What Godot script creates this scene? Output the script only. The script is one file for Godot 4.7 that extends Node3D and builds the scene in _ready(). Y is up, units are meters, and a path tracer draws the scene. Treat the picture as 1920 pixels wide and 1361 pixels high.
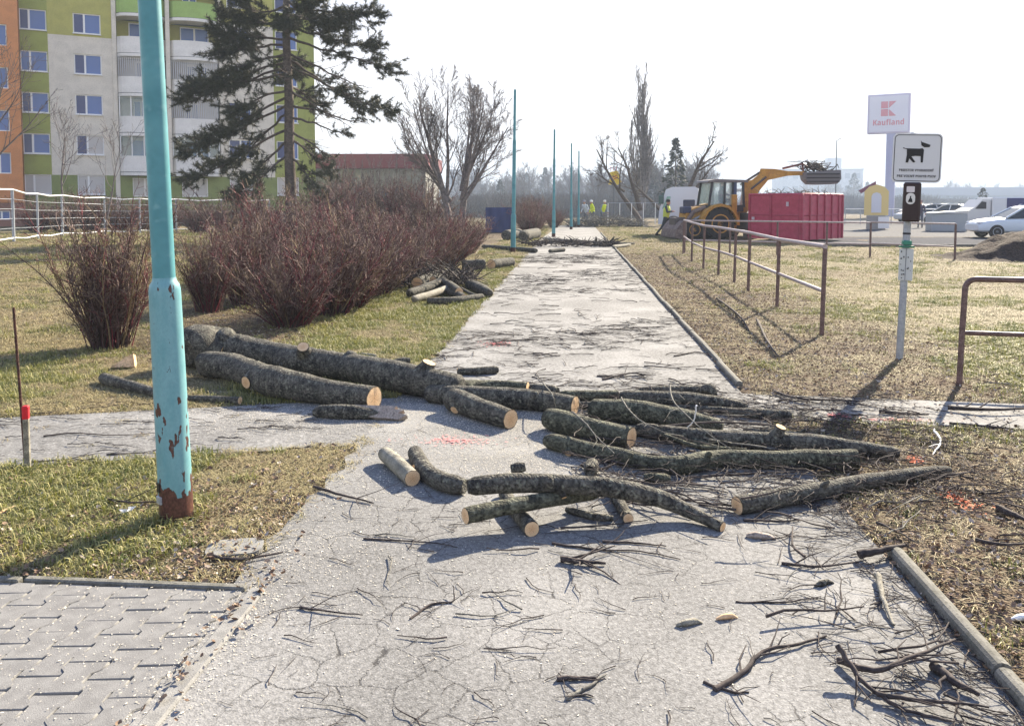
extends Node3D
# A footpath at the edge of a housing estate: felled tree trunks lie across it, hedges and a tower block
# on the left, railings, a digger and a red skip on the right. Units are metres, the path runs along -z.

var rng := RandomNumberGenerator.new()
var taken := {}
var M := {}
var field := FastNoiseLite.new()
var fine := FastNoiseLite.new()

# ---------------------------------------------------------------- mesh builder
class MB:
	var v := PackedVector3Array()
	var uv := PackedVector2Array()
	var c := PackedColorArray()
	var ix := PackedInt32Array()
	var col := Color.WHITE
	var tinted := false

	func p(q: Vector3, t := Vector2.ZERO) -> int:
		v.append(q)
		uv.append(t)
		c.append(col)
		return v.size() - 1

	func tri(a: int, b: int, d: int) -> void:   # counter-clockwise seen from outside
		ix.append(a)
		ix.append(d)
		ix.append(b)

	func quad(a: int, b: int, d: int, e: int) -> void:
		tri(a, b, d)
		tri(a, d, e)

	func face(a: Vector3, b: Vector3, d: Vector3, e: Vector3, s := Vector2.ONE) -> void:
		var i := p(a, Vector2(0, s.y))
		p(b, Vector2(s.x, s.y))
		p(d, Vector2(s.x, 0))
		p(e, Vector2(0, 0))
		quad(i, i + 1, i + 2, i + 3)

	func face3(a: Vector3, b: Vector3, d: Vector3) -> void:
		var i := p(a)
		p(b)
		p(d)
		tri(i, i + 1, i + 2)

	func box(at: Vector3, size: Vector3, turn := Basis.IDENTITY, bevel := 0.0) -> void:
		var h := size * 0.5
		if bevel <= 0.0:
			for ax in 3:
				for s in [-1.0, 1.0]:
					var n := Vector3.ZERO
					n[ax] = s
					var u := Vector3.ZERO
					u[(ax + 1) % 3] = 1.0
					var w := n.cross(u)
					var q: Vector3 = n * h[ax]
					var du := u * h[(ax + 1) % 3]
					var dw := w * h[(ax + 2) % 3]
					face(at + turn * (q - du - dw), at + turn * (q + du - dw), at + turn * (q + du + dw), at + turn * (q - du + dw))
			return
		var b := minf(bevel, minf(h.x, minf(h.y, h.z)) * 0.9)
		# corner points: for each corner three points, one per face
		var k := {}
		for sx in [-1, 1]:
			for sy in [-1, 1]:
				for sz in [-1, 1]:
					for ax in 3:
						var s := Vector3(sx, sy, sz)
						var q := Vector3(sx * (h.x - b), sy * (h.y - b), sz * (h.z - b))
						q[ax] = s[ax] * h[ax]
						k[[sx, sy, sz, ax]] = at + turn * q
		for ax in 3:
			var a1 := (ax + 1) % 3
			var a2 := (ax + 2) % 3
			for s in [-1, 1]:
				var o: Array[Vector3] = []
				for pr in [[-1, -1], [1, -1], [1, 1], [-1, 1]]:
					var key := [0, 0, 0, ax]
					key[ax] = s
					key[a1] = pr[0]
					key[a2] = pr[1]
					o.append(k[key])
				if s > 0:
					face(o[0], o[1], o[2], o[3])
				else:
					face(o[3], o[2], o[1], o[0])
			# edges along ax between faces a1 and a2
			for s1 in [-1, 1]:
				for s2 in [-1, 1]:
					var lo := [0, 0, 0, a1]
					lo[ax] = -1
					lo[a1] = s1
					lo[a2] = s2
					var hi := lo.duplicate()
					hi[ax] = 1
					var lo2 := lo.duplicate()
					lo2[3] = a2
					var hi2 := hi.duplicate()
					hi2[3] = a2
					if s1 * s2 > 0:
						face(k[lo], k[lo2], k[hi2], k[hi])
					else:
						face(k[lo2], k[lo], k[hi], k[hi2])
		for sx in [-1, 1]:
			for sy in [-1, 1]:
				for sz in [-1, 1]:
					var a: Vector3 = k[[sx, sy, sz, 0]]
					var d: Vector3 = k[[sx, sy, sz, 1]]
					var e: Vector3 = k[[sx, sy, sz, 2]]
					if sx * sy * sz > 0:
						face3(a, d, e)
					else:
						face3(a, e, d)

	func tube(pts: Array, rad: Array, n := 8, cap := true, wob := 0.0, noise: FastNoiseLite = null) -> void:
		var m := pts.size()
		var t0: Vector3 = (pts[1] - pts[0]).normalized()
		var side := t0.cross(Vector3.UP)
		if side.length() < 0.1:
			side = t0.cross(Vector3.RIGHT)
		side = side.normalized()
		var first := v.size()
		for i in m:
			var t: Vector3 = (pts[mini(i + 1, m - 1)] - pts[maxi(i - 1, 0)]).normalized()
			side = (side - t * side.dot(t)).normalized()
			var oth := t.cross(side)
			var r: float = rad[i]
			for j in n:
				var a := TAU * j / n
				var dir := side * cos(a) + oth * sin(a)
				var rr := r
				if noise:
					rr *= 1.0 + wob * noise.get_noise_3dv((pts[i] + dir * r) * 100.0)
				p(pts[i] + dir * rr, Vector2(float(j) / n, i))
		for i in m - 1:
			for j in n:
				var a := first + i * n + j
				var b := first + i * n + (j + 1) % n
				quad(a, b, b + n, a + n)
		if cap:
			cap_ring(first, n, true)
			cap_ring(first + (m - 1) * n, n, false)

	func cap_ring(start: int, n: int, back: bool) -> void:
		var mid := Vector3.ZERO
		for j in n:
			mid += v[start + j]
		var ce := p(mid / n, Vector2(0.5, 0.5))
		var f := v.size()
		for j in n:
			p(v[start + j], Vector2(0.5 + 0.5 * cos(TAU * j / n), 0.5 + 0.5 * sin(TAU * j / n)))
		for j in n:
			if back:
				tri(ce, f + (j + 1) % n, f + j)
			else:
				tri(ce, f + j, f + (j + 1) % n)

	func bar(a: Vector3, b: Vector3, r: float, n := 8) -> void:
		tube([a, b], [r, r], n)

	func lathe(profile: Array, at := Vector3.ZERO, n := 16, turn := Basis.IDENTITY) -> void:   # profile: [radius, height] from the bottom up
		var first := v.size()
		for i in profile.size():
			for j in n:
				var a := -TAU * j / n
				p(at + turn * Vector3(profile[i][0] * cos(a), profile[i][1], profile[i][0] * sin(a)), Vector2(float(j) / n, profile[i][1]))
		for i in profile.size() - 1:
			for j in n:
				var a := first + i * n + j
				var b := first + i * n + (j + 1) % n
				quad(a, b, b + n, a + n)
		cap_ring(first, n, true)
		cap_ring(first + (profile.size() - 1) * n, n, false)

	func prism(poly: PackedVector2Array, depth: float, at := Vector3.ZERO, turn := Basis.IDENTITY) -> void:   # outline in xy, thickness along z about 0
		var q := poly
		if Geometry2D.is_polygon_clockwise(q):
			q = q.duplicate()
			q.reverse()
		var tr := Geometry2D.triangulate_polygon(q)
		var z := depth * 0.5
		var size := Vector2.ONE
		for sgn in [1.0, -1.0]:
			var f := v.size()
			for e in q:
				p(at + turn * Vector3(e.x, e.y, z * sgn), e)
			for i in range(0, tr.size(), 3):
				var a := q[tr[i]]
				var b := q[tr[i + 1]]
				var d := q[tr[i + 2]]
				if ((b - a).cross(d - a) > 0.0) == (sgn > 0.0):
					tri(f + tr[i], f + tr[i + 1], f + tr[i + 2])
				else:
					tri(f + tr[i], f + tr[i + 2], f + tr[i + 1])
		for i in q.size():
			var a := q[i]
			var b := q[(i + 1) % q.size()]
			face(at + turn * Vector3(a.x, a.y, -z), at + turn * Vector3(b.x, b.y, -z), at + turn * Vector3(b.x, b.y, z), at + turn * Vector3(a.x, a.y, z))

	func mesh() -> ArrayMesh:
		var nn := PackedVector3Array()
		nn.resize(v.size())
		for i in range(0, ix.size(), 3):
			var a := ix[i]
			var b := ix[i + 2]
			var d := ix[i + 1]
			var f := (v[b] - v[a]).cross(v[d] - v[a])
			nn[a] += f
			nn[b] += f
			nn[d] += f
		for i in nn.size():
			nn[i] = nn[i].normalized() if nn[i].length_squared() > 1e-20 else Vector3.UP
		var arr := []
		arr.resize(Mesh.ARRAY_MAX)
		arr[Mesh.ARRAY_VERTEX] = v
		arr[Mesh.ARRAY_NORMAL] = nn
		arr[Mesh.ARRAY_TEX_UV] = uv
		if tinted:
			arr[Mesh.ARRAY_COLOR] = c
		arr[Mesh.ARRAY_INDEX] = ix
		var am := ArrayMesh.new()
		am.add_surface_from_arrays(Mesh.PRIMITIVE_TRIANGLES, arr)
		return am

# ---------------------------------------------------------------- objects
func numbered(called: String) -> String:
	var n: int = taken.get(called, 0)
	taken[called] = n + 1
	return called if n == 0 else "%s_%03d" % [called, n]

func put(o: Node3D, parent: Node) -> void:
	if parent == self:
		o.name = numbered(o.name)
	else:
		var n := 0
		var want := String(o.name)
		while parent.has_node(NodePath(want if n == 0 else "%s_%03d" % [want, n])):
			n += 1
		o.name = want if n == 0 else "%s_%03d" % [want, n]
	parent.add_child(o, true)

func obj(called: String, mb, mat: Material, parent: Node = self) -> MeshInstance3D:
	var o := MeshInstance3D.new()
	o.name = called
	o.mesh = mb.mesh() if mb is MB else mb
	o.material_override = mat
	put(o, parent)
	return o

func tag(o: Node, label: String, category: String, group := "") -> void:
	o.set_meta("label", label)
	o.set_meta("category", category)
	if group != "":
		o.set_meta("group", group)

func thing(called: String, label: String, category: String, at := Vector3.ZERO, turn := 0.0, group := "") -> Node3D:
	var o := Node3D.new()
	o.name = called
	put(o, self)
	o.position = at
	o.rotation.y = turn
	tag(o, label, category, group)
	return o

func struct(called: String, mb, mat: Material) -> MeshInstance3D:
	var o := obj(called, mb, mat)
	o.set_meta("kind", "structure")
	return o

func copy_of(src: Node3D, at: Vector3, turn: float, size: float, label: String, group := "") -> Node3D:
	var base := String(src.name)
	if base.length() > 4 and base[base.length() - 4] == "_" and base.right(3).is_valid_int():
		base = base.left(base.length() - 4)
	var o: Node3D = src.duplicate()
	o.name = numbered(base)
	add_child(o, true)
	o.position = at
	o.rotation = Vector3(0, turn, 0)
	o.scale = Vector3.ONE * size
	o.set_meta("label", label)
	if group != "":
		o.set_meta("group", group)
	return o

func stuff(called: String, mesh: Mesh, mat: Material, where: Array, tint: Array, label: String, category := "") -> MultiMeshInstance3D:
	var mm := MultiMesh.new()
	mm.transform_format = MultiMesh.TRANSFORM_3D
	mm.use_colors = tint.size() > 0
	mm.mesh = mesh
	mm.instance_count = where.size()
	for i in where.size():
		mm.set_instance_transform(i, where[i])
		if tint.size() > 0:
			mm.set_instance_color(i, tint[i])
	var o := MultiMeshInstance3D.new()
	o.name = called
	o.multimesh = mm
	o.material_override = mat
	put(o, self)
	o.set_meta("kind", "stuff")
	o.set_meta("label", label)
	o.set_meta("category", category if category != "" else called.replace("_", " "))
	return o

func R(a: float, b: float) -> float:
	return rng.randf_range(a, b)

# ---------------------------------------------------------------- materials
func srgb(c: Color) -> Color:
	return c.linear_to_srgb()

func L(r: float, g: float, b: float) -> Color:   # real-world base colour, linear
	return Color(r, g, b).linear_to_srgb()

func mat(c: Color, rough := 0.8, metal := 0.0) -> StandardMaterial3D:
	var m := StandardMaterial3D.new()
	m.albedo_color = c
	m.roughness = rough
	m.metallic = metal
	m.metallic_specular = 0.4
	return m

func noise_of(sd: int, freq: float, kind := FastNoiseLite.TYPE_SIMPLEX_SMOOTH, oct := 4) -> FastNoiseLite:
	var n := FastNoiseLite.new()
	n.seed = sd
	n.noise_type = kind
	n.frequency = freq
	n.fractal_octaves = oct
	if oct < 2:
		n.fractal_type = FastNoiseLite.FRACTAL_NONE
	return n

func bytes(n: FastNoiseLite, s: int) -> PackedByteArray:
	var im := n.get_seamless_image(s, s)
	im.convert(Image.FORMAT_L8)
	return im.get_data()

func grey_tex(n: FastNoiseLite, s: int) -> ImageTexture:
	return ImageTexture.create_from_image(n.get_seamless_image(s, s))

# a texture of two base colours mixed by coarse noise and broken up by fine noise; a third colour lies in spots
func mottled(s: int, a: Color, b: Color, spot: Color, f1: float, f2: float, spots: float, grain: float, sd: int) -> ImageTexture:
	var n1 := bytes(noise_of(sd, f1), s)
	var n2 := bytes(noise_of(sd + 1, f2), s)
	var n3 := bytes(noise_of(sd + 2, f2 * 0.35, FastNoiseLite.TYPE_SIMPLEX, 3), s)
	var data := PackedByteArray()
	data.resize(s * s * 3)
	for i in s * s:
		var t := clampf((n1[i] - 70.0) / 115.0, 0.0, 1.0)
		var c := a.lerp(b, t)
		c = c * (1.0 + grain * (n2[i] - 127.0) / 90.0)
		if spots > 0.0:
			c = c.lerp(spot, clampf((n3[i] / 255.0 - (1.0 - spots)) * 7.0, 0.0, 1.0))
		c = c.clamp().linear_to_srgb()
		data[i * 3] = int(c.r * 255.0)
		data[i * 3 + 1] = int(c.g * 255.0)
		data[i * 3 + 2] = int(c.b * 255.0)
	return ImageTexture.create_from_image(Image.create_from_data(s, s, false, Image.FORMAT_RGB8, data))

func textured(t: Texture2D, scale: float, rough := 0.85, bump: Texture2D = null, depth := 1.0, world := false) -> StandardMaterial3D:
	var m := mat(Color.WHITE, rough)
	m.albedo_texture = t
	m.uv1_triplanar = true
	m.uv1_world_triplanar = world
	m.uv1_scale = Vector3.ONE * scale
	if bump:
		m.heightmap_enabled = true
		m.heightmap_texture = bump
		m.heightmap_scale = depth
	return m

func lin(r: float, g: float, b: float) -> Color:
	return Color(r, g, b)

func tint_mat(rough := 0.85, backlight := Color.BLACK) -> StandardMaterial3D:   # colour comes from the vertices or copies
	var m := mat(Color.WHITE, rough)
	m.vertex_color_use_as_albedo = true
	if backlight != Color.BLACK:
		m.backlight_enabled = true
		m.backlight = backlight
	return m

func make_materials() -> void:
	var rough1 := grey_tex(noise_of(5, 0.03), 512)
	var rough2 := grey_tex(noise_of(6, 0.12), 512)
	M.rough1 = rough1
	M.bark = textured(mottled(512, lin(.026, .025, .023), lin(.115, .107, .088), lin(.22, .22, .17), 0.016, 0.08, 0.30, 0.95, 11), 1.05, 0.92, rough2, 1.1)
	M.bark_green = textured(mottled(512, lin(.028, .029, .021), lin(.108, .106, .074), lin(.21, .21, .145), 0.016, 0.08, 0.32, 0.95, 21), 1.1, 0.92, rough2, 1.1)
	M.bark_pale = textured(mottled(512, lin(.16, .15, .12), lin(.30, .28, .23), lin(.12, .12, .09), 0.012, 0.09, 0.2, 0.4, 31), 1.7, 0.9, rough2, 0.4)
	M.bark_tree = textured(mottled(256, lin(.07, .055, .05), lin(.13, .105, .09), lin(.2, .17, .15), 0.02, 0.1, 0.2, 0.5, 41), 0.8, 0.95, rough2, 2.0)
	M.wood = wood_face()
	M.wood_side = textured(mottled(128, lin(.56, .36, .2), lin(.68, .48, .29), lin(.45, .28, .16), 0.02, 0.1, 0.2, 0.25, 57), 3.0, 0.9)
	M.split = textured(mottled(256, lin(.26, .22, .19), lin(.38, .32, .27), lin(.12, .08, .06), 0.02, 0.1, 0.25, 0.4, 51), 2.2, 0.85, rough2, 0.4)
	M.rotten = textured(mottled(128, lin(.05, .025, .015), lin(.12, .06, .03), lin(.02, .012, .01), 0.03, 0.1, 0.3, 0.4, 55), 8.0)
	M.teal = lamp_paint()
	M.teal_plain = textured(mottled(256, lin(.07, .235, .265), lin(.10, .29, .32), lin(.14, .32, .35), 0.01, 0.1, 0.2, 0.06, 61), 0.7, 0.38)
	M.rust = textured(mottled(256, lin(.045, .022, .018), lin(.10, .045, .033), lin(.16, .085, .06), 0.02, 0.1, 0.3, 0.5, 71), 3.0, 0.9, rough2, 0.3)
	M.rail = textured(mottled(256, lin(.10, .062, .056), lin(.16, .10, .092), lin(.22, .17, .15), 0.02, 0.1, 0.25, 0.3, 81), 2.0, 0.5, rough2, 0.05)
	M.rail_pale = textured(mottled(256, lin(.30, .25, .25), lin(.40, .34, .33), lin(.16, .10, .09), 0.02, 0.1, 0.2, 0.3, 85), 2.0, 0.5, rough2, 0.05)
	M.galv = textured(mottled(256, lin(.30, .33, .37), lin(.38, .41, .45), lin(.25, .27, .30), 0.02, 0.1, 0.3, 0.12, 91), 3.0, 0.45)
	M.galv.metallic = 0.35
	M.concrete = textured(mottled(512, lin(.19, .188, .18), lin(.25, .247, .235), lin(.15, .147, .14), 0.01, 0.15, 0.25, 0.22, 101), 2.0, 0.95, rough2, 0.12, true)
	M.kerb = textured(mottled(256, lin(.12, .117, .10), lin(.18, .175, .155), lin(.08, .08, .065), 0.015, 0.15, 0.3, 0.25, 105), 2.2, 0.95, rough2, 0.15, true)
	M.pavers = []
	for k in 4:
		M.pavers.append(textured(mottled(256, lin(.165, .163, .16), lin(.205, .203, .198), lin(.26, .257, .25), 0.012, 0.2, 0.22, 0.2, 111 + k * 5), 3.0, 0.95, rough2, 0.1, true))
	M.black = mat(L(.012, .012, .014), 0.5)
	M.dark = mat(L(.03, .03, .035), 0.6)
	M.glass = mat(Color(0.75, 0.85, 0.85, 0.25), 0.08)
	M.glass.transparency = BaseMaterial3D.TRANSPARENCY_ALPHA
	M.white = mat(L(.78, .78, .77), 0.5)
	M.tyre = mat(L(.022, .022, .024), 0.85)
	M.tint = tint_mat()
	M.twig = textured(mottled(128, lin(.030, .024, .024), lin(.075, .060, .055), lin(.15, .13, .11), 0.02, 0.1, 0.2, 0.4, 121), 5.0, 0.9)
	M.twig_grey = textured(mottled(128, lin(.10, .095, .085), lin(.19, .18, .155), lin(.26, .25, .2), 0.02, 0.1, 0.3, 0.4, 125), 4.0, 0.9)

func wood_face() -> StandardMaterial3D:   # end grain: rings round the pith, a darker heart, radial checks
	var s := 256
	var n := noise_of(7, 0.02)
	var data := PackedByteArray()
	data.resize(s * s * 3)
	for y in s:
		for x in s:
			var d := Vector2(x - 128 + 9.0 * n.get_noise_2d(x, y), y - 128 + 9.0 * n.get_noise_2d(y + 400, x))
			var r := d.length() / 128.0
			var a := d.angle()
			var c := Color(.70, .44, .235).lerp(Color(.76, .54, .32), clampf(r * 1.3 - 0.2, 0, 1))
			c = c * (0.90 + 0.13 * sin(r * 60.0 + 2.0 * n.get_noise_2d(x * 2, y * 2)))
			c = c * (1.0 + 0.35 * n.get_noise_2d(x * 3 + 900, y * 3) + 0.10 * sin(y * 0.8 + 3.0 * n.get_noise_2d(x, y)))
			if absf(sin(a * 2.5 + 0.6)) < 0.018 / maxf(r, 0.05) and r < 0.55:
				c = c * 0.4
			if r > 0.93:
				c = Color(.20, .14, .085)
			c = c.clamp().linear_to_srgb()
			var i := (y * s + x) * 3
			data[i] = int(c.r * 255)
			data[i + 1] = int(c.g * 255)
			data[i + 2] = int(c.b * 255)
	var m := mat(Color.WHITE, 0.9)
	m.albedo_texture = ImageTexture.create_from_image(Image.create_from_data(s, s, false, Image.FORMAT_RGB8, data))
	return m

func lamp_paint() -> StandardMaterial3D:   # teal paint, chipped down to rust towards the foot; u goes round the post, v is the height in metres / 1.3
	var w := 512
	var h := 1024
	var n := noise_of(15, 0.012, FastNoiseLite.TYPE_SIMPLEX, 5)
	var n2 := noise_of(16, 0.05, FastNoiseLite.TYPE_SIMPLEX, 3)
	var data := PackedByteArray()
	data.resize(w * h * 3)
	for y in h:
		var up := y / float(h) * 1.3
		for x in w:
			var cx := Vector2(cos(TAU * x / w), sin(TAU * x / w)) * 90.0
			var q := n.get_noise_3d(cx.x, cx.y, y * 0.55)
			var g := n2.get_noise_3d(cx.x, cx.y, y)
			var c := Color(.125, .30, .33).lerp(Color(.18, .36, .39), 0.5 + 0.8 * q) * (1.0 + 0.08 * g)
			var lim := 0.40 - 0.62 * exp(-pow(up / 0.21, 4.0)) + 0.20 * clampf(up - 0.35, 0.0, 0.5)
			if q > lim - 0.03:
				c = Color(.06, .09, .09)
			if q > lim or up < 0.13:
				c = Color(.085, .036, .027) * (1.0 + 0.7 * g)
			if up < 0.035 and g > -0.1:
				c = Color(.03, .018, .016)
			c = c.clamp().linear_to_srgb()
			var i := (y * w + x) * 3
			data[i] = int(c.r * 255)
			data[i + 1] = int(c.g * 255)
			data[i + 2] = int(c.b * 255)
	var m := mat(Color.WHITE, 0.42)
	m.albedo_texture = ImageTexture.create_from_image(Image.create_from_data(w, h, false, Image.FORMAT_RGB8, data))
	return m

# ---------------------------------------------------------------- the scene
func _ready() -> void:
	rng.seed = 20240311
	field.seed = 3
	field.frequency = 0.35
	field.fractal_octaves = 3
	fine.seed = 9
	fine.frequency = 2.2
	fine.fractal_octaves = 3
	# camera
	var cam := Camera3D.new()
	cam.name = "camera"
	add_child(cam)
	cam.position = Vector3(0, 1.65, 0)
	cam.rotation_degrees = Vector3(-3.4, 4.2, 0)
	cam.projection = Camera3D.PROJECTION_FRUSTUM
	cam.near = 0.05
	cam.far = 1500.0
	cam.size = 2.0 * 0.05 * 680.5 / 1550.0
	cam.frustum_offset = Vector2(0.0, -0.05 * 210.5 / 1550.0)
	cam.current = true
	# sky, air and exposure
	var env := Environment.new()
	env.background_mode = Environment.BG_SKY
	var sm := ProceduralSkyMaterial.new()
	sm.sky_top_color = Color(0.43, 0.54, 0.76)
	sm.sky_horizon_color = Color(1.0, 0.99, 0.965)
	sm.sky_curve = 0.30
	sm.sky_energy_multiplier = 0.75
	sm.ground_bottom_color = Color(0.5, 0.48, 0.42)
	sm.ground_horizon_color = Color(0.8, 0.8, 0.78)
	sm.sun_angle_max = 60.0
	sm.sun_curve = 0.12
	var sky := Sky.new()
	sky.sky_material = sm
	env.sky = sky
	env.tonemap_mode = Environment.TONE_MAPPER_LINEAR
	env.tonemap_exposure = 3.3
	env.fog_enabled = true
	env.fog_density = 0.0009
	env.fog_light_color = Color(0.88, 0.94, 1.0)
	env.volumetric_fog_enabled = true   # only for the bank of haze over the far ground
	env.volumetric_fog_density = 0.0
	env.sdfgi_enabled = true
	env.ssao_enabled = true
	env.ssil_enabled = true
	var we := WorldEnvironment.new()
	we.name = "environment"
	we.environment = env
	add_child(we)
	# the sun stands ahead and to the right, 30 degrees up
	var sun := DirectionalLight3D.new()
	sun.name = "sun"
	sun.light_energy = 1.6
	sun.light_color = Color(1.0, 0.945, 0.85)
	sun.light_angular_distance = 0.5
	sun.shadow_enabled = true
	add_child(sun)
	sun.look_at_from_position(Vector3.ZERO, Vector3(-0.505 * cos(deg_to_rad(30.2)), -sin(deg_to_rad(30.2)), 0.863 * cos(deg_to_rad(30.2))))

	var haze := FogVolume.new()
	haze.name = "far_haze"
	haze.shape = RenderingServer.FOG_VOLUME_SHAPE_BOX
	haze.size = Vector3(420, 15, 230)
	haze.position = Vector3(40, 7.4, -180)
	var fm := FogMaterial.new()
	fm.density = 0.0042
	fm.albedo = Color(0.80, 0.875, 0.97)
	haze.material = fm
	haze.set_meta("kind", "stuff")
	haze.set_meta("label", "blue morning haze over the distant trees and car park")
	haze.set_meta("category", "haze")
	add_child(haze)

	make_materials()
	build_ground()
	build_paths()
	build_pavement()
	build_kerbs()
	build_tower_block()
	build_far_buildings()
	build_trees()
	build_shrubs()
	build_logs()
	build_lamp_posts()
	build_signs()
	build_railings()
	build_site_fence()
	build_machines()
	build_cars()
	build_people()
	build_branches()
	build_twigs()
	build_small()
	build_grass()

# ---------------------------------------------------------------- ground
func smooth(a: float, b: float, x: float) -> float:
	return smoothstep(a, b, x)

func on_paving(x: float, z: float) -> bool:
	if absf(x) < 1.45 and z > -57.0:
		return true
	if x < -1.3 and z > -3.36:
		return true
	if x <= -1.45 and z < -5.45 - 0.3 * (x + 1.45) - 0.02 and z > -6.8 - 0.3 * (x + 1.45) and x > -14.0:
		return true
	if x >= 1.45 and x < 14.0 and z > -7.15 + 0.09 * (x - 1.45) and z < -6.4 + 0.11 * (x - 1.45):
		return true
	return false

func road_edge(x: float) -> float:
	return -30.5 - 0.05 * (x - 10.0)

func greenness(x: float, z: float) -> float:
	var n := field.get_noise_2d(x * 1.3, z * 1.3) * 1.3 + fine.get_noise_2d(x, z) * 0.9
	var g := -0.12
	if x < 0.0:
		g = 0.18 if z > -17.0 else 0.0
		if x < -4.2 and z < -9.0:
			g = -0.35
		if z > -5.4:
			g = 0.22
			g -= 0.10 + 0.55 * smooth(-2.0, -1.4, x) + 0.35 * smooth(-4.0, -3.3, z)
		if x > -3.4 and x < -1.3 and z < -8.0 and z > -17.0:
			g = 0.38
		if z < -20.0:
			g = -0.1
	else:
		g = -0.30
		g += 0.38 * smooth(2.4, 4.0, x) * smooth(-15.0, -8.0, z)
		g -= 0.35 * smooth(2.6, 1.6, x)
		if z > -6.2:
			g = -0.05
	return clampf(g + n, -1.0, 1.0)

func litter(x: float, z: float) -> float:   # how much of the soil is dead leaves and bark
	var n := field.get_noise_2d(x * 0.8 + 50.0, z * 0.8) * 0.8
	var l := 0.0
	if x > 1.4:
		l = 0.25 + 0.8 * smooth(5.0, 2.0, x) * smooth(-40.0, -20.0, z)
	elif z > -5.4:
		l = 0.45 * smooth(-2.3, -1.5, x) + 0.4 * smooth(-3.9, -3.4, z)
	else:
		l = 0.85 * smooth(-2.9, -3.4, x) * smooth(-7.5, -9.0, z) * smooth(-6.6, -5.0, x)
	return clampf(l + n * 0.7, 0.0, 1.0)

func ground_color(x: float, z: float) -> Color:
	var g := clampf(greenness(x, z) * 0.8 + 0.45, 0.0, 1.0)
	var c := lin(.25, .20, .118).lerp(lin(.13, .135, .055), g)
	c = c.lerp(lin(.135, .095, .066), 0.85 * litter(x, z))
	return c * (0.92 + 0.25 * fine.get_noise_2d(x * 2.0 + 30.0, z * 2.0))

func steps(lo: float, hi: float, focus: float, d0: float, grow: float) -> Array:
	var out := [focus]
	var a := focus
	var d := d0
	while a < hi:
		a = minf(a + d, hi)
		out.append(a)
		d *= grow
	a = focus
	d = d0
	while a > lo:
		a = maxf(a - d, lo)
		out.push_front(a)
		d *= grow
	return out

func build_ground() -> void:
	var m := MB.new()
	m.tinted = true
	var xs := steps(-700, 700, 0.0, 0.16, 1.035)
	var zs := steps(-1000, 40, -5.0, 0.16, 1.035)
	for z in zs:
		for x in xs:
			m.col = ground_color(x, z)
			var low := -0.02 if on_paving(x, z) else 0.0
			m.p(Vector3(x, low + 0.010 * fine.get_noise_2d(x * 1.5, z * 1.5), z))
	for j in zs.size() - 1:
		for i in xs.size() - 1:
			var a := j * xs.size() + i
			m.quad(a, a + xs.size(), a + xs.size() + 1, a + 1)
	var mt := textured(mottled(512, lin(.55, .5, .42), lin(1, 1, 1), lin(.42, .36, .28), 0.03, 0.2, 0.3, 0.6, 141), 1.1, 0.97, grey_tex(noise_of(17, 0.08), 512), 2.0, true)
	mt.vertex_color_use_as_albedo = true
	struct("ground", m, mt)

# asphalt: bright worn aggregate, dusted with sawdust; cracks where the surfacing is old
func asphalt_tex(s: int, metres: float, cracks: bool, dust: float) -> Array:
	var grain := bytes(noise_of(201, 0.42, FastNoiseLite.TYPE_VALUE, 2), s)
	var mid := bytes(noise_of(202, 0.05, FastNoiseLite.TYPE_SIMPLEX, 4), s)
	var broad := bytes(noise_of(203, 2.2 / s, FastNoiseLite.TYPE_SIMPLEX, 4), s)
	var cr := noise_of(204, metres / s / 0.20, FastNoiseLite.TYPE_CELLULAR, 1)
	cr.cellular_return_type = FastNoiseLite.RETURN_DISTANCE2_SUB
	cr.cellular_distance_function = FastNoiseLite.DISTANCE_EUCLIDEAN
	cr.cellular_jitter = 0.95
	cr.domain_warp_enabled = true
	cr.domain_warp_amplitude = 0.09 * s / metres
	cr.domain_warp_frequency = metres / s / 0.32
	var cells := PackedByteArray()
	if cracks:
		var im := cr.get_image(s, s, false, false, false)
		im.convert(Image.FORMAT_RF)
		var raw := im.get_data().to_float32_array()
		cells.resize(s * s)
		var lo := 9.0
		for i in range(0, s * s, 97):
			lo = minf(lo, raw[i])
		for i in s * s:
			cells[i] = clampi(int((raw[i] - lo) * 2100.0), 0, 255)
	var data := PackedByteArray()
	data.resize(s * s * 3)
	var relief := PackedByteArray()
	relief.resize(s * s)
	var i := 0
	for y in s:
		for x in s:
			var g := (grain[i] - 127.0) / 128.0
			var b := (broad[i] - 110.0) / 110.0
			var k := 0.172 + 0.030 * b + 0.075 * g + 0.05 * (mid[i] - 127.0) / 128.0
			if grain[i] > 205:
				k += 0.10
			var d := clampf(dust + 0.9 * b + 0.5 * (mid[i] - 127.0) / 128.0, 0.0, 1.0)
			k = lerpf(k, 0.25 + 0.07 * g, d)
			var h := 128.0 + 60.0 * g
			if cracks:
				var w := 13.0 + 15.0 * clampf((mid[i] - 100.0) / 80.0, 0.0, 1.0)
				var open := clampf(1.15 - 1.6 * (broad[(i + s * 300) % (s * s)] - 60.0) / 150.0 + 0.5 * float(x) / s, 0.0, 1.0)
				var t := clampf(1.0 - cells[i] / w, 0.0, 1.0) * open
				k = lerpf(k, 0.05, minf(t * 1.7, 1.0))
				h -= 110.0 * t
			relief[i] = int(clampf(h, 0, 255))
			var c := Color(k, k * 0.992, k * 0.968).clamp().linear_to_srgb()
			data[i * 3] = int(c.r * 255)
			data[i * 3 + 1] = int(c.g * 255)
			data[i * 3 + 2] = int(c.b * 255)
			i += 1
	return [ImageTexture.create_from_image(Image.create_from_data(s, s, false, Image.FORMAT_RGB8, data)), ImageTexture.create_from_image(Image.create_from_data(s, s, false, Image.FORMAT_L8, relief))]

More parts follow.
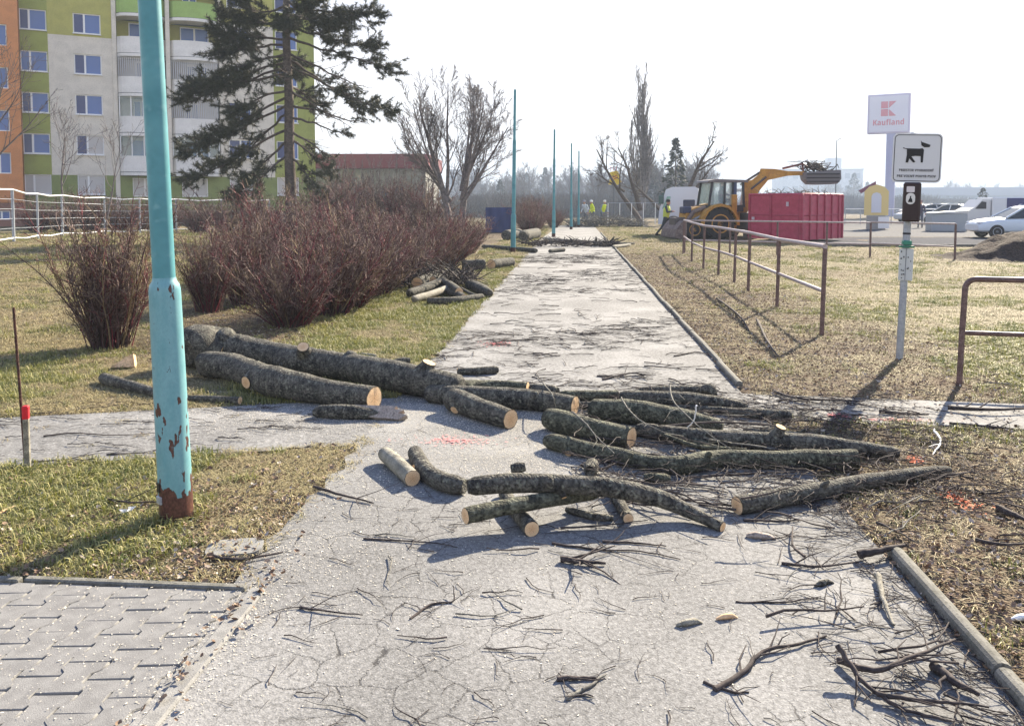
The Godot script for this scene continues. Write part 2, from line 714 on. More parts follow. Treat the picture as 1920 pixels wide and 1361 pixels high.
func asphalt(s: int, metres: float, cracks: bool, dust: float) -> StandardMaterial3D:
	var t := asphalt_tex(s, metres, cracks, dust)
	var m := mat(Color.WHITE, 0.92)
	m.albedo_texture = t[0]
	m.uv1_scale = Vector3(1.0 / metres, 1.0 / metres, 1)
	m.heightmap_enabled = true
	m.heightmap_texture = t[1]
	m.heightmap_scale = 0.35
	return m

func sheet(m: MB, a: Vector2, b: Vector2, d: Vector2, e: Vector2, y: float, n := 1) -> void:   # four ground corners, counter-clockwise from above
	for k in n:
		var f0 := float(k) / n
		var f1 := float(k + 1) / n
		var q := [a.lerp(e, f0), b.lerp(d, f0), b.lerp(d, f1), a.lerp(e, f1)]
		var ids := []
		for w in q:
			ids.append(m.p(Vector3(w.x, y, w.y), Vector2(w.x, w.y)))
		m.quad(ids[0], ids[1], ids[2], ids[3])

func build_paths() -> void:
	var near := asphalt(2048, 3.6, true, -0.3)
	var far := asphalt(1024, 3.2, false, -0.12)
	var side := asphalt(768, 2.6, false, -0.15)
	var m := MB.new()
	ragged_strip(m, 3.0, -6.6, 0.004, false)
	struct("path", m, near)
	m = MB.new()
	ragged_strip(m, -6.6, -57.0, 0.004, true)
	struct("path", m, far)
	m = MB.new()
	sheet(m, Vector2(-14, -1.7), Vector2(-1.40, -5.44), Vector2(-1.40, -6.8), Vector2(-14, -3.05), 0.002)
	struct("side_path", m, side)
	m = MB.new()
	sheet(m, Vector2(1.42, -6.36), Vector2(14, -5.0), Vector2(14, -6.0), Vector2(1.42, -7.15), 0.002)
	struct("side_path", m, side)
	# the road and pavement beyond the railing on the right
	m = MB.new()
	sheet(m, Vector2(9, -31.0), Vector2(90, -35.0), Vector2(90, -43), Vector2(9, -39), 0.004)
	var rm := textured(mottled(256, lin(.045, .048, .06), lin(.07, .073, .085), lin(.09, .09, .1), 0.02, 0.2, 0.2, 0.2, 221), 1.0, 0.95, null, 1.0, true)
	rm.metallic_specular = 0.12
	struct("road", m, rm)
	m = MB.new()
	for k in 40:
		m.box(Vector3(9.5 + k * 2.0, 0.05, -30.93 - k * 0.0988), Vector3(1.98, 0.1, 0.14), Basis(Vector3.UP, 0.049), 0.015)
	struct("road_kerb", m, M.kerb).set_meta("kind", "structure")
	m = MB.new()
	sheet(m, Vector2(9, -39.4), Vector2(120, -44.9), Vector2(120, -75), Vector2(9, -75), 0.006)
	var cp := textured(mottled(256, lin(.10, .10, .105), lin(.14, .14, .14), lin(.18, .18, .175), 0.02, 0.2, 0.2, 0.2, 225), 1.0, 0.95, null, 1.0, true)
	cp.metallic_specular = 0.15
	struct("car_park", m, cp)
	# spray paint
	M.pink = mat(L(.62, .16, .17), 0.9)
	M.pink_pale = mat(L(.60, .27, .26), 0.9)
	M.orange = mat(L(.62, .15, .07), 0.9)
	paint("red spray paint blotch on the path between the two nearest log groups", Vector3(-0.813, 0, -5.56), 0.30, 0.16, M.pink_pale)
	paint("faded red spray mark on the path beside the grass verge above the logs", Vector3(-0.878, 0, -9.436), 0.17, 0.16, M.pink)
	paint("long pale pink spray stripe on the side path by the rusty railing", Vector3(2.457, 0, -6.342), 0.33, 0.06, M.pink_pale)
	paint("bright pink spray spot on the side path under the sign shadow", Vector3(2.044, 0, -6.436), 0.08, 0.06, M.pink)
	paint("orange spray streak on the grass beside the tip of the lone right log", Vector3(2.136, 0, -4.637), 0.10, 0.20, M.orange)
	paint("small orange spray spot on the grass above the lone right log", Vector3(2.187, 0, -5.346), 0.05, 0.07, M.orange)

func ragged_strip(m: MB, z0: float, z1: float, y: float, far: bool) -> void:
	var z := z0
	var first := true
	var prev := 0
	while true:
		var wob := 0.07
		var l := -1.45 + wob * fine.get_noise_2d(z * 1.7, 11.0) + 0.04 * field.get_noise_2d(z, 70.0)
		var r := 1.46
		if z < -30.0:
			l += 0.3 * smooth(-30, -50, z)
		var a := m.p(Vector3(l, y, z), Vector2(l, z))
		m.p(Vector3(0, y, z), Vector2(0, z))
		m.p(Vector3(r, y, z), Vector2(r, z))
		if not first:
			for k in 2:
				m.quad(prev + k, prev + k + 1, a + k + 1, a + k)
		prev = a
		first = false
		if z <= z1:
			break
		z = maxf(z - (0.12 if z > -20.0 else 0.5), z1)

func paint(label: String, at: Vector3, rx: float, rz: float, mt: Material) -> void:
	var m := MB.new()
	for k in 420:
		var a := R(0, TAU)
		var r := minf(absf(rng.randfn(0.0, 0.55)), 1.5)
		var c := Vector3(cos(a) * r * rx, 0.0075 + 0.00001 * k, sin(a) * r * rz)
		var s := R(0.15, 1.0) * R(0.15, 1.0) * 0.013
		var i0 := m.p(c)
		for j in 5:
			var b := -TAU * j / 5
			var w := s * R(0.5, 1.3)
			m.p(c + Vector3(cos(b) * w * 1.4, 0, sin(b) * w))
		for j in 5:
			m.tri(i0, i0 + 1 + j, i0 + 1 + (j + 1) % 5)
	var o := obj("paint_mark", m, mt)
	o.position = Vector3(at.x, 0, at.z)
	tag(o, label, "paint mark")
	o.set_meta("kind", "stuff")

# the lower left pavement: interlocking waisted concrete blocks
func paver_mesh(cut: bool) -> ArrayMesh:
	var outline := PackedVector2Array()
	var half := 0.0938
	var wide := 0.0745
	var thin := 0.0508
	var pr := [[-half, wide], [-0.052, wide], [-0.030, thin], [0.030, thin], [0.052, wide], [half, wide]]
	for e in pr:
		outline.append(Vector2(e[1], e[0] + (0.007 if e[0] > 0.09 or e[0] < -0.09 else 0.0)))
	outline.append(Vector2(0.0, half - 0.001))
	for k in 6:
		var e = pr[5 - k]
		outline.append(Vector2(-e[1], e[0] - (0.007 if absf(e[0]) > 0.09 else 0.0)))
	outline.append(Vector2(0.0, -half + 0.001))
	if cut:   # a half block for the end of a row
		outline = PackedVector2Array([Vector2(thin, 0.0), Vector2(-thin, 0.0), Vector2(-thin, -0.030), Vector2(-wide, -0.052), Vector2(-wide, -half - 0.007), Vector2(0.0, -half + 0.001), Vector2(wide, -half + 0.007), Vector2(wide, -0.052), Vector2(thin, -0.030)])
	var m := MB.new()
	var n := outline.size()
	var tilt := Vector2(R(-0.012, 0.012), R(-0.012, 0.012))
	var b := 0.004
	var top := m.v.size()
	for ring in 3:
		for q in outline:
			var s := q - q.sign() * (b if ring == 2 else 0.0)
			var h: float = [-0.05, -b, 0.0][ring]
			m.p(Vector3(s.x, h + (s.x * tilt.x + s.y * tilt.y), -s.y))
	for ring in 2:
		for j in n:
			var a := top + ring * n + j
			var c := top + ring * n + (j + 1) % n
			m.quad(a, c, c + n, a + n)
	var f := m.v.size()
	for q in outline:
		var s := q - q.sign() * b
		m.p(Vector3(s.x, s.x * tilt.x + s.y * tilt.y, -s.y))
	var tr := Geometry2D.triangulate_polygon(outline)
	for i in range(0, tr.size(), 3):
		var a := outline[tr[i]]
		if (outline[tr[i + 1]] - a).cross(outline[tr[i + 2]] - a) > 0.0:
			m.tri(f + tr[i], f + tr[i + 1], f + tr[i + 2])
		else:
			m.tri(f + tr[i], f + tr[i + 2], f + tr[i + 1])
	return m.mesh()

func build_pavement() -> void:
	var m := MB.new()
	sheet(m, Vector2(-5.4, 0.6), Vector2(-1.37, 0.6), Vector2(-1.37, -3.33), Vector2(-5.4, -3.30), -0.012)
	var base := struct("block_pavement", m, textured(mottled(256, lin(.10, .09, .075), lin(.20, .18, .15), lin(.3, .28, .25), 0.03, 0.2, 0.3, 0.5, 231), 3.0, 0.95, null, 1.0, true))
	var kinds := []
	for k in 6:
		kinds.append(paver_mesh(false))
	var halves := [paver_mesh(true), paver_mesh(true)]
	for i in 10:
		for j in range(-1, 9):
			var x := -1.46 - i * 0.127
			var z := -3.21 + j * 0.19 + (0.095 if i % 2 == 1 else 0.0)
			if j < 0 and i % 2 == 0:
				continue
			var o := MeshInstance3D.new()
			o.name = "paver"
			o.mesh = kinds[rng.randi() % 6] if j >= 0 else halves[rng.randi() % 2]
			o.material_override = M.pavers[rng.randi() % 4]
			put(o, base)
			o.position = Vector3(x, 0.012 + R(-0.0025, 0.0025), z)
			o.rotation.y = R(-0.012, 0.012) + (PI if rng.randf() < 0.0 else 0.0)
	# edging strips
	m = MB.new()
	m.box(Vector3.ZERO, Vector3(0.07, 0.1, 0.985), Basis.IDENTITY, 0.008)
	var em := m.mesh()
	for k in 4:
		var o := obj("edging_stone", em, M.concrete, base)
		o.position = Vector3(-1.325 + R(-0.004, 0.004), -0.036 + R(-0.003, 0.003), -2.84 + k * 1.0)
		o.rotation.y = R(-0.006, 0.006)
	m = MB.new()
	m.box(Vector3.ZERO, Vector3(0.985, 0.1, 0.04), Basis.IDENTITY, 0.006)
	var e2 := m.mesh()
	for k in 3:
		var o := obj("edging_stone", e2, M.kerb, base)
		o.position = Vector3(-1.87 - k * 1.0, -0.026 + R(-0.003, 0.003), -3.330 + k * 0.006)
		o.rotation.y = -0.01

func build_kerbs() -> void:
	var kinds := []
	for k in 3:
		var m := MB.new()
		var seg := 5
		var pts := []
		var prof := PackedVector2Array()
		for e in [[-0.031, -0.1], [0.031, -0.1], [0.031, 0.015], [0.027, 0.029], [0.016, 0.037], [0.0, 0.040], [-0.016, 0.037], [-0.027, 0.029], [-0.031, 0.015]]:
			prof.append(Vector2(e[0] + R(-0.002, 0.002), e[1] + R(-0.002, 0.002)))
		m.prism(prof, 0.985)
		kinds.append(m.mesh())
	var root := Node3D.new()
	root.name = "kerb"
	put(root, self)
	root.set_meta("kind", "structure")
	for z in [-7.9, -2.0]:
		var n := 36 if z < -5.0 else 3
		for k in n:
			var o := obj("kerb_stone", kinds[rng.randi() % 3], M.kerb, root)
			o.position = Vector3(1.49 + R(-0.008, 0.008), 0.012 + R(-0.008, 0.006), (z if z < -5.0 else -3.38 + 2.0) - k * 1.0 - (0.0 if z < -5.0 else 0.0))
			o.rotation = Vector3(R(-0.008, 0.008), R(-0.012, 0.012), R(-0.03, 0.03))

# ---------------------------------------------------------------- buildings
func wall(m: MB, u0: float, u1: float, v0: float, v1: float, holes: Array, z := 0.0, reveal := 0.16) -> void:
	var us := [u0, u1]
	var vs := [v0, v1]
	for h in holes:
		for e in [h.position.x, h.end.x]:
			if e > u0 and e < u1 and not us.has(e):
				us.append(e)
		for e in [h.position.y, h.end.y]:
			if e > v0 and e < v1 and not vs.has(e):
				vs.append(e)
	us.sort()
	vs.sort()
	for i in us.size() - 1:
		for j in vs.size() - 1:
			var mid := Vector2((us[i] + us[i + 1]) / 2, (vs[j] + vs[j + 1]) / 2)
			var gone := false
			for h in holes:
				if h.has_point(mid):
					gone = true
			if not gone:
				m.face(Vector3(us[i], vs[j], z), Vector3(us[i + 1], vs[j], z), Vector3(us[i + 1], vs[j + 1], z), Vector3(us[i], vs[j + 1], z))
	for h in holes:
		var a: Vector2 = h.position
		var b: Vector2 = h.end
		if a.x < u0 - 0.01 or b.x > u1 + 0.01 or a.y < v0 - 0.01 or b.y > v1 + 0.01:
			continue
		var k := z - reveal
		m.face(Vector3(a.x, a.y, k), Vector3(a.x, a.y, z), Vector3(a.x, b.y, z), Vector3(a.x, b.y, k))
		m.face(Vector3(b.x, a.y, z), Vector3(b.x, a.y, k), Vector3(b.x, b.y, k), Vector3(b.x, b.y, z))
		m.face(Vector3(a.x, a.y, k), Vector3(b.x, a.y, k), Vector3(b.x, a.y, z), Vector3(a.x, a.y, z))
		m.face(Vector3(a.x, b.y, z), Vector3(b.x, b.y, z), Vector3(b.x, b.y, k), Vector3(a.x, b.y, k))

func frame_mesh(w: float, h: float, split: float, t := 0.07) -> ArrayMesh:
	var m := MB.new()
	m.box(Vector3(w / 2, t / 2, 0), Vector3(w, t, 0.07))
	m.box(Vector3(w / 2, h - t / 2, 0), Vector3(w, t, 0.07))
	for x in [t / 2, w - t / 2]:
		m.box(Vector3(x, h / 2, 0), Vector3(t, h - 2 * t, 0.07))
	if split > 0.0:
		m.box(Vector3(split * w, h / 2, 0), Vector3(0.12, h - 2 * t, 0.068))
	return m.mesh()

func build_tower_block() -> void:
	var t := thing("tower_block", "tall green and grey apartment tower with white rounded balconies, left behind the teal lamp post", "apartment block", Vector3(-36.957, 0, -54.139), deg_to_rad(30.2))
	var plaster := grey_tex(noise_of(301, 0.1), 256)
	var tex := mottled(256, lin(.88, .88, .88), lin(1, 1, 1), lin(.8, .8, .8), 0.01, 0.1, 0.2, 0.08, 303)
	var wallm := func(c: Color) -> StandardMaterial3D:
		var m := textured(tex, 0.35, 0.9, plaster, 0.2)
		m.albedo_color = c.linear_to_srgb()
		return m
	var green: StandardMaterial3D = wallm.call(lin(.31, .34, .085))
	var olive: StandardMaterial3D = wallm.call(lin(.44, .42, .12))
	var dull: StandardMaterial3D = wallm.call(lin(.22, .26, .085))
	var grey: StandardMaterial3D = wallm.call(lin(.70, .65, .56))
	var leaf: StandardMaterial3D = wallm.call(lin(.33, .48, .14))
	var white: StandardMaterial3D = wallm.call(lin(.80, .78, .74))
	var orange: StandardMaterial3D = wallm.call(lin(.62, .26, .10))
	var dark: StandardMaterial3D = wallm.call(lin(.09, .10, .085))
	var pane := mat(L(.085, .15, .36), 0.15)
	pane.metallic_specular = 0.45
	var pane_dark := mat(L(.035, .05, .15), 0.15)
	pane_dark.metallic_specular = 0.45
	var curtain := mat(L(.5, .48, .46), 0.6)
	var step := 2.79
	var holes := []
	var cols := [[-0.42, 1.2, 0.36], [2.8, 4.52, 0.40], [12.96, 14.62, 0.5], [16.45, 18.1, 0.5]]
	for c in cols:
		for k in 6:
			holes.append(Rect2(c[0], 2.14 + step * k, c[1] - c[0], 1.38))
	var m := MB.new()
	wall(m, -0.42, 1.25, 3.5, 22.4, holes)
	wall(m, 16.3, 19.4, 3.5, 22.4, holes)
	obj("wall", m, green, t)
	m = MB.new()
	wall(m, 1.25, 5.2, 13.1, 22.4, holes)
	wall(m, 12.4, 16.3, 14.9, 22.4, holes)
	obj("wall", m, olive, t)
	m = MB.new()
	wall(m, 1.25, 5.2, 3.5, 13.1, holes)
	wall(m, 12.4, 16.3, 3.5, 14.9, holes)
	obj("wall", m, grey, t)
	m = MB.new()
	wall(m, -0.42, 5.2, 0.9, 3.5, holes)
	wall(m, 12.4, 19.4, 0.9, 3.5, holes)
	wall(m, 5.5, 12.4, 0.9, 3.5, [Rect2(6.3, 2.0, 1.6, 1.35), Rect2(9.6, 2.0, 1.8, 1.35)])
	obj("wall", m, dull, t)
	m = MB.new()
	m.box(Vector3(9.5, 0.43, -0.14), Vector3(19.7, 0.9, 0.2))
	obj("plinth", m, dark, t)
	m = MB.new()
	m.box(Vector3(5.35, 11.2, -0.05), Vector3(0.3, 22.4, 0.26), Basis.IDENTITY, 0.02)
	m.box(Vector3(8.83, 13.0, 0.2), Vector3(0.28, 18.8, 0.5), Basis.IDENTITY, 0.02)
	m.box(Vector3(12.43, 13.0, 0.1), Vector3(0.2, 18.8, 0.4), Basis.IDENTITY, 0.02)
	obj("pilaster", m, grey, t)
	m = MB.new()   # the far side, the back and the roof
	m.box(Vector3(9.45, 11.2, -7.2), Vector3(19.7, 22.4, 11.4))
	obj("core", m, dark, t)
	m = MB.new()
	m.box(Vector3(19.33, 11.6, -6.6), Vector3(0.2, 21.9, 13.0))
	obj("end_wall", m, green, t)
	m = MB.new()
	m.box(Vector3(9.5, 22.6, -6.2), Vector3(20.2, 0.4, 13.4))
	obj("roof", m, dark, t)
	# windows
	for c in cols:
		var w: float = c[1] - c[0]
		var fm := frame_mesh(w, 1.38, c[2])
		var sill := MB.new()
		sill.box(Vector3(w / 2, -0.03, 0.12), Vector3(w + 0.06, 0.05, 0.24))
		var sm := sill.mesh()
		for k in 6:
			var f := obj("window", fm, M.white, t)
			f.position = Vector3(c[0], 2.14 + step * k, -0.11)
			var s: float = c[2] * w
			for half in 2:
				var pm := MB.new()
				var x0 := 0.07 if half == 0 else s + 0.06
				var x1 := s - 0.06 if half == 0 else w - 0.07
				pm.box(Vector3((x0 + x1) / 2, 0.69, -0.012), Vector3(x1 - x0, 1.24, 0.012))
				var mt: StandardMaterial3D = pane_dark if half == 0 and (k != 3 or c[0] > 2) else pane
				if k == 0 or (k == 1 and c[0] > 2.0 and c[0] < 5.0 and half == 1):
					mt = curtain
				obj("pane", pm, mt, f)
			obj("sill", sm, M.white, f)
	for r in [[6.3, 1.6], [9.6, 1.8]]:
		var f := obj("window", frame_mesh(r[1], 1.35, 0.5), M.white, t)
		f.position = Vector3(r[0], 2.0, -0.11)
		var pm := MB.new()
		pm.box(Vector3(r[1] / 2, 0.67, -0.012), Vector3(r[1] - 0.14, 1.2, 0.012))
		obj("pane", pm, curtain, f)
	# balconies: a rounded parapet on a white slab, a glazed or blinded opening above it
	for b in [[5.52, 8.68], [8.98, 12.3]]:
		var w: float = b[1] - b[0]
		for k in 6:
			var v: float = 3.77 + step * k
			var front := func(m2: MB, y0: float, y1: float, out: float, skin: float) -> void:
				var n := 14
				var lo := []
				for i in n + 1:
					var s := float(i) / n
					var d := out * pow(sin(PI * clampf(s, 0.0, 1.0)), 0.45)
					lo.append(Vector2(b[0] + w * s, d))
				for i in n:
					var p0: Vector2 = lo[i]
					var p1: Vector2 = lo[i + 1]
					m2.face(Vector3(p0.x, y0, p0.y), Vector3(p1.x, y0, p1.y), Vector3(p1.x, y1, p1.y), Vector3(p0.x, y1, p0.y))
					m2.face(Vector3(p0.x, y1, p0.y), Vector3(p1.x, y1, p1.y), Vector3(p1.x, y1, p1.y - skin), Vector3(p0.x, y1, p0.y - skin))
					m2.face(Vector3(p1.x, y0, p1.y), Vector3(p0.x, y0, p0.y), Vector3(p0.x, y0, p0.y - skin), Vector3(p1.x, y0, p1.y - skin))
			var m2 := MB.new()
			front.call(m2, v, v + 1.13, 0.75, 0.12)
			var bal := obj("balcony", m2, white if k < 4 else leaf, t)
			m2 = MB.new()
			front.call(m2, v - 0.26, v - 0.05, 0.85, 1.6)
			obj("slab", m2, white, bal)
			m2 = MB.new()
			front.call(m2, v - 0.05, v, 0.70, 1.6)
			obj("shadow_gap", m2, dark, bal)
			m2 = MB.new()
			m2.face(Vector3(b[0], v, -1.3), Vector3(b[1], v, -1.3), Vector3(b[1], v + 2.55, -1.3), Vector3(b[0], v + 2.55, -1.3))
			m2.face(Vector3(b[0], v, -1.3), Vector3(b[0], v + 2.55, -1.3), Vector3(b[0], v + 2.55, 0), Vector3(b[0], v, 0))
			obj("back_wall", m2, olive if k >= 3 else grey, bal)
			var wd := 1.0 + 0.5 * ((k * 7 + int(b[0])) % 3)
			var f := obj("door", frame_mesh(wd, 1.5, 0.5), M.white, bal)
			f.position = Vector3(b[0] + 0.8 + 0.2 * (k % 3), v + 0.9, -1.2)
			m2 = MB.new()
			m2.box(Vector3(wd / 2, 0.75, -0.01), Vector3(wd - 0.1, 1.4, 0.01))
			obj("pane", m2, pane, f)
			if k == 2 or (k == 1 and b[0] > 8.0):   # slatted blinds
				m2 = MB.new()
				for i in int(w / 0.13):
					var s := (i + 0.5) * 0.13 / w
					m2.box(Vector3(b[0] + w * s, v + 1.83, 0.66 * pow(sin(PI * s), 0.45)), Vector3(0.085, 1.36, 0.015), Basis(Vector3.UP, 0.35))
				obj("blind", m2, mat(L(.55, .55, .55), 0.7), bal)
			elif k < 3:   # glazed in
				for i in 5:
					m2 = MB.new()
					var s := i / 4.0
					m2.box(Vector3(b[0] + w * clampf(s, 0.02, 0.98), v + 1.83, 0.64 * pow(sin(PI * clampf(s, 0.02, 0.98)), 0.45)), Vector3(0.07, 1.4, 0.06))
					obj("glazing_bar", m2, M.white, bal)
				m2 = MB.new()
				front.call(m2, v + 1.13, v + 2.53, 0.63, 0.01)
				obj("glazing", m2, M.glass, bal)
	# the orange wing
	var o := thing("apartment_block", "orange plastered block at the left edge beside the green tower", "apartment block", Vector3(-36.957, 0, -54.139), deg_to_rad(30.2))
	m = MB.new()
	wall(m, -9.0, -0.40, 1.6, 22.0, [Rect2(-2.35, 6.3, 1.3, 1.4), Rect2(-2.35, 3.5, 1.3, 1.4), Rect2(-2.35, 9.1, 1.3, 1.4), Rect2(-2.35, 11.9, 1.3, 1.4)], 1.2)
	obj("wall", m, orange, o)
	m = MB.new()
	m.box(Vector3(-4.7, 11.0, -3.0), Vector3(8.6, 21.9, 8.0))
	obj("core", m, orange, o)
	m = MB.new()
	m.face(Vector3(-0.40, 1.6, 1.2), Vector3(-0.40, 1.6, 0.0), Vector3(-0.40, 22, 0.0), Vector3(-0.40, 22, 1.2))
	obj("end_wall", m, orange, o)
	m = MB.new()
	wall(m, -9.0, -0.40, 0.0, 1.55, [Rect2(-2.2, 0.45, 1.0, 0.6)], 1.16)
	obj("plinth", m, wallm.call(lin(.28, .14, .10)), o)
	for v in [0.45, 3.5, 6.3, 9.1, 11.9]:
		var w := 1.0 if v < 1.0 else 1.3
		var h := 0.6 if v < 1.0 else 1.4
		var f := obj("window", frame_mesh(w, h, 0.5), M.white, o)
		f.position = Vector3(-2.2 if v < 1.0 else -2.35, v, 1.05)
		var pm := MB.new()
		pm.box(Vector3(w / 2, h / 2, -0.012), Vector3(w - 0.14, h - 0.14, 0.012))
		obj("pane", pm, pane, f)

func block(called: String, label: String, cat: String, at: Vector3, turn: float, w: float, h: float, d: float, mt: Material, rows: int, cols: int, winm: Material) -> Node3D:
	var t := thing(called, label, cat, at, turn)
	var holes := []
	for i in cols:
		for j in rows:
			holes.append(Rect2(w * (i + 0.25) / cols, h * (j + 0.3) / rows, w * 0.5 / cols, h * 0.42 / rows))
	var m := MB.new()
	wall(m, 0, w, 0, h, holes)
	m.face(Vector3(w, 0, 0), Vector3(w, 0, -d), Vector3(w, h, -d), Vector3(w, h, 0))
	m.face(Vector3(0, 0, -d), Vector3(0, 0, 0), Vector3(0, h, 0), Vector3(0, h, -d))
	m.face(Vector3(w, 0, -d), Vector3(0, 0, -d), Vector3(0, h, -d), Vector3(w, h, -d))
	obj("wall", m, mt, t)
	m = MB.new()
	m.box(Vector3(w / 2, h + 0.1, -d / 2), Vector3(w + 0.4, 0.25, d + 0.4))
	obj("roof", m, M.roof_grey, t)
	for hh in holes:
		m = MB.new()
		m.box(Vector3(hh.get_center().x, hh.get_center().y, -0.15), Vector3(hh.size.x, hh.size.y, 0.03))
		obj("window", m, winm, t)
	return t

func build_far_buildings() -> void:
	M.roof_grey = mat(L(.22, .22, .23), 0.9)
	var winm := mat(L(.10, .13, .18), 0.15)
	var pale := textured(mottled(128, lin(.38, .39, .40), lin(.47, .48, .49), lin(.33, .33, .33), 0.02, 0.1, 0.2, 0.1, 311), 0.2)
	# the low hall with a red fascia behind the hedge
	var t := thing("low_hall", "long low hall with dark red roof fascia behind the bushes and pine", "building", Vector3(-24.465, 0, -72.403), 0.06)
	var m := MB.new()
	wall(m, 0, 11.4, 0, 4.6, [Rect2(1.0, 1.2, 2.0, 1.6), Rect2(4.2, 1.2, 2.0, 1.6), Rect2(7.4, 1.2, 2.0, 1.6)])
	var hw := textured(mottled(128, lin(.20, .20, .18), lin(.26, .255, .235), lin(.16, .155, .14), 0.02, 0.1, 0.2, 0.1, 315), 0.3)
	obj("wall", m, hw, t)
	m = MB.new()
	m.box(Vector3(5.7, 2.3, -6.3), Vector3(11.3, 4.6, 12.0))
	obj("core", m, hw, t)
	m = MB.new()
	m.box(Vector3(5.7, 5.22, -5.9), Vector3(12.0, 1.3, 13.0), Basis.IDENTITY, 0.05)
	obj("roof", m, mat(L(.15, .022, .032), 0.9), t)
	for x in [1.0, 4.2, 7.4]:
		m = MB.new()
		m.box(Vector3(x + 1.0, 2.0, -0.13), Vector3(2.0, 1.6, 0.03))
		obj("window", m, winm, t)
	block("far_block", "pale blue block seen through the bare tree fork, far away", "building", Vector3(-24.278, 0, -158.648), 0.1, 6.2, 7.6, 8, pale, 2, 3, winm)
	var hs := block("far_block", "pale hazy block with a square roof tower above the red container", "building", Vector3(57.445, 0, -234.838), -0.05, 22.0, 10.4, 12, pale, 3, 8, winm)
	m = MB.new()
	m.box(Vector3(15.2, 12.2, -5), Vector3(3.6, 3.2, 4))
	obj("roof_tower", m, pale, hs)
	# the supermarket
	var s := thing("store", "long flat grey store building with a paler cornice across the car park", "store", Vector3(59.47, 0, -154.771), -0.07)
	m = MB.new()
	m.box(Vector3(30, 1.35, -12), Vector3(60, 2.7, 24))
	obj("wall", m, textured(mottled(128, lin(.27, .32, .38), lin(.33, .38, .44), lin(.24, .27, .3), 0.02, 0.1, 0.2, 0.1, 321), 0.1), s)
	m = MB.new()
	m.box(Vector3(30, 3.45, -12), Vector3(60.6, 1.5, 24.6), Basis.IDENTITY, 0.05)
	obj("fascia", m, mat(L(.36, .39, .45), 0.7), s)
	for k in 5:
		m = MB.new()
		m.box(Vector3(4.0 + k * 6.0, 1.2, 0.02), Vector3(2.6, 2.3, 0.08))
		var d := obj("window", m, mat(L(.55, .6, .66), 0.2), s)
		m = MB.new()
		for q in 3:
			m.box(Vector3(3.0 + k * 6.0 + q, 1.2, 0.08), Vector3(0.1, 2.3, 0.08))
		obj("mullion", m, mat(L(.2, .22, .25), 0.4), d)
	# the store's pylon sign
	var pz := 92.0
	var k := thing("pylon_sign", "tall white square supermarket pylon sign with a red emblem above the dog sign", "sign", Vector3(34.817, 0, -94.805), -0.42)
	m = MB.new()
	m.box(Vector3(0.3, 4.6, 0), Vector3(0.95, 9.2, 0.7), Basis.IDENTITY, 0.04)
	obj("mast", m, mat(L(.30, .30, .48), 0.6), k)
	m = MB.new()
	m.box(Vector3(0, 11.3, 0), Vector3(4.3, 4.3, 0.9), Basis.IDENTITY, 0.06)
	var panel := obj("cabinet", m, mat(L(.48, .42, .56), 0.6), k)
	m = MB.new()
	m.box(Vector3(0, 11.3, 0.46), Vector3(3.9, 3.9, 0.06))
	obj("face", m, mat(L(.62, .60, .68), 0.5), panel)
	var red := mat(L(.55, .13, .17), 0.6)
	m = MB.new()
	var zz := 0.50
	m.box(Vector3(-0.42, 12.27, zz), Vector3(0.70, 0.74, 0.05))
	m.box(Vector3(-0.42, 11.42, zz), Vector3(0.70, 0.74, 0.05))
	m.prism(PackedVector2Array([Vector2(0.03, 12.64), Vector2(0.75, 12.64), Vector2(0.03, 11.92)]), 0.05, Vector3(0, 0, zz))
	m.prism(PackedVector2Array([Vector2(0.03, 11.05), Vector2(0.75, 11.05), Vector2(0.03, 11.77)]), 0.05, Vector3(0, 0, zz))
	obj("emblem", m, red, panel)
	lettering("Kaufland", 0.85, red, panel, Vector3(0, 10.35, zz), 3.1)
	# the yellow pillar by the road
	var y := thing("kiosk_pillar", "yellow gabled advertising pillar on a grey base left of the sign post", "pillar", Vector3(17.945, 0, -50.45), -0.35)
	m = MB.new()
	m.box(Vector3(0, 0.42, 0), Vector3(1.05, 0.84, 0.8), Basis.IDENTITY, 0.02)
	obj("base", m, mat(L(.30, .29, .28), 0.9), y)
	m = MB.new()
	m.prism(PackedVector2Array([Vector2(-0.66, 0.84), Vector2(0.66, 0.84), Vector2(0.66, 2.25), Vector2(0.42, 2.52), Vector2(0, 2.66), Vector2(-0.42, 2.52), Vector2(-0.66, 2.25)]), 0.7)
	obj("body", m, mat(L(.66, .52, .22), 0.7), y)
	m = MB.new()
	m.prism(PackedVector2Array([Vector2(-0.27, 1.0), Vector2(0.27, 1.0), Vector2(0.27, 1.95), Vector2(0.2, 2.12), Vector2(0, 2.2), Vector2(-0.2, 2.12), Vector2(-0.27, 1.95)]), 0.04, Vector3(0, 0, 0.36))
	obj("poster", m, mat(L(.58, .60, .66), 0.5), y)
	m = MB.new()
	m.prism(PackedVector2Array([Vector2(-1.0, 2.30), Vector2(-0.05, 2.85), Vector2(-0.05, 2.62), Vector2(-0.85, 2.14)]), 0.8, Vector3(0, 0, -0.1))
	obj("awning", m, mat(L(.20, .08, .12), 0.7), y)
	m = MB.new()
	m.box(Vector3(0.42, 0.42, 0.5), Vector3(0.6, 0.68, 0.03))
	var nb := obj("notice_board", m, M.white, y)
	# the yellow sign in a ring, far down the path
	var ys := thing("ring_sign", "crooked yellow advertising sign in a thin ring on a pole, end of the path", "sign", Vector3(3.277, 0, -66.418), -0.07)
	m = MB.new()
	m.bar(Vector3.ZERO, Vector3(0, 2.9, 0), 0.05)
	m.bar(Vector3(0, 4.4, 0), Vector3(0, 5.7, 0), 0.03)
	obj("pole", m, mat(L(.12, .13, .15), 0.5), ys)
	m = MB.new()
	var ring := []
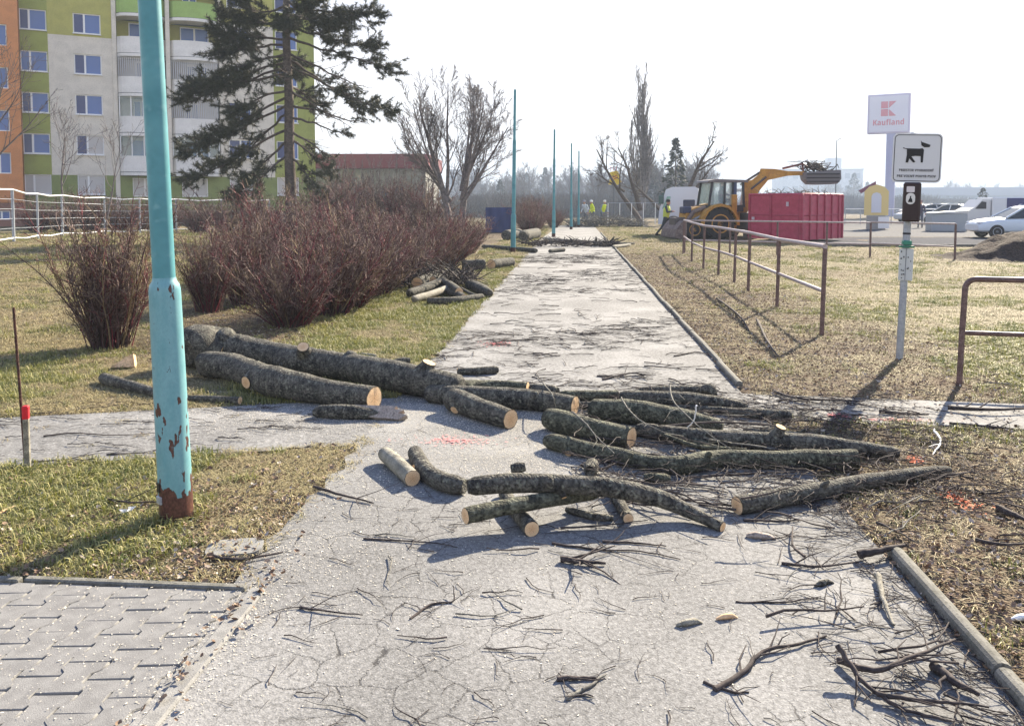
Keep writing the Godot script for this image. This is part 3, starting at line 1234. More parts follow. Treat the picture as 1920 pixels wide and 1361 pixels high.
	for i in 25:
		ring.append(Vector3(0.78 * cos(TAU * i / 24), 3.6 + 0.78 * sin(TAU * i / 24), -0.06))
	var rr := []
	rr.resize(25)
	rr.fill(0.03)
	m.tube(ring, rr, 6)
	obj("ring", m, mat(L(.15, .15, .17), 0.5), ys)
	m = MB.new()
	m.prism(PackedVector2Array([Vector2(-0.46, 3.0), Vector2(0.3, 2.98), Vector2(0.58, 3.2), Vector2(0.34, 3.98), Vector2(0.18, 4.1), Vector2(-0.34, 3.98), Vector2(-0.3, 3.5)]), 0.06)
	var yp := obj("panel", m, mat(L(.70, .50, .05), 0.6), ys)
	m = MB.new()
	var tilt := Basis(Vector3(0, 0, 1), 0.45)
	m.box(Vector3(-0.02, 3.62, 0.045), Vector3(0.52, 0.07, 0.02), tilt)
	m.box(Vector3(0.05, 3.46, 0.045), Vector3(0.56, 0.07, 0.02), tilt)
	obj("print", m, mat(L(.5, .06, .04), 0.6), yp)
	m = MB.new()
	for i in 3:
		m.bar(Vector3(-0.25 + i * 0.2, 4.1, 0), Vector3(-0.28 + i * 0.22, 4.42, 0), 0.035, 6)
	obj("bracket", m, mat(L(.55, .25, .3), 0.6), ys)
	# blue sheeting behind the hedge
	m = MB.new()
	for i in 13:
		for j in 5:
			m.p(Vector3(i * 0.13 - 0.3, j * 0.36 - 0.1, 0.06 * sin(i * 1.7 + j) + 0.05 * cos(i * 0.9 - j * 2.0)))
	for i in 12:
		for j in 4:
			m.quad(i * 5 + j, (i + 1) * 5 + j, (i + 1) * 5 + j + 1, i * 5 + j + 1)
	m.box(Vector3(0.5, 0.62, -0.9), Vector3(1.6, 1.24, 1.5))
	var bl := obj("tarpaulin", m, mat(L(.03, .05, .17), 0.5), self)
	bl.position = Vector3(-4.327, 0, -43.801)
	bl.rotation.y = 0.07
	tag(bl, "dark blue tarpaulin sheet hung between the two hedges behind the second lamp post", "tarpaulin")
	# red tiled bit of wall and small grey hut to the right of the road
	t = thing("grey_bin_shelter", "low grey shelter with a pale slanted lid beyond the railing", "shelter", Vector3(20.753, 0, -47.648), -0.05)
	m = MB.new()
	m.box(Vector3(0, 0.5, 0), Vector3(1.9, 1.0, 0.9), Basis.IDENTITY, 0.03)
	obj("body", m, mat(L(.30, .33, .36), 0.7), t)
	m = MB.new()
	m.box(Vector3(0.05, 1.08, 0), Vector3(2.0, 0.06, 1.1), Basis(Vector3(0, 0, 1), 0.07), 0.01)
	obj("lid", m, mat(L(.62, .64, .6), 0.5), t)

func lettering(text: String, size: float, mt: Material, parent: Node, at: Vector3, wide := 0.0, depth := 0.02) -> void:
	var tm := TextMesh.new()
	var f := SystemFont.new()
	f.font_names = PackedStringArray(["Droid Sans"])
	f.font_weight = 700
	tm.font = f
	tm.text = text
	tm.font_size = 64
	tm.pixel_size = size / 64.0
	tm.depth = depth
	tm.curve_step = 1.0
	var o := MeshInstance3D.new()
	o.name = "lettering"
	o.mesh = tm
	o.material_override = mt
	put(o, parent)
	o.position = at
	if wide > 0.0:
		var w := tm.get_aabb().size.x
		if w > 0.01:
			o.scale = Vector3(wide / w, 1, 1)

# ---------------------------------------------------------------- trees
# one limb: a wandering tapered tube, then its own side limbs
func limb(m: MB, at: Vector3, dir: Vector3, long: float, r: float, level: int, spec: Dictionary) -> void:
	var n: int = spec.segs[level]
	var pts := [at]
	var rad := [r]
	var d := dir.normalized()
	var q := at
	for i in n:
		d = (d + Vector3(R(-1, 1), R(-1, 1), R(-1, 1)) * spec.wander[level] + Vector3.UP * spec.lift[level]).normalized()
		q += d * long / n
		pts.append(q)
		rad.append(maxf(r * (1.0 - (1.0 - spec.taper) * (i + 1.0) / n), spec.least))
	m.tube(pts, rad, spec.sides[level], level == 0)
	if level + 1 >= spec.segs.size():
		return
	var kids: int = spec.kids[level]
	for k in kids:
		var f := lerpf(spec.from[level], 1.0, (k + R(0.1, 0.9)) / kids)
		var s := f * n
		var i := mini(int(s), n - 1)
		var b: Vector3 = pts[i].lerp(pts[i + 1], s - i)
		var ax: Vector3 = (pts[i + 1] - pts[i]).normalized()
		var side := ax.cross(Vector3(R(-1, 1), R(-1, 1), R(-1, 1))).normalized()
		var ang: float = spec.angle[level] * R(0.75, 1.25)
		limb(m, b, ax * cos(ang) + side * sin(ang), long * spec.ratio[level] * R(0.7, 1.2) * (1.15 - 0.55 * f), lerpf(rad[i], rad[i + 1], s - i) * spec.thin[level], level + 1, spec)

func bare_spec() -> Dictionary:
	return {"segs": [5, 6, 5, 4], "sides": [7, 5, 4, 3], "wander": [0.08, 0.14, 0.2, 0.22], "lift": [0.05, 0.08, 0.06, 0.04], "taper": 0.35, "least": 0.008, "kids": [7, 7, 6], "from": [0.3, 0.25, 0.2], "angle": [0.6, 0.6, 0.7], "ratio": [0.8, 0.5, 0.42], "thin": [0.6, 0.6, 0.6]}

func bare_tree(label: String, at: Vector3, stems: Array, spec: Dictionary, mt: Material, cat := "tree", called := "bare_tree", group := "") -> Node3D:
	var t := thing(called, label, cat, at, 0.0, group)
	var tm := MB.new()
	var cm := MB.new()
	for s in stems:   # [foot, direction, length, radius]
		var d: Vector3 = s[1].normalized()
		var pts := [s[0]]
		var rad := [s[3]]
		var q: Vector3 = s[0]
		var n := 8
		for i in n:
			d = (d + Vector3(R(-1, 1), R(-0.3, 0.3), R(-1, 1)) * spec.wander[0] + Vector3.UP * spec.lift[0]).normalized()
			q += d * s[2] / n
			pts.append(q)
			rad.append(s[3] * (1.0 - 0.8 * (i + 1.0) / n))
		tm.tube(pts, rad, 8)
		var kids: int = spec.kids[0]
		for k in kids:
			var f := lerpf(spec.from[0], 1.0, (k + R(0.1, 0.9)) / kids)
			var sc := f * n
			var i := mini(int(sc), n - 1)
			var ax: Vector3 = (pts[i + 1] - pts[i]).normalized()
			var side := ax.cross(Vector3(R(-1, 1), R(-1, 1), R(-1, 1))).normalized()
			var ang: float = spec.angle[0] * R(0.7, 1.3)
			limb(cm, pts[i].lerp(pts[i + 1], sc - i), ax * cos(ang) + side * sin(ang), s[2] * spec.ratio[0] * R(0.75, 1.15) * (1.1 - 0.6 * f), lerpf(rad[i], rad[i + 1], sc - i) * spec.thin[0], 1, spec)
	obj("trunk", tm, mt, t)
	obj("crown", cm, mt, t)
	return t

func conifer(label: String, at: Vector3, h: float, w: float, mt: Material) -> Node3D:
	var t := thing("conifer", label, "conifer", at, R(0, 6), "far conifers")
	var m := MB.new()
	m.tube([Vector3.ZERO, Vector3(0, h * 0.97, 0)], [h * 0.02, 0.02], 6)
	obj("trunk", m, M.bark_tree, t)
	m = MB.new()
	for k in 900:
		var f := pow(R(0, 1), 0.8)
		var y := h * (0.06 + 0.94 * f)
		var r := w * pow(1.0 - f, 0.85) * (0.75 + 0.25 * sin(f * 40.0)) + 0.05
		var a := R(0, TAU)
		var rr := r * sqrt(R(0.15, 1.0))
		var c := Vector3(cos(a) * rr, y - rr * 0.25, sin(a) * rr)
		var s := R(0.25, 0.6) * h / 11.0
		var out := Vector3(cos(a), R(-0.7, 0.15), sin(a))
		var wdt := out.cross(Vector3(R(-1, 1), 1, R(-1, 1))).normalized() * s * 0.3
		m.face3(c - wdt, c + wdt, c + out * s)
		m.face3(c + wdt * 0.3 - out * s * 0.4, c - wdt * 0.9 + out * s * 0.5, c + Vector3(0, -s * 0.35, 0) + out * s * 0.5)
	obj("crown", m, mt, t)
	return t

func needle_tuft(m: MB, at: Vector3, dir: Vector3, size: float, n: int) -> void:
	var d := dir.normalized()
	for i in n:
		var o := (d * R(0.2, 1.1) + Vector3(R(-1, 1), R(-1, 1), R(-1, 1)).normalized() * 0.85).normalized()
		var b := at - d * R(0, size * 1.6)
		var s := o.cross(Vector3(R(-1, 1), R(-1, 1), R(-1, 1))).normalized() * 0.011
		m.col = Color(.030, .038, .018).lerp(Color(.075, .07, .03), R(0, 1) * R(0, 1))
		m.face3(b - s, b + s, b + o * size * R(0.7, 1.2))

func build_trees() -> void:
	var dist := 34.0
	var t := thing("pine_tree", "tall dark pine with drooping boughs and bare right side branches before the tower block", "pine tree", Vector3(-11.547, 0, -33.244), -0.073)
	var px := 34.0 / 1550.0
	var m := MB.new()
	var pts := []
	var rad := []
	for i in 15:
		pts.append(Vector3(-0.10 * i / 14.0 + 0.03 * sin(i * 1.3), i * 1.0, 0.03 * cos(i * 0.9)))
		rad.append(lerpf(0.25, 0.09, i / 14.0))
	m.tube(pts, rad, 10, true, 0.14, noise_of(401, 0.05))
	obj("trunk", m, M.bark_tree, t)
	# boughs: [height on the trunk, reach, end height, lean towards the viewer, foliage 0..1]
	var boughs := [[8.6, -2.5, 8.9, 0.4, 1.0], [8.2, -2.6, 8.05, 1.0, 1.0], [8.0, -3.3, 7.7, -0.4, 1.0], [7.3, -3.6, 6.2, 0.5, 1.0], [7.1, -4.9, 5.75, -0.3, 1.0], [6.8, -3.8, 5.9, 1.3, 0.95], [5.9, -3.4, 3.9, 0.9, 1.0], [5.6, -4.6, 3.5, 0.1, 1.0], [5.3, -3.0, 3.0, -0.8, 0.7], [4.6, -4.2, 2.35, 0.6, 1.0], [4.2, -2.7, 1.75, -0.4, 1.0], [3.6, -1.6, 1.6, 1.2, 0.8], [6.2, -1.8, 5.0, 1.6, 0.6], [7.6, -1.5, 6.6, 1.8, 0.6],
		[9.0, 2.8, 8.6, 0.4, 0.9], [9.4, 3.9, 8.9, 0.1, 0.9], [8.7, 3.6, 7.6, -0.3, 0.9], [8.3, 4.4, 6.7, 0.3, 0.8], [7.7, 3.3, 5.9, 0.6, 0.25], [7.2, 4.3, 4.95, 0.1, 0.75], [7.5, 3.2, 5.1, -0.6, 0.7], [6.2, 2.5, 4.5, 0.4, 0.12], [5.6, 3.2, 4.6, -0.3, 0.12], [5.1, 2.6, 4.1, 0.5, 0.12], [4.5, 1.9, 3.2, 0.2, 0.3], [4.2, 1.4, 2.8, -0.5, 0.4], [3.6, 1.7, 1.5, 0.6, 0.75], [8.8, 0.8, 8.2, 1.9, 0.7], [6.9, 0.7, 6.1, 2.0, 0.25], [9.6, -1.8, 9.7, 0.8, 0.9], [9.8, 1.6, 9.6, 0.9, 0.9], [9.2, 1.2, 8.8, -1.8, 0.9], [7.8, -0.9, 7.0, -2.4, 0.9], [6.4, 0.4, 5.6, -2.4, 0.7], [10.6, -1.6, 10.6, 0.9, 0.9], [10.8, 1.8, 10.6, 0.2, 0.9], [11.6, -1.0, 11.6, -0.8, 0.9], [11.8, 1.0, 11.9, 0.6, 0.9]]
	for b in boughs:
		var bm := MB.new()
		var nm := MB.new()
		nm.tinted = true
		var a := Vector3(-0.05, b[0], 0)
		var e := Vector3(b[1], b[2], b[3])
		var bp := []
		var br := []
		var reach := a.distance_to(e)
		for i in 10:
			var f := i / 9.0
			var q := a.lerp(e, f) + Vector3.UP * (0.30 * sin(PI * f) * signf(reach - 2.0) - 0.22 * reach * 0.25 * sin(PI * f)) + Vector3(R(-1, 1), R(-1, 1), R(-1, 1)) * 0.05 * reach * 0.3
			q.y += 0.25 * pow(f, 5.0)
			bp.append(q)
			br.append(lerpf(0.060, 0.014, f))
		bm.tube(bp, br, 5)
		var twigs := int(12 + 26 * b[4])
		for k in twigs:
			var f := lerpf(0.25, 1.0, (k + R(0, 1)) / twigs)
			var i := mini(int(f * 9.0), 8)
			var q: Vector3 = bp[i].lerp(bp[i + 1], f * 9.0 - i)
			var ax: Vector3 = (bp[i + 1] - bp[i]).normalized()
			var out := (ax * 0.8 + ax.cross(Vector3(R(-0.3, 0.3), 1, R(-0.3, 0.3))).normalized() * (1.0 if k % 2 == 0 else -1.0) * R(0.4, 1.1) + Vector3.UP * R(-0.6, 0.6)).normalized()
			var ln := R(0.35, 1.2) * (1.15 - 0.5 * f)
			var q1 := q + out * ln * 0.5 + Vector3(R(-1, 1), R(-1, 1), R(-1, 1)) * 0.06
			var q2 := q + out * ln + Vector3.UP * R(0.0, 0.12)
			bm.tube([q, q1, q2], [0.016, 0.011, 0.008], 3, false)
			if R(0, 1) < b[4] * (0.35 + 0.9 * f):
				needle_tuft(nm, q2, out + Vector3.UP * 0.35, 0.19, 52)
				needle_tuft(nm, q1.lerp(q2, 0.4), out + Vector3.UP * 0.2, 0.17, 40)
				for s in 3:
					var q3: Vector3 = q1.lerp(q2, R(0.2, 1)) + Vector3(R(-1, 1), R(-0.75, 1.0), R(-1, 1)) * 0.34
					bm.tube([q1, q3], [0.009, 0.006], 3, false)
					needle_tuft(nm, q3, q3 - q1, 0.18, 42)
		if b[4] > 0.5:
			for s in 7:
				needle_tuft(nm, e + Vector3(R(-1, 1), R(-0.8, 1), R(-1, 1)) * 0.34, e - bp[6] + Vector3.UP * 0.2, 0.16, 56)
		var bo := obj("bough", bm, M.bark_tree, t)
		if nm.v.size() > 0:
			M.needles = M.get("needles", tint_mat(0.6, Color(0.16, 0.2, 0.06)))
			obj("needles", nm, M.needles, bo)
	# the broad bare tree over the hedge
	var sp := bare_spec()
	sp.kids = [11, 8, 5]
	sp.taper = 0.2
	sp.thin = [0.40, 0.55, 0.6]
	sp.lift = [0.01, 0.08, 0.07, 0.06]
	sp.wander = [0.06, 0.12, 0.17, 0.2]
	sp.ratio = [0.46, 0.5, 0.5]
	sp.angle = [0.62, 0.55, 0.6]
	sp.from = [0.22, 0.2, 0.15]
	sp.least = 0.0095
	M.bark_grey = textured(mottled(256, lin(.10, .085, .085), lin(.19, .165, .16), lin(.27, .24, .22), 0.02, 0.1, 0.25, 0.5, 411), 0.8, 0.95)
	bare_tree("broad bare tree with several fanning trunks rising above the brown hedge", Vector3(-5.887, 0, -41.681), [[Vector3(-0.28, 0, 0), Vector3(-0.10, 1, 0.05), 6.6, 0.20], [Vector3(0.22, 0, 0), Vector3(0.06, 1, -0.1), 6.8, 0.20], [Vector3(0.25, 1.5, 0), Vector3(0.75, 1, 0.1), 4.6, 0.11], [Vector3(-0.3, 1.7, 0), Vector3(-0.85, 1, 0.1), 4.0, 0.09], [Vector3(0.24, 1.7, 0), Vector3(0.32, 1, 0.3), 5.2, 0.10], [Vector3(-0.42, 1.6, 0), Vector3(-0.40, 1, 0.2), 5.2, 0.10], [Vector3(0.22, 2.2, 0), Vector3(0.12, 1, -0.35), 5.4, 0.09], [Vector3(-0.5, 2.0, 0), Vector3(0.12, 1, 0.1), 5.6, 0.10], [Vector3(-0.5, 1.8, 0), Vector3(-0.65, 1, -0.2), 4.6, 0.09], [Vector3(0.3, 2.4, 0), Vector3(0.5, 1, -0.1), 4.6, 0.09]], sp, M.bark_grey)
	# saplings before the tower
	sp = bare_spec()
	sp.kids = [8, 5, 4]
	sp.from = [0.45, 0.2, 0.2]
	sp.least = 0.008
	bare_tree("slender bare sapling standing before the grey tower wall behind the site fence", Vector3(-24.677, 0, -38.296), [[Vector3.ZERO, Vector3(0, 1, 0), 4.7, 0.07]], sp, M.bark_grey, "sapling", "sapling")
	sp.kids = [6, 4, 3]
	bare_tree("leaning bare sapling between site fence and tower, right of the slender one", Vector3(-21.463, 0, -36.526), [[Vector3.ZERO, Vector3(0.12, 1, 0), 4.2, 0.05]], sp, M.bark_grey, "sapling", "sapling")
	sp.kids = [8, 7, 5]
	bare_tree("bare tree whose branches reach in at the left edge before the orange block", Vector3(-25.916, 0, -34.194), [[Vector3.ZERO, Vector3(0.1, 1, 0), 6.4, 0.13]], sp, M.bark_tree, "tree")
	# a thin poled thicket between hall and hedge
	sp = bare_spec()
	sp.segs = [5, 4, 3]
	sp.sides = [5, 3, 3]
	sp.kids = [9, 4]
	sp.lift = [0.05, 0.12, 0.1]
	sp.wander = [0.03, 0.12, 0.2]
	sp.ratio = [0.22, 0.5]
	sp.angle = [0.35, 0.5]
	sp.from = [0.3, 0.2]
	sp.thin = [0.6, 0.6]
	var words := ["first", "second", "third", "fourth", "fifth", "sixth", "seventh", "eighth", "ninth", "tenth", "eleventh", "twelfth"]
	for k in 12:
		var d := 46.0 + (k * 37 % 7)
		var a := at_bearing(632.0 + k * 16.0, d)
		bare_tree("%s grey sapling from the left in the thicket between hedge and red roofed hall" % words[k], a, [[Vector3.ZERO, Vector3(0.02, 1, 0), R(3.6, 4.6), 0.05], [Vector3(0.3, 0, 0.2), Vector3(-0.06, 1, 0), R(3.2, 4.4), 0.04], [Vector3(-0.3, 0, 0.1), Vector3(0.07, 1, 0), R(3.2, 4.2), 0.045]], sp, M.bark_grey, "sapling", "sapling", "thicket before the hall")
	# the poplar and the crooked trees by it
	sp = bare_spec()
	sp.kids = [20, 5, 4]
	sp.segs = [8, 6, 4, 3]
	sp.lift = [0.1, 0.30, 0.26, 0.2]
	sp.angle = [0.42, 0.35, 0.4]
	sp.ratio = [0.36, 0.5, 0.5]
	sp.from = [0.08, 0.15, 0.15]
	sp.wander = [0.02, 0.1, 0.14, 0.16]
	sp.least = 0.016
	M.bark_light = textured(mottled(128, lin(.17, .16, .155), lin(.27, .25, .24), lin(.33, .31, .3), 0.02, 0.1, 0.25, 0.5, 413), 0.8, 0.95)
	bare_tree("tall narrow bare poplar beyond the end of the path", Vector3(5.521, 0, -68.589), [[Vector3.ZERO, Vector3(0.01, 1, 0), 11.2, 0.30], [Vector3(0.3, 1.0, 0), Vector3(0.07, 1, 0.02), 7.0, 0.11], [Vector3(-0.25, 1.0, 0), Vector3(-0.08, 1, 0.0), 6.2, 0.11], [Vector3(0, 1.0, 0.25), Vector3(0.03, 1, 0.06), 8.6, 0.11]], sp, M.bark_light)
	sp = bare_spec()
	sp.wander = [0.12, 0.22, 0.24, 0.24]
	sp.lift = [0.0, 0.03, 0.05, 0.05]
	sp.kids = [5, 5, 4]
	sp.from = [0.4, 0.3, 0.2]
	sp.ratio = [0.5, 0.5, 0.5]
	sp.least = 0.013
	bare_tree("gnarled leaning tree with long crooked limbs left of the poplar", Vector3(4.874, 0, -62.525), [[Vector3(0.3, 0, 0), Vector3(-0.50, 1, 0), 6.6, 0.20], [Vector3(-1.0, 2.4, 0), Vector3(-1.1, 0.75, 0), 3.0, 0.09], [Vector3(0.2, 1.0, 0), Vector3(-0.2, 1, 0.2), 5.0, 0.2]], sp, M.bark_tree)
	bare_tree("crooked bare tree with curving limbs right of the poplar, behind the white lorry", Vector3(7.507, 0, -62.718), [[Vector3(0, 0, 0), Vector3(0.35, 1, 0), 6.8, 0.24], [Vector3(0.2, 0.8, 0), Vector3(0.8, 1, 0.2), 4.8, 0.14], [Vector3(-0.1, 0.4, 0), Vector3(-0.9, 0.7, 0), 4.2, 0.16]], sp, M.bark_tree)
	# conifers
	M.conifer = mat(L(.045, .055, .040), 0.8)
	for c in [[1266, 70, 7.0, 2.0, "dense dark conifer just right of the poplar"], [1226, 90, 5.6, 1.8, "dark conifer low behind the poplar trunk"], [938, 95, 4.2, 1.7, "spired conifer left of the second lamp post"], [987, 125, 6.0, 2.2, "pointed conifer between the second and third lamp posts"], [1022, 120, 6.6, 2.1, "tallest hazy conifer left of the third lamp post"], [1050, 140, 5.4, 2.2, "rounded hazy conifer right of the third lamp post"], [1090, 150, 4.6, 1.5, "thin hazy conifer beyond the fifth lamp post"], [1600, 150, 6.8, 3.4, "hazy broad conifer between the container and the yellow pillar"], [1625, 165, 5.6, 2.4, "hazy conifer just left of the yellow pillar top"], [1766, 190, 4.6, 1.3, "small pointed conifer peeping over the store roof"], [1842, 75, 2.9, 1.6, "dark round topped evergreen before the store wall"], [1885, 78, 2.0, 2.0, "low dark evergreen bush before the store, rightmost"], [1855, 180, 4.4, 2.4, "rounded hazy treetop above the store roof at right"]]:
		conifer(c[4], at_bearing(c[0], c[1]), c[2] * (1.0 if c[1] > 80 else 1.0), c[3], M.conifer)
	# the wooded skyline
	sp = bare_spec()
	sp.segs = [4, 4, 3, 2]
	sp.sides = [5, 3, 3, 3]
	sp.kids = [9, 8, 6]
	sp.ratio = [0.6, 0.5, 0.5]
	sp.least = 0.02
	var wm := MB.new()
	limb(wm, Vector3.ZERO, Vector3.UP, 6.2, 0.16, 0, sp)
	var where := []
	for k in 330:
		var bx := R(850, 1330) if k < 240 else R(1500, 1990)
		var d := R(100, 190)
		if bx > 1120 and bx < 1330:
			d = R(85, 150)
		if bx > 1330:
			d = R(170, 230)
		where.append(Transform3D(Basis(Vector3.UP, R(0, 6)).scaled(Vector3.ONE * R(0.55, 1.0) * (0.8 if k < 240 else 0.8)), at_bearing(bx, d)))
	var um := MB.new()
	for k in 900:
		var a := R(0, TAU)
		var q := Vector3(cos(a), 0, sin(a)) * R(0.0, 1.6) + Vector3(0, R(0.0, 0.6), 0)
		um.tube([q, q + Vector3(R(-0.7, 0.7), R(0.4, 1.7), R(-0.7, 0.7))], [0.022, 0.010], 3, false)
	var low := []
	for k in 260:
		var bx := R(860, 1340) if k < 180 else R(1480, 1800)
		low.append(Transform3D(Basis(Vector3.UP, R(0, 6)).scaled(Vector3(1.7, R(0.7, 1.3), 1.7)), at_bearing(bx, R(85, 150) if k < 180 else R(110, 180))))
	stuff("undergrowth", um.mesh(), M.bark_tree, low, [], "dim scrub at the foot of the far trees", "undergrowth")
	stuff("far_wood", wm.mesh(), M.bark_tree, where, [], "hazy line of bare trees along the horizon", "wood")

func at_bearing(px: float, depth: float) -> Vector3:   # a place DEPTH metres down the view axis and off to the side by the bearing
	var s := (px - 960.0) / 1550.0 * depth
	var y := deg_to_rad(4.2)
	return Vector3(cos(y) * s - sin(y) * depth, 0, -sin(y) * s - cos(y) * depth)

# ---------------------------------------------------------------- shrubs
func shrub_mesh(sd: int, stems: int, h: float, spread: float, foot: float) -> MB:
	rng.seed = sd
	var m := MB.new()
	m.tinted = true
	for k in stems:
		var a := R(0, TAU)
		var f := sqrt(R(0, 1))
		var at := Vector3(cos(a), 0, sin(a)) * foot * f
		var d := (Vector3(cos(a), 0, sin(a)) * spread * f * R(0.4, 1.3) + Vector3.UP + Vector3(R(-1, 1), 0, R(-1, 1)) * (0.28 if spread > 0.5 else 0.16)).normalized()
		var n := 6
		var long := h * R(0.45, 1.12)
		var c := Color(.040, .022, .021).lerp(Color(.095, .058, .052), R(0, 1))
		if R(0, 1) < 0.20:
			c = Color(.13, .022, .032)
		elif R(0, 1) < 0.14:
			c = Color(.17, .125, .07)
		m.col = c
		var q := at
		var pts := [q]
		var rad := [R(0.006, 0.012)]
		for i in n:
			d = (d + Vector3(R(-1, 1), R(-0.6, 0.6), R(-1, 1)) * (0.2 if spread > 0.5 else 0.13)).normalized()
			q += d * long / n
			pts.append(q)
			rad.append(rad[0] * (1.0 - 0.75 * (i + 1.0) / n))
		m.tube(pts, rad, 3, false)
		for s in 12:
			var g := R(0.2, 1.0) * n
			var i := mini(int(g), n - 1)
			var b: Vector3 = pts[i].lerp(pts[i + 1], g - i)
			var td := (d * 0.85 + Vector3(R(-1, 1), R(-0.4, 0.8), R(-1, 1)) * 0.85).normalized()
			var ln := R(0.12, 0.42) * h * 0.5
			m.col = c.lerp(Color(.30, .22, .19), R(0, 1) * R(0, 1))
			var e := b + td * ln * 0.5
			var e2 := b + (td + Vector3(R(-1, 1), R(-0.3, 0.8), R(-1, 1)) * 0.45).normalized() * ln
			m.tube([b, e, e2], [0.0042, 0.0034, 0.002], 3, false)
			for w in 2:
				var b3 := e.lerp(e2, R(0, 0.8))
				m.tube([b3, b3 + (td * 0.5 + Vector3(R(-1, 1), R(-0.5, 0.8), R(-1, 1))).normalized() * ln * R(0.25, 0.55)], [0.003, 0.002], 3, false)
	return m

func build_shrubs() -> void:
	var sm := tint_mat(0.8)
	var kinds := []
	for k in 3:
		kinds.append([shrub_mesh(501 + k, 95, 1.32, 0.62, 0.24).mesh(), shrub_mesh(601 + k, 48, 1.02, 1.05, 0.2).mesh()])
	kinds.append([shrub_mesh(711, 115, 1.72, 0.24, 0.24).mesh(), shrub_mesh(712, 36, 1.05, 0.42, 0.18).mesh()])
	rng.seed = 77
	# [x, z, size, kind, label]
	var list := [[-5.219, -8.908, 0.98, 3, "dark brown bare shrub standing alone left of the teal lamp post"], [-5.438, -11.929, 0.78, 3, "small bare shrub just right of the teal lamp post"], [-5.25, -12.775, 0.8, 3, "bare shrub between the small one and the big shrub behind the trunks"], [-3.718, -10.622, 0.98, 0, "big reddish bare shrub right behind the felled trunks"], [-3.522, -11.777, 1.0, 1, "wide reddish shrub right of the one behind the trunks"]]
	for s in list:
		shrub(s[0], s[1], s[2], kinds[s[3]], sm, s[4])
	var n := 0
	var names := ["nearest", "second", "third", "fourth", "fifth", "sixth", "seventh", "eighth", "ninth", "tenth", "eleventh", "twelfth"]
	var zz := [-12.7, -14.3, -15.9, -17.6, -19.2, -21.0, -22.8, -24.4, -26.2]
	for k in zz.size():
		shrub(-3.35 + R(-0.15, 0.15) - (0.2 if k < 3 else 0.0), zz[k], R(0.98, 1.1), kinds[k % 3], sm, "%s bush from the camera in the brown hedge row along the path" % names[k])
	for k in 6:
		shrub(-5.0 + R(-0.4, 0.3), -13.6 - k * 2.1, R(1.05, 1.2), kinds[(k + 1) % 3], sm, "%s bush from the camera in the back row of the brown hedge" % names[k])
	shrub(-6.3, -16.5, 1.5, kinds[0], sm, "tall brown bush behind the hedge, nearest of the three left of the bare tree")
	shrub(-6.9, -20.0, 1.5, kinds[1], sm, "tall brown bush behind the hedge, middle of the three left of the bare tree")
	shrub(-7.4, -24.0, 1.5, kinds[2], sm, "tall brown bush behind the hedge, farthest of the three left of the bare tree")
	for k in 5:
		shrub(-2.15 - 0.1 * k, -42.5 - k * 1.9, R(1.25, 1.4), kinds[k % 3], sm, "%s reddish bush from the near end of the short hedge behind the second lamp post" % names[k])
	for k in 3:
		shrub(-1.2, -52.5 - k * 2.2, 0.95, kinds[k % 3], sm, "%s low bush from the near end of the last hedge bit by the lamps" % names[k])
	for k in 6:
		var a := at_bearing(628.0 + k * 34.0, 43.0 + (k * 29 % 6))
		shrub(a.x, a.z, R(2.0, 2.4), kinds[k % 3], sm, "%s tall bush from the left hiding the wall of the red roofed hall" % names[k])
	# loose shrubs before the tower block
	for k in 9:
		var a := at_bearing(70.0 + k * 50.0, 44.0 + (k * 31 % 6))
		shrub(a.x, a.z, R(1.3, 1.8), kinds[k % 3], sm, "%s scrub bush from the left in the row at the foot of the tower block" % names[k])

func shrub(x: float, z: float, s: float, kind: Array, mt: Material, label: String) -> void:
	var t := thing("shrub", label, "shrub", Vector3(x, 0, z), R(0, 6), "bare brown shrubs")
	t.scale = Vector3(s, s * R(0.86, 1.1), s)
	obj("stems", kind[0], mt, t)
	obj("branches", kind[1], mt, t)

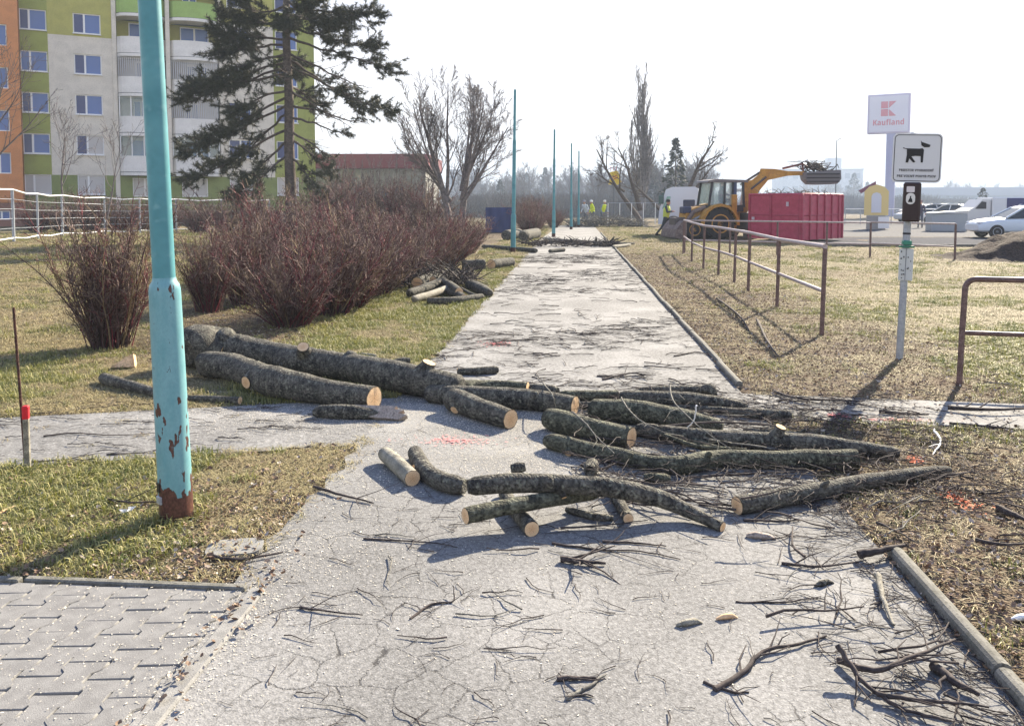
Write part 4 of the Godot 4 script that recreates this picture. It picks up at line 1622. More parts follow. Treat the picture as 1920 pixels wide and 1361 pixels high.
# ---------------------------------------------------------------- felled timber
# pts: centre line as x, y, z, radius; ends: which ends show a sawn face; stubs: [share along, angle, length, radius, sawn]
func log_piece(label: String, nums: Array, bark: String, ends: Array, stubs := [], group := "", cat := "log", called := "log") -> Node3D:
	var cp := []
	var cr := []
	for i in range(0, nums.size(), 4):
		cp.append(Vector3(nums[i], nums[i + 1], nums[i + 2]))
		cr.append(nums[i + 3])
	var base := Vector3(cp[0].x, 0, cp[0].z)
	var pts := []
	var rad := []
	var n := cp.size()
	var seed_n := noise_of(int(absf(cp[0].x * 917.0) + absf(cp[0].z * 311.0)) % 9973, 0.05)
	for i in n - 1:
		var a: Vector3 = cp[maxi(i - 1, 0)]
		var b: Vector3 = cp[i]
		var c: Vector3 = cp[i + 1]
		var d: Vector3 = cp[mini(i + 2, n - 1)]
		var k := clampi(int(b.distance_to(c) / 0.05), 2, 14)
		for j in k:
			var f := float(j) / k
			pts.append(b.cubic_interpolate(c, a, d, f) - base)
			rad.append(lerpf(cr[i], cr[i + 1], smoothstep(0.0, 1.0, f)))
	pts.append(cp[n - 1] - base)
	rad.append(cr[n - 1])
	var big: float = rad.max()
	for i in pts.size():
		rad[i] *= 1.0 + 0.05 * seed_n.get_noise_1d(i * 9.0)
	for e in ends.size():   # broken or hidden ends are rounded off
		if not ends[e]:
			var at := 0 if e == 0 else pts.size() - 1
			rad[at] *= 0.72
	var t := thing(called, label, cat, base, 0.0, group)
	var m := MB.new()
	var sides := 18 if big > 0.05 else 9
	m.tube(pts, rad, sides, not (ends[0] and ends[1]), 0.075, seed_n)
	for s in stubs:
		var f: float = s[0] * (pts.size() - 1)
		var i := mini(int(f), pts.size() - 2)
		var c: Vector3 = pts[i].lerp(pts[i + 1], f - i)
		var ax: Vector3 = (pts[i + 1] - pts[i]).normalized()
		var side := ax.cross(Vector3.UP).normalized()
		var up := side.cross(ax)
		var dir: Vector3 = (side * cos(s[1]) + up * sin(s[1]) + ax * 0.35).normalized()
		var r: float = rad[i]
		var q := [c + dir * r * 0.4, c + dir * r * 0.85, c + dir * (r + s[2] * 0.5), c + dir * (r + s[2])]
		m.tube(q, [s[3] * 1.9, s[3] * 1.45, s[3] * (1.05 if s[4] else 1.2), s[3] * (1.0 if s[4] else 0.55)], 12, not s[4], 0.06, seed_n)
		if s[4]:
			cut_face(t, q[3], dir, s[3] * 0.99, 12)
	obj("bark", m, M[bark], t)
	if ends[0]:
		cut_face(t, pts[0], (pts[0] - pts[1]).normalized(), rad[0], sides)
	if ends[1]:
		cut_face(t, pts[-1], (pts[-1] - pts[-2]).normalized(), rad[-1], sides)
	return t

func cut_face(t: Node3D, at: Vector3, dir: Vector3, r: float, n: int) -> void:
	var m := MB.new()
	var side := dir.cross(Vector3.UP).normalized()
	if side.length() < 0.1:
		side = Vector3.RIGHT
	var up := side.cross(dir)
	var turn := R(0, TAU)
	var skew := dir * r * 0.12
	var ce := m.p(at + dir * 0.004, Vector2(0.5, 0.5))
	var f := m.v.size()
	for ring in 2:
		var rr := r * (0.55 if ring == 0 else 1.0)
		for j in n:
			var a := -TAU * j / n
			var w := rr * (R(0.97, 1.03) if ring == 1 else 1.0)
			m.p(at + dir * (0.004 + (R(-0.003, 0.003) if ring == 0 else -0.001)) + (side * cos(a) + up * sin(a)) * w, Vector2(0.5 + 0.5 * rr / r * cos(a + turn), 0.5 + 0.5 * rr / r * sin(a + turn)))
	for j in n:
		var j1 := (j + 1) % n
		m.tri(ce, f + j, f + j1)
		m.quad(f + j, f + n + j, f + n + j1, f + j1)
	obj("cut_face", m, M.wood, t)

func build_logs() -> void:
	rng.seed = 501
	log_piece("thick rear trunk with a swollen fork end, longest of the felled logs", [-3.782, 0.181, -7.757, 0.181, -3.717, 0.216, -7.921, 0.216, -3.6, 0.193, -8.063, 0.193, -3.383, 0.16, -8.022, 0.16, -2.883, 0.13, -7.87, 0.13, -2.572, 0.143, -7.583, 0.143, -2.13, 0.127, -7.438, 0.127, -1.666, 0.139, -7.082, 0.139, -1.169, 0.124, -6.801, 0.124, -0.906, 0.109, -6.689, 0.109], "bark", [false, false], [[0.46, 0.9, 0.09, 0.055, true], [0.39, -0.3, 0.012, 0.05, false], [0.4, -0.3, 0.02, 0.03, false], [0.6, 1.9, 0.03, 0.05, false], [0.88, 1.7, 0.05, 0.06, true], [0.06, -0.25, 0.03, 0.085, true], [0.12, 1.2, 0.02, 0.07, false]])
	log_piece("large front log with a hollow heart in its orange sawn end", [-3.505, 0.104, -7.427, 0.104, -3.412, 0.124, -7.46, 0.124, -3.164, 0.127, -7.362, 0.127, -2.776, 0.121, -7.019, 0.121, -2.499, 0.133, -6.723, 0.133, -2.26, 0.118, -6.627, 0.118, -1.956, 0.101, -6.512, 0.101, -1.557, 0.098, -6.336, 0.098], "bark", [false, true], [[0.42, -0.15, 0.035, 0.055, true], [0.47, -0.95, 0.02, 0.026, true], [0.44, -1, 0.02, 0.05, false], [0.45, 0.9, 0.01, 0.05, false]])
	log_piece("short stout log with sawn branch scar, right of the hollow hearted log", [-0.972, 0.088, -6.42, 0.088, -0.873, 0.092, -6.32, 0.092, -0.67, 0.083, -6.106, 0.083, -0.445, 0.073, -5.902, 0.073], "bark", [false, true], [[0.17, -0.5, 0.004, 0.035, true]])
	log_piece("log lying behind the short stout one with an orange cut end", [-1.193, 0.072, -6.655, 0.072, -0.803, 0.084, -6.538, 0.084, -0.348, 0.083, -6.468, 0.083, 0.023, 0.076, -6.316, 0.076], "bark", [false, true], [[0.72, 0.8, 0.02, 0.03, false]])
	log_piece("thin tapering end of the rear trunk reaching toward the pile", [-0.963, 0.067, -6.906, 0.067, -0.72, 0.05, -7.081, 0.05, -0.382, 0.05, -7.025, 0.05], "bark_green", [false, true], [[0.15, -0.5, 0.01, 0.03, true]])
	log_piece("short grey log just behind the log with the orange end", [-0.355, 0.045, -7.027, 0.045, -0.123, 0.053, -6.871, 0.053], "bark", [false, false], [])
	log_piece("plump greenish log with tan cut end in the middle of the pile", [-0.176, 0.073, -5.95, 0.073, -0.084, 0.084, -5.827, 0.084, 0.139, 0.077, -5.659, 0.077, 0.398, 0.071, -5.494, 0.071], "bark_green", [false, true], [])
	log_piece("long snaking log with pale right end across the front of the pile", [-0.171, 0.051, -5.457, 0.051, -0.035, 0.058, -5.347, 0.058, 0.096, 0.053, -5.267, 0.053, 0.307, 0.052, -5.141, 0.052, 0.473, 0.05, -5.03, 0.05, 0.64, 0.057, -4.971, 0.057, 0.781, 0.061, -5.04, 0.061, 0.938, 0.056, -5.129, 0.056, 1.217, 0.056, -5.129, 0.056, 1.492, 0.062, -5.133, 0.062, 1.75, 0.065, -5.141, 0.065], "bark_green", [false, true], [[0.1, -0.4, 0.02, 0.022, true], [0.52, 0.9, 0.03, 0.015, false], [0.3, 0.8, 0.02, 0.015, false]])
	log_piece("long straight log behind the snaking one running to the right edge of the path", [0.459, 0.052, -5.773, 0.052, 0.787, 0.059, -5.602, 0.059, 1.161, 0.062, -5.518, 0.062, 1.555, 0.065, -5.464, 0.065, 1.829, 0.056, -5.397, 0.056, 2.088, 0.04, -5.367, 0.04], "bark", [false, false], [[0.55, 1.4, 0.05, 0.035, true], [0.3, 0.7, 0.03, 0.015, false]])
	log_piece("mossy green log tapering to the right behind the plump one", [0.132, 0.078, -6.202, 0.078, 0.445, 0.091, -6.108, 0.091, 0.758, 0.084, -5.948, 0.084, 1.065, 0.053, -5.842, 0.053], "bark_green", [false, false], [])
	log_piece("thin log with small round orange end facing the camera high in the pile", [-0.108, 0.045, -6.774, 0.045, 0.121, 0.047, -6.78, 0.047, 0.378, 0.045, -6.828, 0.045], "bark_green", [false, true], [])
	log_piece("grey wavy log at the back of the pile swelling in the middle", [0.392, 0.059, -6.694, 0.059, 0.632, 0.064, -6.637, 0.064, 0.922, 0.068, -6.586, 0.068, 1.165, 0.057, -6.544, 0.057, 1.377, 0.036, -6.524, 0.036], "bark", [false, false], [])
	log_piece("slim far log ending at the stubby block behind the pile", [0.579, 0.035, -7.039, 0.035, 0.829, 0.041, -7.052, 0.041, 1.136, 0.041, -7.095, 0.041], "bark", [false, false], [])
	log_piece("stubby upright block of wood at the back right of the pile", [1.1, 0.073, -6.762, 0.073, 1.134, 0.123, -6.814, 0.073], "bark", [false, false], [])
	log_piece("slim log with dark right end between the wavy log and the mossy log", [0.77, 0.025, -6.541, 0.025, 1.145, 0.032, -6.425, 0.032, 1.404, 0.041, -6.312, 0.041, 1.65, 0.045, -6.266, 0.045], "bark", [false, false], [])
	log_piece("lone dark log at right, slanting up from the path onto the grass", [0.874, 0.049, -4.349, 0.049, 1.194, 0.051, -4.511, 0.051, 1.453, 0.047, -4.656, 0.047, 1.643, 0.045, -4.774, 0.045, 1.959, 0.04, -4.933, 0.04, 2.283, 0.029, -5.096, 0.029], "bark", [true, false], [[0.33, 0.9, 0.05, 0.012, false]])
	log_piece("short pale barked log with round cut end at the left of the front group", [-1.197, 0.063, -5.082, 0.043, -1.105, 0.06, -4.946, 0.05, -0.921, 0.049, -4.649, 0.049], "bark_pale", [false, true], [])
	log_piece("curved log bending down to the right beside the short pale one", [-1.009, 0.047, -5.171, 0.047, -0.934, 0.053, -4.939, 0.053, -0.846, 0.052, -4.737, 0.052, -0.727, 0.054, -4.584, 0.054, -0.596, 0.054, -4.521, 0.054], "bark", [false, false], [[0.45, 0.2, 0.01, 0.016, true]])
	log_piece("big arching log on top of the front group with small orange lower end", [-0.528, 0.199, -4.111, 0.049, -0.325, 0.201, -4.169, 0.051, -0.134, 0.19, -4.206, 0.05, 0.158, 0.172, -4.233, 0.052, 0.312, 0.15, -4.233, 0.05, 0.468, 0.106, -4.257, 0.046, 0.605, 0.055, -4.23, 0.035, 0.754, 0.026, -4.11, 0.026], "bark", [false, true], [[0.3, 0.6, 0.02, 0.025, false], [0.36, -0.9, 0.02, 0.015, true]])
	log_piece("log with tan left end lying crosswise beneath the arching log", [-0.511, 0.13, -3.895, 0.04, -0.36, 0.131, -4.001, 0.041, -0.224, 0.13, -4.082, 0.04, -0.032, 0.108, -4.246, 0.038, 0.138, 0.087, -4.382, 0.037], "bark_green", [true, false], [])
	log_piece("end on log with round face pointing at the camera under the crosswise log", [-0.195, 0.04, -3.979, 0.04, -0.26, 0.04, -4.14, 0.04, -0.322, 0.039, -4.303, 0.039, -0.378, 0.038, -4.531, 0.038], "bark", [true, false], [])
	log_piece("small end on log with tan face poking out beneath the arching log", [0.291, 0.028, -4.183, 0.028, 0.261, 0.031, -4.376, 0.031, 0.221, 0.033, -4.617, 0.033], "bark", [true, false], [])
	log_piece("stub of grey log standing behind the arching log", [-0.365, 0.038, -4.885, 0.038, -0.278, 0.055, -4.89, 0.035], "bark", [false, false], [])
	log_piece("thick grey butt seen end on below the snaking log", [0.108, 0.047, -4.853, 0.047, 0.131, 0.045, -5.021, 0.045], "bark", [false, false], [])
	log_piece("short mossy piece on the path behind the arching log", [0.425, 0.031, -4.809, 0.031, 0.511, 0.034, -4.798, 0.034, 0.574, 0.028, -4.811, 0.028], "bark_green", [false, false], [])
	log_piece("thin dark log half hidden behind the lamp post on the left grass", [-4.27, 0.048, -7.16, 0.048, -4.08, 0.054, -6.99, 0.054, -3.872, 0.048, -6.88, 0.048, -3.456, 0.038, -6.634, 0.038, -3.154, 0.035, -6.516, 0.035], "bark", [false, false], [])
	log_piece("thin short log with small orange end right of the lamp post", [-3.163, 0.028, -6.524, 0.028, -2.94, 0.03, -6.513, 0.03, -2.701, 0.032, -6.468, 0.032], "bark", [false, true], [])
	log_piece("short dark log on the path just beyond the rear trunk tip", [-1.087, 0.033, -7.729, 0.033, -0.925, 0.038, -7.742, 0.038, -0.708, 0.041, -7.819, 0.041], "bark", [true, false], [])
	log_piece("small grey stick log on the grass above the rear trunk", [-2.282, 0.02, -8.623, 0.02, -2.069, 0.022, -8.532, 0.022], "bark_pale", [false, false], [])
	log_piece("dark knobbly chunk on the grass verge beside the rear trunk", [-1.801, 0.037, -8.099, 0.037, -1.636, 0.048, -8.167, 0.048], "bark", [false, false], [])
	log_piece("mossy crooked limb lying between the plump log and the straight log", [0.423, 0.037, -5.784, 0.037, 0.636, 0.04, -5.696, 0.04, 0.845, 0.035, -5.513, 0.035, 0.982, 0.024, -5.393, 0.024], "bark_green", [false, false], [[0.4, 0.8, 0.03, 0.015, false]])
	log_piece("low dark limb in the shade behind the mossy green log", [0.053, 0.033, -6.506, 0.033, 0.368, 0.037, -6.479, 0.037, 0.694, 0.033, -6.421, 0.033, 1.041, 0.024, -6.287, 0.024], "bark", [false, false], [])
	log_piece("dark limb running right beneath the straight log toward the grass", [1.218, 0.026, -5.882, 0.026, 1.434, 0.033, -5.779, 0.033, 1.707, 0.029, -5.722, 0.029, 1.892, 0.018, -5.636, 0.018], "bark", [false, false], [[0.5, 1, 0.05, 0.012, false]])
	log_piece("short round behind the short stout log with pale rim", [-0.785, 0.037, -7.157, 0.037, -0.522, 0.041, -7.115, 0.041], "bark_green", [false, true], [])
	log_piece("second log under the front group half hidden by the arching log", [-0.027, 0.019, -4.308, 0.019, 0.106, 0.02, -4.218, 0.02, 0.216, 0.018, -4.204, 0.018], "bark", [false, false], [])
	log_piece("dark log at the bottom of the second pile in the shade", [-2.327, 0.055, -13.029, 0.055, -1.916, 0.06, -13.164, 0.06, -1.507, 0.054, -13.775, 0.054], "bark", [false, false], [])
	log_piece("short round with orange face in the middle of the second pile", [-2.593, 0.179, -15.212, 0.079, -2.406, 0.197, -15.691, 0.077], "bark", [true, false], [])
	log_piece("left log of the pair of thick rounds at the hedge end", [-2.65, 0.128, -19.652, 0.128, -2.096, 0.135, -19.771, 0.135], "bark", [false, false], [])
	log_piece("right log of the pair of thick rounds, orange face to the left", [-1.971, 0.123, -19.936, 0.123, -1.533, 0.122, -20.876, 0.122], "bark", [true, false], [])
	log_piece("back log of the second pile with an orange round face", [-2.827, 0.163, -14.85, 0.113, -2.684, 0.166, -16.119, 0.116, -2.483, 0.158, -17.08, 0.108], "bark", [true, false], [])
	log_piece("long blue grey log slanting up through the second pile", [-2.765, 0.1, -13.752, 0.07, -2.527, 0.141, -14.707, 0.081, -2.288, 0.196, -16.172, 0.096], "bark", [false, false], [])
	log_piece("pale mottled log lying along the front of the second pile", [-2.559, 0.078, -13.112, 0.058, -2.37, 0.091, -13.784, 0.061, -2.192, 0.105, -14.8, 0.065], "bark_pale", [false, false], [])
	log_piece("log with yellow round face at the right front of the second pile", [-1.907, 0.13, -13.791, 0.07, -2.15, 0.154, -14.516, 0.074, -2.413, 0.161, -15.21, 0.071], "bark", [true, false], [])
	log_piece("log with tan face below the yellow one in the second pile", [-1.765, 0.068, -13.402, 0.068, -2.058, 0.072, -14.143, 0.072, -2.376, 0.069, -14.85, 0.069], "bark", [true, false], [])
	log_piece("thin pole slanting down to the right out of the second pile", [-1.986, 0.118, -14.502, 0.028, -1.729, 0.067, -14.04, 0.027, -1.516, 0.027, -13.772, 0.027], "bark", [false, false], [])
	log_piece("dark stump end at the right of the second pile", [-1.929, 0.102, -15.338, 0.102, -1.643, 0.102, -14.589, 0.102, -1.418, 0.077, -14.062, 0.077], "bark", [false, false], [])
	log_piece("squat pinkish block at the back of the second pile", [-2.222, 0.133, -16.631, 0.113, -2.041, 0.134, -16.757, 0.114], "bark", [false, false], [])
	log_piece("thick bare branch leaning out of the hedge onto the second pile", [-3.57, 0.48, -18.652, 0.03, -3.002, 0.284, -17.155, 0.034, -2.548, 0.121, -15.93, 0.041], "bark", [false, false], [])
	log_piece("long dark log crossing behind the second lamp post", [-3.156, 0.075, -28.889, 0.075, -2.023, 0.08, -27.553, 0.08, -1.154, 0.077, -26.465, 0.077], "bark", [false, false], [])
	log_piece("fat round with white cut face just left of the second lamp post", [-2.836, 0.226, -34.912, 0.226, -2.387, 0.225, -36.715, 0.225], "bark", [false, true], [])
	log_piece("fat round with white cut face just right of the second lamp post", [-2.05, 0.232, -34.262, 0.232, -1.629, 0.229, -37.31, 0.229], "bark", [false, true], [])
	log_piece("small log beside the fat right round", [-1.446, 0.092, -31.734, 0.092, -0.973, 0.084, -32.373, 0.084], "bark", [false, false], [])
	log_piece("long limb lying across the path far ahead", [-0.247, 0.085, -32.843, 0.085, 0.725, 0.09, -31.12, 0.09, 1.514, 0.079, -30.99, 0.079, 2.35, 0.051, -31.619, 0.051], "bark", [false, false], [[0.4, 0.8, 0.3, 0.03, false], [0.6, 0.9, 0.3, 0.03, false]])
	log_piece("pale log under the limb lying across the far path", [1.421, 0.065, -29.059, 0.065, 2.124, 0.059, -30.665, 0.059], "bark_pale", [false, false], [])
	log_piece("grey log at the left end of the far limb", [-1.203, 0.079, -34.788, 0.079, -0.205, 0.085, -32.847, 0.085], "bark_pale", [false, false], [])
	log_piece("short log lying on the far verge before the limb", [-0.744, 0.06, -26.494, 0.06, -0.274, 0.07, -27.237, 0.07], "bark", [false, false], [])
	# split pieces
	var t := thing("wood_wedge", "pale triangular wedge of sawn wood on the grass left of the felled trunks", "wood wedge", Vector3(-4.451, 0, -7.821), 0.3)
	var m := MB.new()
	m.prism(PackedVector2Array([Vector2(-0.11, 0), Vector2(0.12, 0), Vector2(0.10, 0.13), Vector2(0.03, 0.10)]), 0.12, Vector3.ZERO, Basis(Vector3.RIGHT, -0.3))
	obj("block", m, M.wood_side, t)
	t = thing("split_slab", "grey split slab with torn end lying below the hollow hearted log", "wood slab", Vector3(-1.617, 0, -6.089), -0.10)
	m = MB.new()
	m.prism(PackedVector2Array([Vector2(-0.12, 0.0), Vector2(0.33, -0.02), Vector2(0.38, 0.02), Vector2(0.31, 0.035), Vector2(0.35, 0.06), Vector2(0.27, 0.065), Vector2(0.29, 0.09), Vector2(-0.10, 0.085)]), 0.05, Vector3(0, 0.02, 0), Basis(Vector3.RIGHT, -0.75))
	obj("split_face", m, M.split, t)
	m = MB.new()
	m.tube([Vector3(-0.36, 0.035, 0), Vector3(-0.3, 0.045, 0), Vector3(-0.18, 0.05, 0), Vector3(-0.06, 0.05, 0), Vector3(0.2, 0.03, -0.03)], [0.025, 0.05, 0.058, 0.056, 0.03], 12, true, 0.15, noise_of(88, 0.05))
	obj("bark", m, M.bark, t)

# ---------------------------------------------------------------- street furniture
func build_lamp_posts() -> void:
	var at := Vector3(-2.055, 0, -4.083)
	var t := thing("lamp_post", "near leaning teal lamp post with peeling paint and rusty foot", "lamp post", at)
	t.rotation = Vector3(0, 0, 0.029)
	var m := MB.new()
	var lower := Basis(Vector3.UP, PI / 2)
	m.lathe([[0.084, -0.2], [0.084, 0.0], [0.083, 0.3], [0.081, 0.7], [0.078, 1.15], [0.077, 1.20], [0.072, 1.225], [0.060, 1.245], [0.057, 1.262]], Vector3.ZERO, 40, lower)
	for i in m.uv.size():
		m.uv[i].y /= 1.3
	obj("sleeve", m, M.teal, t)
	m = MB.new()
	m.lathe([[0.0555, 1.2], [0.0555, 2.0], [0.054, 3.5], [0.046, 3.52], [0.045, 5.2], [0.02, 5.22]], Vector3.ZERO, 32)
	obj("pole", m, M.teal_plain, t)
	m = MB.new()
	m.box(Vector3(-0.055, 0.12, 0.065), Vector3(0.05, 0.04, 0.012), Basis(Vector3.UP, -0.7), 0.003)
	obj("plate", m, M.galv, t)
	m = MB.new()
	m.box(Vector3(-0.058, 0.185, 0.062), Vector3(0.035, 0.05, 0.006), Basis(Vector3.UP, -0.7), 0.002)
	obj("latch_hole", m, M.black, t)
	var list := [["second teal lamp post from the camera, rising over the path beside the big cut rounds", Vector3(-1.935, 0, -26.824), 5.25, -0.012], ["third teal lamp post from the camera, at the end of the short hedge", Vector3(-0.891, 0, -38.776), 5.0, -0.006], ["fourth thin teal lamp post from the camera", Vector3(-0.089, 0, -49.302), 5.1, 0.0], ["fifth, farthest lamp post, near the workers", Vector3(0.383, 0, -53.446), 4.9, 0.0]]
	for l in list:
		t = thing("lamp_post", l[0], "lamp post", l[1], 0.0, "far teal lamp posts")
		t.rotation.z = l[3]
		m = MB.new()
		m.lathe([[0.088, -0.1], [0.085, 0.3], [0.082, 1.2], [0.062, 1.26]], Vector3.ZERO, 16)
		obj("sleeve", m, M.teal_plain, t)
		m = MB.new()
		m.lathe([[0.090, 0.0], [0.087, 0.16]], Vector3.ZERO, 16)
		obj("foot", m, M.rust, t)
		m = MB.new()
		m.lathe([[0.060, 1.25], [0.058, 3.6], [0.044, 3.66], [0.040, l[2]], [0.02, l[2] + 0.01]], Vector3.ZERO, 14)
		obj("pole", m, M.teal_plain, t)
	# stakes on the left
	t = thing("stake", "grey wooden stake with a red painted top at the left edge", "stake", Vector3(-3.379, 0, -4.82), 0.3)
	m = MB.new()
	m.box(Vector3(0, 0.14, 0), Vector3(0.032, 0.34, 0.032), Basis.IDENTITY, 0.004)
	obj("shaft", m, M.bark_pale, t)
	m = MB.new()
	m.box(Vector3(0, 0.345, 0), Vector3(0.036, 0.085, 0.036), Basis.IDENTITY, 0.005)
	obj("red_tip", m, mat(L(.55, .015, .025), 0.6), t)
	m = MB.new()
	m.tube([Vector3(0, -0.1, 0), Vector3(-0.02, 0.4, 0), Vector3(-0.045, 0.98, 0)], [0.0085, 0.0085, 0.008], 8, true, 0.1, noise_of(5, 0.2))
	var rod := obj("iron_rod", m, M.rust)
	rod.position = Vector3(-3.49, 0, -4.961)
	tag(rod, "thin rusty iron rod standing upright beside the red tipped stake", "rod")

func rounded(w: float, h: float, r: float, n := 6) -> PackedVector2Array:
	var out := PackedVector2Array()
	for k in 4:
		var c := Vector2((w / 2 - r) * (1 if k == 0 or k == 3 else -1), (h / 2 - r) * (1 if k < 2 else -1))
		for i in n + 1:
			var a := PI / 2 * (k + float(i) / n)
			out.append(c + Vector2(cos(a), sin(a)) * r)
	return out

func build_signs() -> void:
	var at := Vector3(3.42, 0, -8.844)
	var t := thing("sign_post", "galvanised post leaning slightly on the grass, carrying the dog sign", "post", at)
	t.rotation.z = -0.030
	var m := MB.new()
	m.lathe([[0.036, -0.1], [0.036, 2.35], [0.02, 2.36]], Vector3.ZERO, 20)
	obj("pole", m, M.galv, t)
	m = MB.new()
	for v in [1.31, 1.61, 1.87]:
		m.lathe([[0.039, v], [0.039, v + 0.02]], Vector3.ZERO, 20)
	obj("clamp", m, M.dark, t)
	var face := -0.13
	# the dog sign: bevelled white plate, black rim line, dog, two lines of text
	var s := thing("dog_sign", "white square sign with black dog pictogram and two lines of text", "sign", at + Vector3(0.10, 2.095, 0.05), face)
	s.rotation.z = -0.025
	m = MB.new()
	m.prism(rounded(0.47, 0.50, 0.05), 0.012)
	obj("plate", m, mat(L(.60, .61, .62), 0.4), s)
	m = MB.new()
	var outer := rounded(0.445, 0.475, 0.042)
	var inner := rounded(0.432, 0.462, 0.036)
	for i in outer.size():
		var j := (i + 1) % outer.size()
		m.face(Vector3(outer[i].x, outer[i].y, 0.0075), Vector3(outer[j].x, outer[j].y, 0.0075), Vector3(inner[j].x, inner[j].y, 0.0075), Vector3(inner[i].x, inner[i].y, 0.0075))
	obj("rim_line", m, M.black, s)
	m = MB.new()
	var dog := PackedVector2Array([Vector2(-0.135, 0.108), Vector2(-0.118, 0.098), Vector2(0.02, 0.096), Vector2(0.045, 0.102), Vector2(0.06, 0.085), Vector2(0.056, -0.045), Vector2(0.036, -0.045), Vector2(0.032, 0.02), Vector2(-0.02, 0.022), Vector2(-0.055, 0.015), Vector2(-0.015, -0.04), Vector2(-0.035, -0.047), Vector2(-0.075, -0.005), Vector2(-0.085, -0.047), Vector2(-0.108, -0.047), Vector2(-0.10, 0.035), Vector2(-0.102, 0.088), Vector2(-0.14, 0.098)])
	m.prism(dog, 0.003, Vector3(0, 0, 0.0078))
	m.prism(PackedVector2Array([Vector2(0.028, 0.178), Vector2(0.035, 0.165), Vector2(0.12, 0.135), Vector2(0.112, 0.112), Vector2(0.062, 0.110), Vector2(0.034, 0.13)]), 0.003, Vector3(0, 0, 0.0078))
	obj("dog_pictogram", m, M.black, s)
	var ink := mat(L(.05, .05, .055), 0.6)
	lettering("PRIESTOR VYHRADENÝ", 0.034, ink, s, Vector3(-0.002, -0.125, 0.0075), 0.33, 0.003)
	lettering("PRE VOĽNÝ POHYB PSOV", 0.034, ink, s, Vector3(0.0, -0.185, 0.0075), 0.37, 0.003)
	# bag dispenser
	var b := thing("bag_dispenser", "dark brown dog bag dispenser box with two white stickers on the sign post", "dispenser", at + Vector3(0.045, 1.645, 0.085), -0.35)
	b.rotation.z = -0.02
	m = MB.new()
	m.box(Vector3.ZERO, Vector3(0.165, 0.40, 0.10), Basis.IDENTITY, 0.014)
	obj("case", m, mat(L(.028, .015, .016), 0.45), b)
	m = MB.new()
	m.prism(rounded(0.075, 0.06, 0.008, 3), 0.004, Vector3(-0.015, 0.13, 0.051))
	obj("sticker", m, mat(L(.62, .58, .58), 0.5), b)
	m = MB.new()
	m.prism(rounded(0.084, 0.116, 0.0415, 8), 0.004, Vector3(-0.012, 0.035, 0.051))
	var st := obj("sticker", m, mat(L(.66, .65, .62), 0.5), b)
	m = MB.new()
	m.prism(PackedVector2Array([Vector2(-0.024, 0.0), Vector2(0.02, -0.002), Vector2(0.014, 0.03), Vector2(0.004, 0.045), Vector2(0.007, 0.062), Vector2(-0.006, 0.062), Vector2(-0.008, 0.04), Vector2(-0.016, 0.025)]), 0.003, Vector3(-0.012, 0.0, 0.0535))
	obj("print", m, M.black, st)
	# the two small boards below with punched marks
	var p := thing("board_pair", "pair of narrow speckled white boards with a green cap strapped to the sign post", "board", at + Vector3(0.02, 1.0, 0.045), -0.12)
	p.rotation.z = -0.02
	for k in 2:
		m = MB.new()
		m.box(Vector3(-0.036 + k * 0.072, 0, 0.004 * k), Vector3(0.066, 0.33, 0.012), Basis(Vector3.UP, 0.3 - 0.6 * k), 0.003)
		var bo := obj("board", m, mat(L(.52, .55, .54), 0.5), p)
		m = MB.new()
		for q in 9:
			m.prism(rounded(R(0.006, 0.016), R(0.008, 0.02), 0.003, 2), 0.002, Vector3(-0.036 + k * 0.072 + R(-0.022, 0.022), R(-0.14, 0.14), 0.0125))
		obj("mark", m, M.black, bo)
	m = MB.new()
	m.box(Vector3(0, 0.185, 0.0), Vector3(0.15, 0.02, 0.04), Basis.IDENTITY, 0.004)
	obj("cap", m, mat(L(.03, .16, .10), 0.5), p)
	m = MB.new()
	m.box(Vector3(0.008, 0.225, -0.03), Vector3(0.085, 0.05, 0.085), Basis.IDENTITY, 0.01)
	obj("strap", m, mat(L(.05, .22, .15), 0.5), p)

